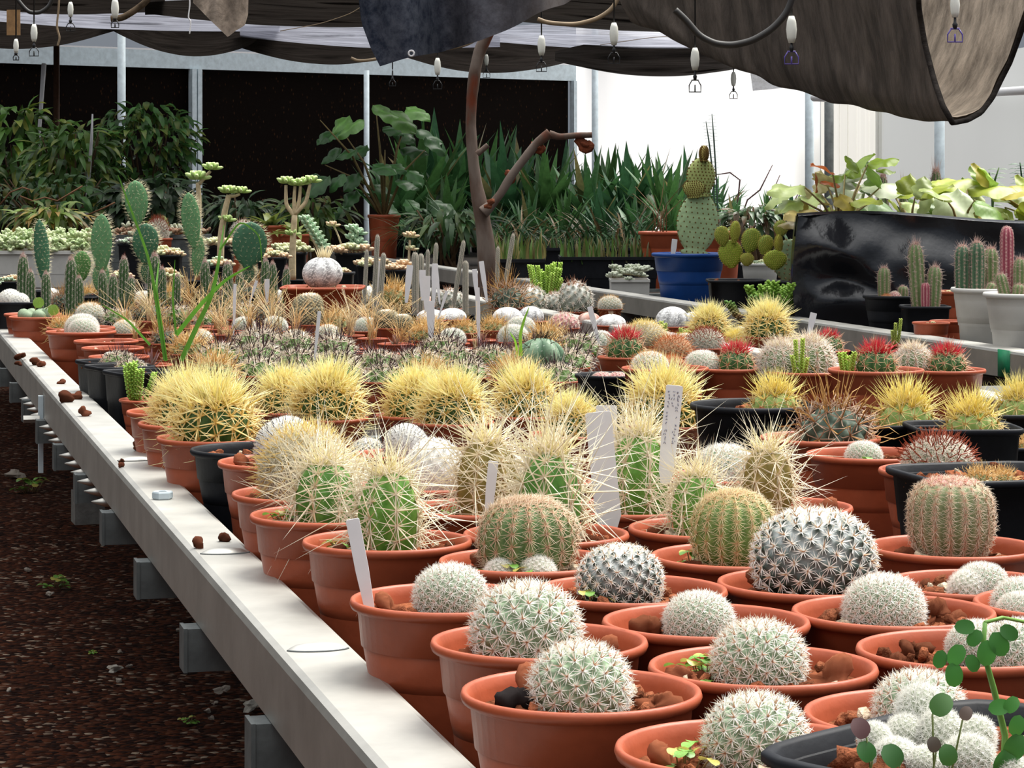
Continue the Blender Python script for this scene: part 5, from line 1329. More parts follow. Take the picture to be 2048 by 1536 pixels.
# thin grey sticks
for n, (u, vt, vb, w, lean) in enumerate([(727, 500, 565, 8, .05), (747, 472, 572, 10, .05), (757, 505, 570, 11, .08), (830, 505, 570, 13, 0), (842, 510, 560, 12, 0), (853, 498, 545, 8, .02), (864, 490, 545, 9, .06), (903, 480, 562, 9, .16), (931, 522, 545, 12, 0), (1000, 466, 548, 9, .16), (992, 496, 545, 8, .03)]):
    d = 4.35; s_ = .42; vr = VH + (TRAY - .105 * s_) / d * FPX
    r = w / 2 * .9; hh = (vr + 4 - vt) / (r * cactus('stick')['H'])
    T([('stick', u, 0, r, hh, lean)], u - lean * 60, vr, f'thin grey stick cactus by the white labels, {ORD[n + 1]} of its kind from the left', s=s_, pot='square', group='thin grey stick cacti', check=False)
# big astrophytum, netted club cactus, woolly one
def tuft_mesh():
    mb = MB(); a = rng.uniform(0, 6.28, 90); q = rng.uniform(0, .35, 90)
    spines(mb, np.stack([q * np.cos(a), q * np.sin(a), np.zeros(90)], -1), np.stack([q * 1.6 * np.cos(a), q * 1.6 * np.sin(a), np.ones(90)], -1), rng.uniform(.7, 1.25, 90), .09, (.55, .40, .18), (.85, .76, .5))
    return mb.build('dried_tuft', M_SPINE)
T([('astro#0', 645, 0, 41, .98)], 646, 572, 'large silvery ribbed globe with a dried tan flower tuft, square terracotta pot', s=1.75, hs=1.25, pot='square_terra', check=False, group='white star cacti',
  extra=lambda t, sz, d: part('flower_tuft', tuft_mesh(), t, (0, 0, sz + .070), scale=.032), sinkz=.020)
T([('net', 612, 0, 30, 1.0)], 618, 648, 'brown netted club cactus with a pale leaning top', s=.6, group='netted cacti', check=False)
T([('net', 775, 0, 24, .8), ('net', 800, -.01, 22, .7)], 788, 655, 'pair of netted bumpy cacti right of the leaning club', s=.62, group='netted cacti', check=False)
T([('snow', 748, 0, 17)], 748, 597, 'small cactus with a bright white woolly head', s=.45, pot='square', check=False)
T([('tanhook', 1015, 0, 30, 1.2), ('rust', 1010, .01, 18, 1.6)], 1015, 612, 'dark bristly cactus with rust spines in front of the trunk foot', s=.62, check=False)
T([(sprigs(20, 5.4, (.20, .34, .05), (.46, .66, .12), .42, 2.2), 1092, 0, 15)], 1092, 605, 'bushy bright green leafy sprig plant in front of the grey beam', s=.6, cat='succulent', name='potted_succulent', group='green sprig succulents', check=False)
T([('crown', 1060, 0, 30)], 1060, 618, 'dark cactus with pale woolly tubercles left of the leafy sprig', s=.55, check=False)
T([('crown', 1150, 0, 32, 1.15)], 1150, 622, 'white-crowned dark cactus at the near end of the grey beam', s=.6, check=False)
# sprigs / little plants
for n, (u, v, r, H_, lab) in enumerate([(1325, 690, 13, 5.5, 'yellow-green sprig before the white star cacti'), (1375, 692, 11, 4.5, 'brown-stemmed sprig between golden globes'), (1190, 700, 11, 3.2, 'tiny lime sprig left of the pinkish red barrel'), (1790, 690, 9, 6.5, 'thin two-headed green sprig against the far beam')]):
    T([(sprigs(4, H_, (.26, .34, .06), (.50, .60, .14), .5, 1.6), u, 0, r)], u, v, lab, s=.4, cat='succulent', name='potted_succulent', group='green sprig succulents', check=False)
# dry straws standing tall
for n, (u, v, d, H_) in enumerate([(680, 650, 3.3, 8), (950, 660, 3.1, 9), (1010, 640, 3.4, 8), (560, 640, 3.5, 8), (740, 640, 3.5, 7), (1130, 640, 3.3, 7), (330, 640, 3.5, 6), (820, 690, 2.8, 6)]):
    T([(straws(9, H_, (.66, .52, .28), .9), u, 0, 16)], u, VH + (TRAY - .04) / d * FPX, f'small pot of tall thin dry straws, {ORD[[330, 560, 680, 740, 820, 950, 1010, 1130].index(u) + 1]} such pot from the left', s=.38, cat='plant', name='potted_plant', group='pots of dry straw', check=False)

# ---- troughs of pale sedum
def trough(u0, u1, vrim, d, h, depth, label, mat, fill, colA, colB, n, group='planted troughs', rise=.05, bead=.016, name='planter_trough'):
    x0, x1 = X(u0, d), X(u1, d); z = CAM - TRAY
    t = thing(name, label, 'planter', ((x0 + x1) / 2, d * DK + depth / 2, z), 0, group)
    W = x1 - x0; mb = MB()
    def ring(w, dp, zz): return [(-w / 2, -dp / 2, zz), (w / 2, -dp / 2, zz), (w / 2, dp / 2, zz), (-w / 2, dp / 2, zz)]
    rows = [ring(.001, .001, .001), ring(W * .94, depth * .86, 0), ring(W * .955, depth * .9, h * .35), ring(W * .965, depth * .91, h * .36), ring(W * .985, depth * .97, h * .9), ring(W * 1.01, depth * 1.03, h * .91), ring(W * 1.01, depth * 1.03, h), ring(W * .97, depth * .93, h), ring(W * .96, depth * .9, h * .7), ring(.001, .001, h * .7)]
    mb.grid(np.array(rows), (.5, .5, .5), True); part('trough', mb.build('trough', mat, False), t)
    rg = np.random.default_rng(int(u0) + 999)
    so = MB(); so.grid(np.array([[(a * W * .47, b * depth * .45, h * .85 + rg.uniform(0, .006)) for a in np.linspace(-1, 1, 20)] for b in np.linspace(-1, 1, 8)]), (.12, .06, .03)); part('soil', so.build('soil', M_SOIL), t)
    mb = MB()
    for i in range(n):
        x = rg.uniform(-.49, .49) * W; y = rg.uniform(-.5, .5) * depth
        zz = h * .88 + rise * rg.uniform(.2, 1.) * (1 - (2 * y / depth) ** 2 * .5)
        c = np.array(colA) if rg.uniform() < .5 else np.array(colB)
        if fill == 'bead':
            for k_ in range(5):
                a = rg.uniform(0, 6.28); el = rg.uniform(.1, 1.2)
                fatleaf(mb, (x, y - .01, zz), (math.cos(a) * math.cos(el), math.sin(a) * math.cos(el) - .2, math.sin(el)), bead * rg.uniform(.8, 1.3), bead * .55, c * rg.uniform(.8, 1.2))
        elif fill == 'rosette':
            rosette(mb, (x, y, zz), bead * rg.uniform(.7, 1.2), 11, c * rg.uniform(.85, 1.15), colB, int(rg.integers(1e6)))
        else:
            a = rg.uniform(0, 6.28)
            mb.leaf((x, y, zz - rise * .5), (math.cos(a) * .4, math.sin(a) * .4, 1), (math.cos(a), math.sin(a), .4), bead * rg.uniform(.5, 1.3), bead * .16, c * rg.uniform(.6, 1.3), .5, 4, .3, 'grass')
    part('planting', mb.build('planting', M_FAT if fill != 'blade' else M_LEAF), t, kind='stuff' if fill == 'blade' else None)
    return t
trough(-60, 200, 497, 6.25, .128, .26, 'pale grey trough of plump pale green sedum at the far left', M_WHITEPOT, 'bead', (.42, .54, .26), (.60, .68, .40), 330, rise=.085, bead=.020)
trough(218, 410, 468, 6.9, .165, .2, 'grey trough of reddish and pale succulents behind the two-tiered pads', M_DARKSTEEL, 'bead', (.50, .52, .38), (.34, .20, .12), 60, rise=.05, bead=.024)
SG = 'pale rosette succulents'
pe, pg, bg = (.78, .56, .36), (.60, .62, .36), (.34, .44, .30)
for n, (u, v, r, ca, cb, d, lab) in enumerate([
    (235, 548, 34, pg, pe, 5.0, 'pale rosette succulent behind the tall slim pad'), (330, 545, 34, pg, pe, 5.05, 'pale green rosette succulent left of the two-tiered slender opuntia'),
    (335, 500, 34, pe, pg, 5.5, 'peach rosette succulent right of the two-tiered opuntia with dark pad'), (430, 522, 36, pe, bg, 5.2, 'peach rosette succulent behind the slender opuntia'),
    (440, 480, 36, pe, pg, 5.7, 'peach and cream rosette succulent below the leaning stem'), (545, 505, 34, pe, pg, 5.3, 'cream rosette succulent right of the broad round pad'),
    (585, 492, 40, pg, pg, 5.6, 'pale yellow-green rosette succulent behind the silvery globe, left'), (700, 492, 42, pg, pe, 5.5, 'pale yellow rosette succulent behind the silvery globe, right'),
    (745, 520, 36, pe, pg, 5.1, 'peach rosette succulent among the thin grey stick cacti'), (800, 530, 34, pe, pe, 5.0, 'peach pink rosette succulent at the right of the pale ones'),
    (675, 540, 26, pg, pe, 4.7, 'small pale rosette succulent just right of the silvery globe'), (20, 558, 30, pe, bg, 5.0, 'reddish peach rosette succulent at the left edge'), (265, 478, 30, bg, (.40, .36, .36), 5.9, 'grey pebble-leaved succulent left of the dark lower pad')]):
    T([(clump(ca, cb, 8, .50, 1., .42), u, 0, r)], u, VH + (TRAY - .09) / d * FPX, lab, s=.86, pot='square', d=d, cat='succulent', name='potted_succulent', group=SG, check=False)
    COL.objects  # keep order
    t = LABELS[lab]; p = [c for c in t.children if c.name.startswith('rosettes')][0]
    want = CAM - (v + r * .5 - VH) / FPX * d; p.location.z = max(.06, want - t.location.z)
    if p.location.z > .1:                                   # raised ones stand in taller pots
        f = (p.location.z + .012) / (.105 * .86)
        for c in t.children:
            if c.name.startswith('pot'): c.scale.z *= f
            if c.name.startswith('soil'): c.location.z = p.location.z
# leaning stems of blue-green beads right of the tree-like succulent
def treelike(u, d, label, stems, heads, s=.7, group='tree-like succulents'):
    H = .105 * s; vr = VH + (TRAY - H) / d * FPX
    t = potted([], u, vr, label, s=s, pot='square', d=d, cat='succulent', name='potted_succulent', group=group, check=False)
    b = t.location
    for pts, r in stems:
        q = np.array([list(P(a, c, d) - b) for a, c in pts]); n = len(q); tt = np.linspace(0, n - 1, n * 4)
        sm = np.stack([np.interp(tt, range(n), q[:, k]) for k in range(3)], 1); sm[1:-1] = (sm[:-2] + sm[1:-1] * 2 + sm[2:]) / 4
        mb = MB(); mb.tube(sm, np.linspace(r * 1.15, r * .8, len(sm)), 8, (.50, .40, .25)); part('stem', mb.build('stem', M_STEM), t)
    for (hu, hv, R, n, c, tc) in heads:
        mb = MB(); p = P(hu, hv, d) - b
        rosette(mb, (0, 0, 0), R * d / FPX, n, c, tc, int(hu), w=.34); part('leaf_rosette', mb.build('leaf_rosette', M_FAT), t, p)
    return t
lg, lt = (.36, .56, .14), (.58, .74, .30)
treelike(396, 5.35, 'tree-like succulent with two bright green leaf tufts on a forked stem', [([(394, 560), (396, 470), (398, 400), (396, 365)], .0085), ([(398, 368), (412, 352), (421, 342)], .0055)], [(394, 358, 30, 16, lg, lt), (423, 338, 24, 16, lg, lt)])
treelike(440, 5.45, 'tree-like succulent with a leaning pale stem and drooping leaf tufts', [([(440, 560), (442, 470), (450, 420), (458, 390)], .010), ([(458, 392), (470, 392), (480, 388)], .005)], [(456, 385, 26, 16, lg, lt), (482, 385, 22, 14, lg, lt), (452, 442, 22, 12, lg, lt)])
treelike(585, 5.4, 'four-armed candelabra succulent with bright green leaf tufts', [([(584, 560), (585, 500), (589, 430)], .0105), ([(589, 432), (572, 410), (572, 370)], .006), ([(589, 430), (588, 400), (590, 372)], .0055), ([(589, 430), (598, 405), (601, 372)], .0055), ([(590, 428), (612, 405), (620, 368)], .006)],
         [(572, 366, 24, 15, lg, lt), (590, 370, 22, 15, lg, lt), (602, 368, 22, 15, lg, lt), (621, 364, 24, 15, lg, lt), (583, 470, 20, 10, lg, lt)])
tc1, tc2 = (.30, .52, .36), (.50, .66, .44)
treelike(628, 5.7, 'trailing blue-green beaded succulent right of the candelabra one', [([(640, 545), (638, 500), (622, 470), (612, 445)], .006)], [(610 + i * 5.5, 440 + i * 8.5, 19, 12, tc1, tc2) for i in range(8)])
treelike(705, 5.7, 'upright blue-green beaded succulent before the terracotta pot', [([(705, 545), (708, 500), (700, 450), (710, 460)], .006), ([(690, 520), (680, 480), (664, 442)], .003)], [(705 + (i % 2) * 10, 460 + i * 9, 22, 13, tc1 if i < 4 else pg, tc2) for i in range(6)] + [(664, 452, 18, 11, pg, pe)])
treelike(820, 5.35, 'thin-stemmed peach rosette succulent standing taller than its neighbours', [([(817, 555), (818, 510), (820, 480)], .004)], [(820, 474, 20, 14, pg, pe), (822, 500, 17, 10, pe, pg)])

# ---- white plant labels
tag(737, 1035, 1206, 27, 1.10, 'white label leaning left in the front pot beside the rail', lean=0.0, tilt=0)
LABELS['white label leaning left in the front pot beside the rail'].rotation_euler = (0, -.19, 0)
tag(1216, 823, 1027, 52, 1.395, 'largest white label, standing before the middle green column', lean=-.10, wb=52)
tag(1213, 811, 900, 42, 1.50, 'white label just behind the largest one, its top showing', lean=0, wb=40)
tag(1333, 770, 935, 34, 1.36, 'white label covered with grey handwriting', lean=.10, writing=True, wb=30)
tag(978, 922, 1010, 20, 1.31, 'slim white label just left of the peach-crowned hedgehog', lean=.10, wb=16)
for (u, vt, vb, w, d, lean, lab) in [(815, 530, 580, 13, 4.2, .10, 'leftmost of the tall white labels near the grey stick cacti'), (845, 540, 575, 13, 4.15, 0, 'white label behind the foremost short one'), (853, 552, 597, 16, 3.9, 0, 'foremost short white label behind the pinkish star cactus'), (868, 527, 580, 12, 4.2, .04, 'bright white label right of the foremost short one'), (877, 528, 582, 7, 4.1, -.10, 'thin white label seen edge-on right of the bright one'),
     (952, 538, 575, 10, 4.2, -.08, 'greyish white label left of the trunk foot'), (970, 522, 576, 10, 4.2, -.14, 'tilted bright white label touching the trunk foot'), (862, 602, 660, 16, 3.3, -.02, 'long white label before the white star cacti'), (885, 580, 610, 6, 3.7, .3, 'thin leaning label right of the pinkish star cactus'), (957, 575, 655, 9, 3.3, -.03, 'tall narrow white label among the dry straws'),
     (1190, 612, 655, 11, 3.2, -.25, 'beige label leaning left beside the pinkish star cactus'), (1621, 625, 655, 13, 2.75, .22, 'white label against the grey beam behind the white-spined pair'), (468, 568, 640, 6, 3.5, .03, 'thin white label left in the dry grass'), (505, 560, 588, 6, 4.0, .3, 'short leaning label under the broad round pad'), (632, 622, 690, 7, 2.9, .1, 'thin leaning label before the brown netted club cactus'), (534, 558, 582, 10, 4.1, 0, 'small white label tied among the dark column cacti'), (756, 522, 550, 8, 4.4, 0, 'small white label between the grey stick cacti')]:
    tag(u, vt, vb, w, d, lab, lean=lean, foot=.09 if u in (1621, 756) else .03)

# ---- trunk
def trunk():
    d = 5.3; sT = 1.835
    base = Vector((X(977, d), d * DK, 0)); t = thing('tree', 'bare brown tree trunk with a broken side branch rising in the aisle', 'tree', base)
    def limb(name, pts, mat=None, dd=0):
        q = np.array([list(P(u, v, d + dd) - base) for u, v, r in pts]); rr = np.array([p[2] for p in pts]) * d / FPX
        n = len(q); tt = np.linspace(0, n - 1, n * 8)
        sm = np.stack([np.interp(tt, range(n), q[:, k]) for k in range(3)], 1); R = np.interp(tt, range(n), rr)
        for _ in range(8): sm[1:-1] = (sm[:-2] + 2 * sm[1:-1] + sm[2:]) / 4
        R = R * (1 + .04 * np.sin(np.arange(len(R)) * .37) + .015 * rng.uniform(-1, 1, len(R)))
        mb = MB(); mb.tube(sm, R, 16, (.1, .07, .05)); return part(name, mb.build(name, bark), t)
    m, nt, b = nmat('reddish_bark', .8, .2)
    mp = tex_coord(nt, (1, 1, .35)); no = N(nt, 'ShaderNodeTexNoise', Scale=14., Detail=6.); nt.links.new(mp.outputs[0], no.inputs['Vector'])
    rp = N(nt, 'ShaderNodeValToRGB'); e = rp.color_ramp; e.elements[0].position = .38; e.elements[0].color = (.13, .03, .012, 1); e.elements[1].position = .62; e.elements[1].color = (.16, .125, .105, 1)
    el = e.elements.new(.48); el.color = (.095, .06, .045, 1); nt.links.new(no.outputs[0], rp.inputs[0]); nt.links.new(rp.outputs[0], b.inputs['Base Color'])
    bp = N(nt, 'ShaderNodeBump', Strength=.8, Distance=.01); nt.links.new(no.outputs[0], bp.inputs['Height']); nt.links.new(bp.outputs[0], b.inputs['Normal'])
    bark = m
    limb('trunk', [(980, 1149, 20), (978, 700, 20), (975, 530, 19), (970, 470, 17), (962, 420, 15.5), (952, 370, 12.5), (945, 310, 11), (941, 250, 10.5), (944, 190, 11), (950, 140, 12), (958, 105, 12), (972, 75, 12), (990, 40, 12), (1010, -20, 12)])
    limb('branch', [(966, 425, 13), (985, 408, 9), (1003, 385, 8), (1022, 352, 9), (1048, 318, 8), (1075, 285, 9.5), (1100, 266, 10)], dd=-.02)
    limb('branch', [(1098, 268, 8), (1118, 274, 6.5), (1150, 271, 6), (1184, 270, 6)], dd=-.02)
    limb('branch_stub', [(954, 308, 6), (962, 302, 6), (976, 290, 5)], dd=-.03)
    mb_ = flat_mat('rust_bark', (.16, .04, .016), .8, .2, .4, 60, .4)
    for u, v, r, sc in ((1168, 286, .021, (1, .15, .85)), (1075, 292, .014, (1.2, .5, 1)), (1020, 350, .012, (1, .4, 1.3))):
        part('peeling_bark', MB().blob(P(u, v, d - .02) - base, r, 4, .6, (.2, .05, .02), sc, 16, 10).build('peeling_bark', mb_), t, label='rust red peeling bark flap')
    mb = MB(); mb.blob(P(978, 408, d - .05) - base, .011, 9, .6, (.02, .01, .01), (1, .7, 1), 10, 8); part('knot', mb.build('knot', M_STONE), t)
trunk()

# ---- agaves / aloes: sword-leaved mass at the back
ag = [(790, 470, 8.9, 185), (835, 475, 9.0, 250), (870, 465, 9.4, 245), (915, 470, 9.2, 240), (965, 470, 9.5, 235), (1010, 472, 9.1, 225), (1050, 470, 9.6, 215), (1090, 475, 9.0, 200), (1130, 470, 9.4, 195), (1175, 475, 8.9, 190), (1215, 470, 9.3, 195), (1255, 475, 8.8, 190), (1295, 472, 9.2, 190), (1335, 475, 8.7, 190), (1375, 472, 9.0, 180), (1425, 470, 8.6, 140), (895, 480, 8.0, 150), (985, 485, 8.0, 120), (1060, 488, 7.9, 120), (1130, 490, 7.8, 125), (1200, 488, 7.8, 130), (1270, 490, 7.6, 120), (1345, 490, 7.5, 120)]
agm = [agave_mesh(i, 30, 1., .15, ((.042, .115, .038), (.055, .135, .038), (.032, .095, .040))[i]) for i in range(3)]
for n, (u, v, d, h) in enumerate(ag):
    back = n < 16
    k_ = [a[0] for a in (ag[:16] if back else ag[16:])]; i_ = sorted(k_).index(u) + 1
    o_ = ORD[i_] if i_ <= 15 else 'last'
    lab = f'tall sword-leaved plant, {o_} from left in the back mass before the walls' if back else f'lower sword-leaved plant, {o_} from left in the front of the mass'
    z = CAM - TRAY if n % 1 == 0 else 0
    t = thing('spiky_plant', lab, 'plant', (X(u, d), d * DK, CAM - TRAY), n * .7, 'sword-leaved plants at the back')
    zb = max(.10, Z(v, d) - (CAM - TRAY))
    mb_ = pot_mesh('round_black'); part('pot', mb_, t, (0, 0, 0), (0, 0, 0), (1.3, 1.3, zb / .105))
    part('sword_leaves', agm[n % 3], t, (0, 0, zb - .01), (0, 0, 0), h / FPX * d * 1.0)
# thin dark arching leaves and dry stalks in front of them
trough(990, 1305, 505, 6.9, .115, .3, 'long black tray of sparse grassy seedlings behind the grey beam', M_BLACK, 'blade', (.05, .11, .03), (.10, .09, .04), 160, 'black trays', rise=.03, bead=.05, name='black_tray')
trough(1120, 1325, 527, 6.05, .115, .26, 'nearer black tray of small seedlings left of the blue pot', M_BLACK, 'blade', (.07, .14, .03), (.14, .13, .05), 120, 'black trays', rise=.03, bead=.07, name='black_tray')
trough(985, 1090, 515, 5.75, .12, .3, 'black tray beside the trunk foot', M_BLACK, 'blade', (.10, .18, .04), (.25, .22, .08), 90, 'black trays', rise=.03, bead=.08, name='black_tray')
trough(1222, 1300, 553, 5.35, .075, .16, 'white tray of small silvery rosettes left of the blue pot', M_WHITEPOT, 'rosette', (.46, .56, .40), (.66, .70, .56), 26, 'white trays', rise=.055, bead=.022, name='white_tray')
for n, (u0, u1, v, d, nn, L) in enumerate([(820, 1000, 440, 7.5, 260, .26), (1010, 1160, 455, 7.4, 160, .22), (1170, 1330, 455, 7.3, 200, .26)]):
    rg = np.random.default_rng(n + 60); mb = MB(); d_ = d
    for j in range(nn):
        u = rg.uniform(u0, u1); a = rg.uniform(0, 6.28); dd = d_ + rg.uniform(-.15, .15)
        c = np.array([.05, .12, .045]) if rg.uniform() < .75 else np.array([.20, .13, .06])
        mb.leaf((X(u, dd), dd * DK, CAM - TRAY + .10), (math.cos(a) * .6, math.sin(a) * .4, 1), (-math.cos(a), -math.sin(a), .5), L * rg.uniform(.5, 1.15), .012, c * rg.uniform(.5, 1.6), rg.uniform(.2, 1.5), 7, .25, 'grass')
    o = part('grass_clump', mb.build('grass_clump', M_LEAF)); reg(o, ['dark arching grassy leaves left of the trunk', 'dark arching grassy leaves right of the trunk', 'mixed green and dry grass behind the black trays'][n], 'grass', 'grass clumps at the back', 'stuff')
# ---- broad-leaved climbing plant in a terracotta pot
def vine():
    d = 7.6; base = Vector((X(768, d), d * DK, CAM - TRAY)); t = thing('potted_plant', 'broad-leaved green plant climbing before the middle wall post, terracotta pot', 'plant', base)
    part('pot', pot_mesh('terracotta'), t, scale=(1.15, 1.15, 2.2)); part('soil', soil_mesh(1), t, (0, 0, SOIL_Z * 2.2), scale=1.15)
    b0 = P(768, 430, d) - base
    ends = [(752, 220), (820, 215), (640, 240), (650, 330), (850, 300), (690, 270), (770, 300)]
    for (u, v) in ends:
        e = P(u, v, d + rng.uniform(-.1, .1)) - base; m = (b0 + e) / 2 + Vector((0, 0, .05))
        mb = MB(); mb.tube([b0 - Vector((0, 0, .02)), m, e], [.007, .005, .002], 6, (.16, .12, .05)); part('stem', mb.build('stem', M_STEM), t)
    rg = np.random.default_rng(8); mb = MB()
    L_ = [(745, 212, 60), (780, 222, 62), (812, 215, 50), (700, 232, 44), (728, 240, 52), (668, 262, 40), (690, 262, 36), (682, 296, 44), (715, 300, 40), (660, 352, 56), (690, 348, 40), (640, 350, 36), (720, 345, 44), (745, 330, 48), (790, 262, 46), (830, 262, 54), (850, 275, 46), (800, 300, 50), (770, 330, 44), (745, 370, 48), (715, 380, 40), (790, 362, 44), (820, 340, 40), (700, 410, 40), (760, 405, 44), (810, 400, 40), (735, 290, 40), (765, 255, 40), (860, 400, 60), (850, 440, 40), (680, 428, 46), (655, 420, 40), (640, 440, 44), (800, 440, 36)]
    for (u, v, s) in L_:
        p = P(u, v, d + rg.uniform(-.15, .1)) - base; a = rg.uniform(-.7, .7)
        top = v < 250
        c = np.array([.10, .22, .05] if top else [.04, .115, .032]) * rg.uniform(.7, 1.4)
        S = 1 if u > 740 else -1
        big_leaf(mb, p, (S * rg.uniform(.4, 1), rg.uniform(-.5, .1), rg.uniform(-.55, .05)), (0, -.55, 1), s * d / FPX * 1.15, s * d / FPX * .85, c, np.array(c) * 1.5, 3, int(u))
    part('leaves', mb.build('broad_leaves', M_LEAF), t)
vine()
# more terracotta pots and low leafy plants at the back
for (u, v, s, hs, d, lab) in [(540, 440, 1.2, 1.9, 7.0, 'dark terracotta pot behind the candelabra succulent'), (590, 452, 1.0, 1.6, 6.9, 'terracotta pot with low green leaves behind the candelabra'), (330, 452, 1.0, 1.7, 7.2, 'terracotta pot behind the slender two-tiered opuntia')]:
    def leafy(t, loc, r, rg):
        mb = MB()
        for j in range(26):
            a = rg.uniform(0, 6.28); el = rg.uniform(.2, 1.3)
            mb.leaf((0, 0, 0), (math.cos(a) * math.cos(el), math.sin(a) * math.cos(el), math.sin(el)), (-math.cos(a), -math.sin(a), 1), rg.uniform(.8, 1.6), .32, np.array([.10, .18, .05]) * rg.uniform(.5, 1.7), .5, 5, .3, 'lance', (.25, .28, .06))
        part('leaves', mb.build('leaves', M_LEAF), t, loc, scale=r)
    T([(leafy, u, 0, 44)], u, v, lab, s=s, hs=hs, d=d, cat='plant', name='potted_plant', group='back terracotta pots', check=False)
T([('hook', 316, 0, 20, 1.7)], 316, 452, 'blurry brown bristly column cactus behind the pads', s=.9, hs=1.5, d=6.75, check=False)
T([('crown', 487, 0, 24)], 487, 440, 'dark round cactus behind the broad round pad', s=.9, hs=1.6, d=6.6, check=False)
# dark shrubs at the left
shrub(40, 300, 210, 190, 9.6, 'dark leafy shrub at the left edge before the pad wall', 330, (.08, .18, .03), (.34, .36, .05), seed=1, L=.15, W=.04)
shrub(150, 320, 190, 160, 9.3, 'dark leafy shrub behind the short white stake', 300, (.07, .16, .03), (.28, .32, .05), seed=2, L=.12, W=.03)
shrub(290, 290, 220, 180, 9.5, 'rounded dark green shrub beside the double wall post', 520, (.06, .16, .035), (.26, .30, .06), seed=3, L=.085, W=.03)
shrub(110, 400, 330, 100, 8.4, 'low dark undergrowth shrub behind the pale trough', 360, (.05, .12, .03), (.24, .20, .04), seed=4, L=.09, W=.028)
shrub(310, 400, 200, 90, 8.2, 'low dark shrub behind the two-tiered opuntia', 240, (.025, .055, .02), (.07, .10, .05), seed=5, L=.10, W=.04)
for n, (u, v, w, h, d, c, tcol) in enumerate([(95, 432, 120, 50, 7.4, (.12, .18, .03), (.40, .22, .04)), (620, 425, 150, 70, 7.6, (.07, .13, .03), (.24, .26, .05)), (480, 420, 110, 60, 7.8, (.03, .07, .025), (.10, .14, .04)), (900, 445, 160, 60, 7.2, (.04, .09, .03), (.12, .16, .04))]):
    shrub(u, v, w, h, d, ['yellow-green feathery plant with orange tips above the pale trough', 'mixed low leafy plant behind the candelabra succulent', 'dark low leafy plant left of the candelabra succulent', 'dark low leafy plant left of the trunk'][n], 150, c, tcol, seed=20 + n, L=.10, W=.022)
# bent brown vine twigs left
for n, pts in enumerate([[(0, 410), (20, 385), (45, 375), (60, 380)], [(40, 392), (65, 402), (90, 395), (115, 402), (165, 372)], [(175, 430), (210, 415), (230, 405)]]):
    mb = MB(); mb.tube([P(u, v, 7.8) for u, v in pts], .004, 6, (.2, .1, .05)); o = part('twig', mb.build('twig', M_STEM)); reg(o, ['bent brown twig at the left edge above the trough', 'winding brown twig before the dark undergrowth', 'short brown twig before the low dark shrub'][n], 'twig', 'bare twigs at the left')

# ---- bench across the aisle: blue pot, black pots, planter, white pots
bo = (.36, .50, .27); bt = (.40, .46, .13)
t = opuntia(1378, 4.86, 'pale green beaver-tail opuntia in the blue pot', [(1395, 446, 84, 128, 6, 8, bo), (1402, 354, 60, 78, 3, 15, (.40, .46, .16)), (1388, 376, 42, 40, -6, -10, (.44, .46, .14)), (1408, 307, 17, 32, 2, 30, (.42, .34, .10))],
            pot='blue', s=1.66, hs=1.66, group='opuntias across the aisle', spine=(.45, .26, .06), sl=.004, nsp=85, dots=(.22, .14, .04, .0024), th=.03, narrow=1.0, base_w=.3)
tag(1346, 478, 508, 11, 4.815, 'small white label stuck in the blue pot', lean=.12)
gg = (.26, .34, .035); gd = (.19, .27, .035)
t = opuntia(1472, 4.42, 'bunny-ear opuntia with many small yellow-green pads in a black pot', [(1461, 508, 48, 56, -6, 5, gg), (1444, 472, 28, 40, -8, 5, gd), (1470, 464, 20, 44, 4, 15, gg), (1502, 481, 38, 50, 14, 5, gd), (1531, 490, 30, 40, 16, 10, gd), (1494, 519, 25, 26, 8, 0, gd), (1562, 457, 27, 32, 6, 0, (.20, .30, .06)), (1557, 488, 18, 38, 0, 30, (.36, .36, .04)), (1550, 520, 46, 40, 0, 0, gg)],
            pot='square', s=1.35, hs=1.2, group='opuntias across the aisle', spine=(.75, .66, .2), sl=.003, nsp=110, dots=(.50, .46, .10, .0017), th=.016)
opuntia(1575, 4.75, 'large grey-green opuntia pad half behind the black planter', [(1577, 520, 70, 84, 10, 10, (.16, .22, .12))], pot='round_black', s=1.0, group='opuntias across the aisle', spine=(.6, .5, .3), sl=.004, nsp=50, dots=(.25, .2, .1, .003))
jade = sprigs(16, 2.6, (.10, .26, .03), (.26, .44, .06), .55, 2.0)
T([(jade, 1536, 0, 22)], 1538, 566, 'glossy green jade-like succulent in a black pot against the planter', s=.75, d=4.08, pot='square', cat='succulent', name='potted_succulent', group='jade succulents', check=False)
T([(jade, 1580, 0, 20)], 1580, 566, 'smaller jade-like succulent touching the black planter bag', s=.68, d=4.12, pot='square', cat='succulent', name='potted_succulent', group='jade succulents', check=False)
T([(sprigs(7, 3.0, (.30, .12, .06), (.14, .30, .06), .6, 2.2), 1497, -.02, 17)], 1503, 575, 'reddish stemmed jade-like succulent leaning out before the bunny-ear pot', s=.55, d=4.06, pot='square', cat='succulent', name='potted_succulent', group='jade succulents', check=False)
# pots farther behind
T([(clump(pg, bg, 6, .5), 1520, 0, 24)], 1520, 520, 'white pot of pale rosettes behind the bunny-ear opuntia', s=.9, hs=1.3, d=5.1, pot='white', cat='succulent', name='potted_succulent', group=SG, check=False)
T([(straws(14, 5, (.24, .14, .08), 2.4), 1320, 0, 26)], 1330, 478, 'terracotta pot of dry twigs behind the blue pot, left', s=1.5, hs=1.9, d=6.1, cat='plant', name='potted_plant', group='back terracotta pots', check=False)
T([(leafy, 1440, 0, 30)], 1440, 478, 'terracotta pot behind the blue pot, right', s=1.3, hs=1.9, d=6.1, cat='plant', name='potted_plant', group='back terracotta pots', check=False)
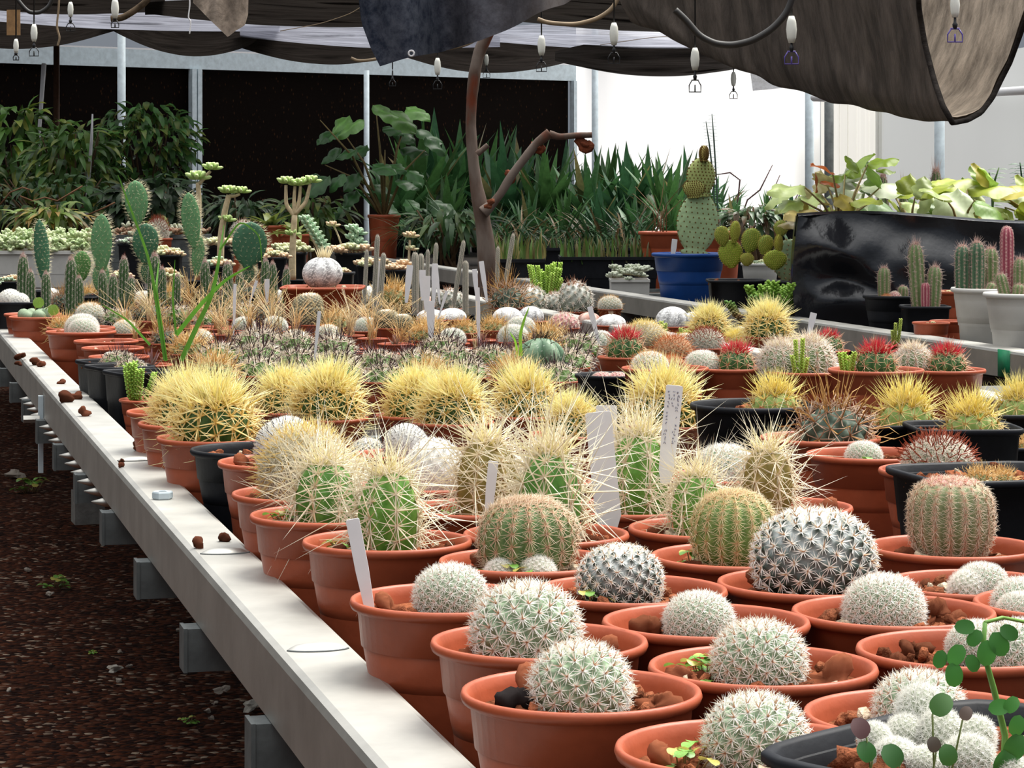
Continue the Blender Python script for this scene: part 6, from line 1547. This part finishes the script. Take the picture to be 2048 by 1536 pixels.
# ---- black planter bag with big pale leaves
def planter():
    d0 = 4.07; z0 = CAM - TRAY; ztop = Z(438, d0)
    p0 = Vector((X(1597, d0), d0 * DK, 0)); dirv = Vector((1, K, 0)).normalized(); nrm = Vector((dirv.y, -dirv.x, 0))
    W = 1.05; D = .56
    t = thing('planter_bag', 'long black plastic planter bag of pale broad-leaved plants at the right', 'planter', (p0.x, p0.y, z0), math.atan2(dirv.y, dirv.x))
    H = ztop - z0
    # local: x along the front, y backwards
    xs = np.linspace(0, W, 90); zs = np.linspace(0, H, 40)
    rg = np.random.default_rng(5)
    XX, ZZ = np.meshgrid(xs, zs)
    # diagonal creases and slack
    Y = -.018 * np.sin(ZZ / H * PI) + .012 * np.sin(9 * XX + 16 * ZZ) * np.sin(ZZ / H * PI) + .016 * np.exp(-((ZZ - (.30 * H + .55 * (XX - .0))) / .035) ** 2) * np.clip(1 - XX * 2.2, 0, 1) - .018 * np.exp(-((ZZ - (.62 * H - .55 * (XX - .12))) / .028) ** 2) * np.clip(XX * 8, 0, 1) * np.clip(1.4 - XX * 3, 0, 1) \
        + .014 * np.exp(-((ZZ - (.50 * H - .35 * (XX - .12))) / .03) ** 2) * np.clip(XX * 8, 0, 1) * np.clip(1.5 - XX * 3, 0, 1) - .012 * np.exp(-((ZZ - .38 * H + .1 * (XX)) / .03) ** 2) + .01 * np.sin(31 * XX + 5 * ZZ) * (ZZ / H) ** 2 + .006 * np.sin(50 * ZZ + 6 * XX)
    edge = np.clip(XX / .03, 0, 1)
    front = np.stack([XX - .014 * np.sin(ZZ / H * PI) * (XX < .02), Y * edge, ZZ + .012 * np.sin(XX * 7 + .6) * (ZZ / H)], -1)
    mb = MB(); mb.grid(front, (.02, .02, .02))
    ys = np.linspace(0, D, 16)
    YY, Z2 = np.meshgrid(ys, zs)
    left = np.stack([.40 * YY - .014 * np.sin(Z2 / H * PI) + .01 * np.sin(YY * 20 + Z2 * 12), YY, Z2 + .012 * math.sin(.6) * (Z2 / H)], -1); mb.grid(left[:, ::-1], (.02, .02, .02))
    right = left.copy(); right[..., 0] = W + .4 * YY; mb.grid(right, (.02, .02, .02))
    back = front.copy()[:, ::-1]; back[..., 1] = D - back[..., 1]; back[..., 0] += .4 * D; mb.grid(back, (.02, .02, .02))
    # rolled top edge inside
    top = np.stack([np.stack([xs, np.zeros(90), H + .012 * np.sin(xs * 7 + .6)], -1), np.stack([xs, np.full(90, .012), H + .006 + .012 * np.sin(xs * 7 + .6)], -1), np.stack([xs, np.full(90, .03), np.full(90, H - .04)], -1)]); mb.grid(top, (.02, .02, .02))
    m, nt, b = nmat('black_plastic_film', .2, .6)
    b.inputs['Base Color'].default_value = (.010, .011, .014, 1)
    mp = tex_coord(nt); no = N(nt, 'ShaderNodeTexNoise', Scale=22., Detail=4.); nt.links.new(mp.outputs[0], no.inputs['Vector']); bp = N(nt, 'ShaderNodeBump', Strength=.25, Distance=.01); nt.links.new(no.outputs[0], bp.inputs['Height']); nt.links.new(bp.outputs[0], b.inputs['Normal'])
    part('bag', mb.build('bag', m), t)
    so = MB(); so.grid(np.array([[(x + .4 * y, y, H - .045 + rg.uniform(0, .01)) for x in np.linspace(.02, W - .02, 24)] for y in np.linspace(.02, D - .02, 8)]), (.10, .05, .03)); part('soil', so.build('soil', M_SOIL), t)
    pale = (.46, .56, .20); yel = (.42, .50, .07); gr = (.16, .28, .05); gw = (.56, .64, .40)
    M = t.matrix_basis.inverted()
    items = [(1665, 345, 44, (.55, .14, .03), (-.5, -.3, .3)), (1690, 350, 52, (.30, .45, .04), (.4, -.4, .6)), (1735, 330, 46, (.34, .48, .06), (1, -.2, .4)), (1610, 375, 62, pale, (-1, -.3, .1)), (1640, 385, 50, pale, (-.6, -.5, -.2)), (1655, 372, 44, (.55, .48, .22), (-.3, -.5, .5)), (1680, 388, 40, (.42, .34, .06), (.1, -.7, -.4)), (1720, 372, 78, gw, (1, -.5, .1)), (1745, 395, 80, gw, (-.9, -.6, -.35)), (1750, 398, 78, (.30, .44, .20), (.5, -.6, -.75)), (1640, 425, 62, (.55, .44, .16), (-1, -.4, .15)), (1660, 415, 50, yel, (-.2, -.6, -.3)), (1700, 418, 44, gr, (.2, -.6, -.5)), (1700, 405, 46, yel, (.6, -.5, .2)),
             (1785, 385, 60, yel, (.6, -.5, .2)), (1800, 405, 56, pale, (.9, -.6, -.1)), (1830, 395, 58, yel, (.5, -.5, .4)), (1835, 420, 44, gr, (-.3, -.7, -.5)), (1858, 372, 76, yel, (.9, -.4, .25)), (1915, 378, 74, gw, (-.45, -.7, -.75)), (1890, 395, 60, pale, (-.6, -.5, .3)), (1880, 412, 46, (.20, .36, .05), (.3, -.7, -.5)), (1935, 380, 70, yel, (1, -.4, .2)), (1950, 400, 56, gr, (.5, -.6, -.4)), (1955, 410, 40, (.5, .4, .14), (.1, -.7, -.3)), (1980, 385, 70, pale, (1, -.5, .0)), (2010, 395, 60, (.48, .42, .06), (.2, -.6, .2)), (2010, 415, 56, pale, (-.7, -.6, -.2)), (2030, 375, 60, yel, (.8, -.4, .3)), (2040, 410, 60, pale, (.3, -.7, -.4)), (2050, 395, 66, yel, (.9, -.4, .1)), (1760, 375, 50, (.2, .34, .06), (-.3, -.3, .7)), (1865, 398, 40, gr, (0, -.5, -.3)), (1600, 400, 44, pale, (-.9, -.5, -.2)), (2085, 390, 70, yel, (.5, -.4, .2)), (1985, 372, 46, (.30, .46, .08), (-.4, -.4, .6))]
    cl = [(1597, 1770), (1770, 1870), (1870, 1975), (1975, 2200)]
    for ci, (a, b_) in enumerate(cl):
        lm = MB(); sm = MB(); foot = M @ P((a + b_) / 2, 436, d0 + .22 + .02 * ci); foot.z = H - .05
        for i, (u, v, s, c, D_) in enumerate(items):
            if not a <= u < b_: continue
            dd = d0 + .10 + .26 * ((i * 37) % 10) / 10 + (u - 1597) * .0003
            p = M @ P(u, v, dd)
            big_leaf(lm, p, D_, (0, -.35, 1), s * dd / FPX * 1.4, s * dd / FPX * 1.1, np.array(c) * rg.uniform(.85, 1.1), np.array(c) * 1.25, 3 + i % 2, i)
            for q in range(2):
                D2 = np.array(D_) + rg.normal(0, .6, 3); D2[1] = abs(D2[1]) * .3
                big_leaf(lm, np.array(p) + rg.normal(0, .025, 3) * (1, 1, .5) + np.array([0, .07, -.015]), D2, (0, -.35, 1), s * dd / FPX * .95, s * dd / FPX * .7, np.array(c) * rg.uniform(.5, .95), None, 3, i + 50)
            sm.tube([foot, (foot + p) / 2 + Vector((0, 0, .02)), p], [.004, .003, .0018], 5, (.30, .24, .10))
        if lm.n:
            part('plant_stems', sm.build('plant_stems', M_STEM), t); part('broad_leaves', lm.build('broad_leaves', M_LEAF), t)
planter()
# cacti behind the planter leaves
for n, (u, v, w, h, lab) in enumerate([(1766, 365, 22, 40, 'green column tip behind the planter leaves, left one'), (1872, 356, 24, 44, 'green column tip with red top behind the planter leaves'), (1806, 375, 15, 26, 'small yellowish column tip behind the planter leaves')]):
    d = 5.3; s_ = .7; vr = VH + (TRAY - .105 * s_) / d * FPX; r = w / 2
    T([('gcol', u, 0, r, (vr - (v - h / 2)) / (r * 5.2))], u, vr, lab, s=s_, d=d, pot='round_black', check=False, group='columns behind the planter')
# thin plants against the bright film
def twigs(label, d, paths, col, leaves=None, nm='thin_plant', floor=TRAY, r=.003):
    u0 = paths[0][0][0]; base = Vector((X(u0, d), d * DK, CAM - floor)); t = thing(nm, label, 'plant', base)
    mb = MB(); lm = MB()
    for pts in paths:
        q = [P(u, v, d) - base for u, v in pts]
        mb.tube([Vector((q[0].x, 0, 0))] + q, [r * 1.3] + [r] * (len(q) - 1) + [r * .5], 5, col)
        if leaves:
            n, L, c = leaves
            for i in range(n):
                f = (i + .5) / n * (len(q) - 1); k = int(f); p = q[k].lerp(q[k + 1], f - k)
                for s in (-1, 1): lm.leaf(p, (s, -.1, .25), (0, -.4, 1), L, L * .22, c, .3, 3, .2, 'lance')
    part('stems', mb.build('stems', M_STEM), t)
    if lm.n: part('small_leaves', lm.build('small_leaves', M_LEAF), t)
    return t
twigs('two thin upright leafy twigs rising above the blue-pot opuntia', 6.2, [[(1436, 430), (1433, 360), (1428, 280), (1424, 228)], [(1430, 430), (1426, 350), (1419, 290), (1412, 243)]], (.06, .10, .08), (22, .016, (.04, .12, .11)))
twigs('leafless wiry twigs with small buds against the bright sheet', 6.6, [[(1470, 470), (1495, 400), (1520, 380), (1545, 330)], [(1470, 460), (1480, 360), (1460, 345), (1430, 350)], [(1500, 470), (1530, 420), (1560, 350)], [(1560, 470), (1580, 420), (1600, 380)]], (.10, .05, .05), (7, .012, (.06, .06, .07)))
for n, (u, v, d, h) in enumerate([(1470, 470, 6.4, 95), (1540, 465, 6.6, 100), (1585, 455, 6.5, 90)]):
    t = thing('spiky_plant', ['sparse spiky plant right of the blue-pot opuntia', 'spiky plant against the bright sheet between wiry twigs', 'spiky reddish plant left of the planter leaves'][n], 'plant', (X(u, d), d * DK, CAM - TRAY), n, 'sword-leaved plants at the back')
    zb = max(.1, Z(v, d) - (CAM - TRAY)); part('pot', pot_mesh('round_black'), t, scale=(1.1, 1.1, zb / .105)); part('sword_leaves', agm[n], t, (0, 0, zb - .01), scale=h / FPX * d)
for n, (u, v, w, h) in enumerate([(1510, 435, 130, 50), (1440, 450, 90, 50)]):
    shrub(u, v, w, h, 6.0 + n * .2, ['low dark green plant mass behind the bunny-ear opuntia', 'low dark plant mass right of the beaver-tail opuntia'][n], 150, (.05, .10, .04), (.20, .10, .06), seed=40 + n, L=.06, W=.018)
twigs('slender green seedling above the planter leaves near the right edge', 4.9, [[(1985, 420), (1984, 370), (1978, 345)], [(1985, 420), (1990, 360), (1998, 335)]], (.10, .18, .05), (6, .03, (.06, .16, .04)))
twigs('dark narrow-leaved plant at the right edge above the planter', 4.9, [[(2045, 420), (2044, 360), (2040, 325)], [(2045, 420), (2050, 350), (2056, 330)]], (.06, .12, .05), (8, .035, (.04, .12, .05)))
# white pots with grey columns
WP = 'white ribbed pots across the aisle'
T([('dgcol', 1925, 0, 15, 1.32), ('dgcol', 1952, -.01, 15, 1.42), ('gcol', 1985, .02, 15, 1.25), ('gcol', 1968, -.03, 11, .55, .5)], 1978, 568, 'white ribbed pot of dark green columns, left one of two', s=1.22, hs=1.5, d=3.52, pot='white', group=WP, check=False)
T([('pinkcol', 2018, .02, 13, 1.45), ('gcol', 2012, -.01, 12, .95, -.25), ('gcol', 2040, 0, 13, 1.3), ('gcol', 2030, -.02, 12, .6, .1)], 2050, 582, 'white ribbed pot with a pink scaly column at the right edge', s=1.28, hs=1.5, d=3.36, pot='white', group=WP, check=False)
GC = 'grey-green columns before the planter'
T([('gcol', 1838, 0, 15, 1.75, -.06), ('gcol', 1864, -.01, 14, 1.25, .05), ('pinkcol', 1848, -.02, 9, .8)], 1850, 603, 'two tall grey-green columns with a brown dead one, low black pot', s=.95, hs=1.0, d=3.78, pot='square', group=GC, check=False)
T([('gcol', 1768, 0, 12, 1.1), ('gcol', 1806, 0, 10, .6), ('redball', 1788, -.01, 12, 1.3), ('rust', 1770, -.02, 10)], 1785, 584, 'small column cacti in a crumpled black pot before the planter', s=1.05, hs=1.15, d=3.88, pot='round_black', group=GC, check=False)
T([(clump(bg, pg, 4, .4), 1862, 0, 14)], 1862, 628, 'small terracotta pot before the white pots, left of a touching twin', s=.62, hs=.8, d=3.6, cat='succulent', name='potted_succulent', group='small terracotta pots across the aisle', check=False)
T([], 1896, 630, 'small terracotta pot before the white pots, right of its twin', s=.62, hs=.8, d=3.56, cat='flower pot', group='small terracotta pots across the aisle', check=False)
T([(clump(pg, pe, 4, .5), 1893, 0, 18)], 1893, 588, 'terracotta pot half hidden left of the white pots', s=.8, hs=1.2, d=3.95, cat='succulent', name='potted_succulent', group='small terracotta pots across the aisle', check=False)

# ---- filler rows of small pots
FILL = {}
def fill_row(rowname, v, u0, u1, step, kinds, s=.6, pot='terracotta', seed=0, jit=6, group=None):
    rg = np.random.default_rng(seed); made = []
    u = u0
    i = 0
    while u < u1:
        key, desc, r = kinds[int(rg.integers(len(kinds)))]
        vv = v + rg.uniform(-jit, jit); H_ = .105 * s; d = depth_on(vv, TRAY - H_); x = X(u, d)
        if not clash(x, d * DK, .0612 * s, .93): made.append((key, desc, r * rg.uniform(.88, 1.12), u, vv))
        u += step * rg.uniform(.9, 1.12)
    made.sort(key=lambda m: m[3])
    for n, (key, desc, r, uu, vv) in enumerate(made):
        same = [m for m in made if m[1] == desc]; k_ = [m[3] for m in same].index(uu) + 1
        lab = f'{desc} in the {rowname}' if len(same) == 1 else f'{desc}, {ORD[k_]} from left, {rowname}'
        cat = 'cactus'; nm = 'potted_cactus'
        if 'grass' in desc or 'sprig' in desc or 'leaved' in desc: cat, nm = 'succulent', 'potted_succulent'
        if 'grass' in desc: cat, nm = 'plant', 'potted_plant'
        T([(key, uu, 0, r)], uu, vv, lab, s=s, pot=pot, group=group or rowname, check=False, cat=cat, name=nm)
ST = [('star#0', 'dark-needled star cactus', 40), ('star#1', 'whitish star-spined cactus', 40)]
fill_row('row just behind the golden barrels', 756, 430, 1190, 84, ST + [('tanstar', 'orange-gold spiny cactus', 36)], .62, seed=3)
fill_row('second row behind the golden barrels', 728, 360, 1180, 76, ST, .6, seed=4)
fill_row('third row behind the golden barrels', 703, 380, 1200, 70, ST + [('tanstar', 'tan-spined cactus', 32), (hawo(), 'reddish stiff-leaved rosette', 16)], .58, seed=5)
TN = [('tanstar', 'tan tangled cactus', 30), (straws(34, 4.4, (.80, .62, .34), 1.6, True), 'pot of dry golden grass', 17), ('tanhook', 'brown hook-spined cactus', 24), ('orange', 'cream bristly globe', 24)]
fill_row('dry grassy row at left middle', 680, 270, 780, 64, TN, .55, seed=6)
fill_row('pale row right of the dry grass', 682, 790, 1200, 62, [('orange', 'cream bristly globe', 24), ('fine#1', 'small white globe', 24), ('tanstar', 'tan tangled cactus', 26), (hawo(12, (.22, .2, .14), (.4, .2, .14), 1.8), 'brown stiff-leaved rosette', 14)], .55, seed=7)
fill_row('dry row below the netted club', 660, 250, 800, 60, TN + [('fine#0', 'small white globe', 22)], .52, seed=8)
fill_row('row before the white labels', 660, 800, 1180, 60, [('fine#2', 'small white globe', 24), ('orange', 'cream bristly globe', 24), ('tanstar', 'tan tangled cactus', 24)], .5, seed=9)
fill_row('row behind the hooked-grass pots', 640, 180, 800, 58, TN + [('star#1', 'whitish star-spined cactus', 28)], .5, 'square', seed=10)
fill_row('tiny-pot row below the opuntia pads', 606, 130, 830, 54, [('ball', 'small white ball cactus', 20), ('tanstar', 'tan tangled cactus', 27), ('tanhook', 'brown hook-spined cactus', 24), ('orange', 'cream bristly globe', 23)], .5, 'square', seed=12)
fill_row('straw row in the left middle', 650, 400, 800, 50, [(straws(34, 4.6, (.80, .62, .34), 1.8, True), 'pot of dry golden grass', 16), (straws(24, 3.6, (.86, .72, .46), 2.0), 'pot of pale dry grass', 17)], .5, seed=21)
fill_row('reddish row before the straws', 690, 240, 460, 56, [(hawo(12, (.26, .14, .13), (.42, .18, .18), 2.0), 'reddish stiff-leaved rosette', 15), ('tanhook', 'brown hook-spined cactus', 22)], .5, seed=22)
fill_row('right corner row before the grey beam', 690, 1200, 1500, 58, [('orange', 'orange-tipped white globe', 26), ('rust', 'rust bristly globe', 24), ('fine#1', 'small white globe', 24)], .5, seed=13)
fill_row('back row before the trunk', 618, 900, 1220, 52, [('crown', 'dark woolly-crowned globe', 24), ('ball', 'small white ball cactus', 20), ('orange', 'cream bristly globe', 20)], .5, seed=14)
fill_row('row behind the black pots', 790, 1200, 1260, 60, [('tanstar', 'tan tangled cactus', 30)], .55, seed=15)

for n, (u, v, h_) in enumerate([(440, 668, 4.6), (500, 662, 5.0), (545, 676, 4.2), (592, 670, 4.6), (655, 676, 3.6), (700, 670, 4.8), (745, 676, 4.2), (408, 640, 4.8), (470, 636, 4.4), (530, 630, 4.2), (380, 615, 4.4), (300, 640, 4.0), (250, 655, 3.4), (800, 690, 3.4)]):
    T([(straws(34, h_ + 1.6, ((.86, .66, .38), (.72, .52, .26), (.88, .76, .52))[n % 3], 2.6, n % 2 == 0), u, 0, 17)], u, v, f'tuft of straw-coloured grass in a small pot, left middle, {["nearest the rail", "second", "third"][0] if 0 else ORD[sorted([440, 500, 545, 592, 655, 700, 745, 408, 470, 530, 380, 300, 250, 800]).index(u) + 1]} tuft from the rail', s=.5, cat='plant', name='potted_plant', group='tufts of straw-coloured grass')
# ================================================================= light and camera
w = bpy.data.worlds.new('sky'); SC.world = w; w.use_nodes = True
nt = w.node_tree; bg_ = nt.nodes['Background']
tc = N(nt, 'ShaderNodeTexCoord'); sp = N(nt, 'ShaderNodeSeparateXYZ'); nt.links.new(tc.outputs['Generated'], sp.inputs[0])
rp = N(nt, 'ShaderNodeValToRGB'); e = rp.color_ramp; e.elements[0].position = .0; e.elements[0].color = (.09, .10, .115, 1); e.elements[1].position = .9; e.elements[1].color = (1.5, 1.5, 1.5, 1)
el = e.elements.new(.35); el.color = (.26, .28, .31, 1)
nt.links.new(sp.outputs['Z'], rp.inputs[0]); nt.links.new(rp.outputs[0], bg_.inputs['Color']); bg_.inputs['Strength'].default_value = SKY
sun = bpy.data.lights.new('hazy_sun', 'SUN'); sun.energy = SUN; sun.angle = math.radians(38); sun.color = (1., .97, .90)
so = bpy.data.objects.new('hazy_sun', sun); COL.objects.link(so)
az, elv = math.radians(40), math.radians(60)             # from the right and a little behind the benches
Ld = Vector((math.cos(elv) * math.cos(az), math.cos(elv) * math.sin(az), math.sin(elv)))
so.rotation_euler = Ld.to_track_quat('Z', 'Y').to_euler(); so.location = (3, 3, 6)
cam = bpy.data.cameras.new('camera'); cam.sensor_width = 36.0; cam.lens = FPX * DK / 2048 * 36.0; cam.shift_y = -(768 - VH) / 2048.0
cam.clip_start = .05; cam.clip_end = 100
co = bpy.data.objects.new('camera', cam); COL.objects.link(co); co.location = (0, 0, CAM); co.rotation_euler = (math.radians(90), 0, 0)
SC.camera = co
SC.view_settings.view_transform = 'Standard'; SC.view_settings.look = 'None'; SC.view_settings.exposure = EXPO; SC.view_settings.gamma = 1.0; SC.view_settings.use_curve_mapping = False
print('THINGS', sum(1 for o in SC.objects if o.parent is None), 'OBJECTS', len(SC.objects))
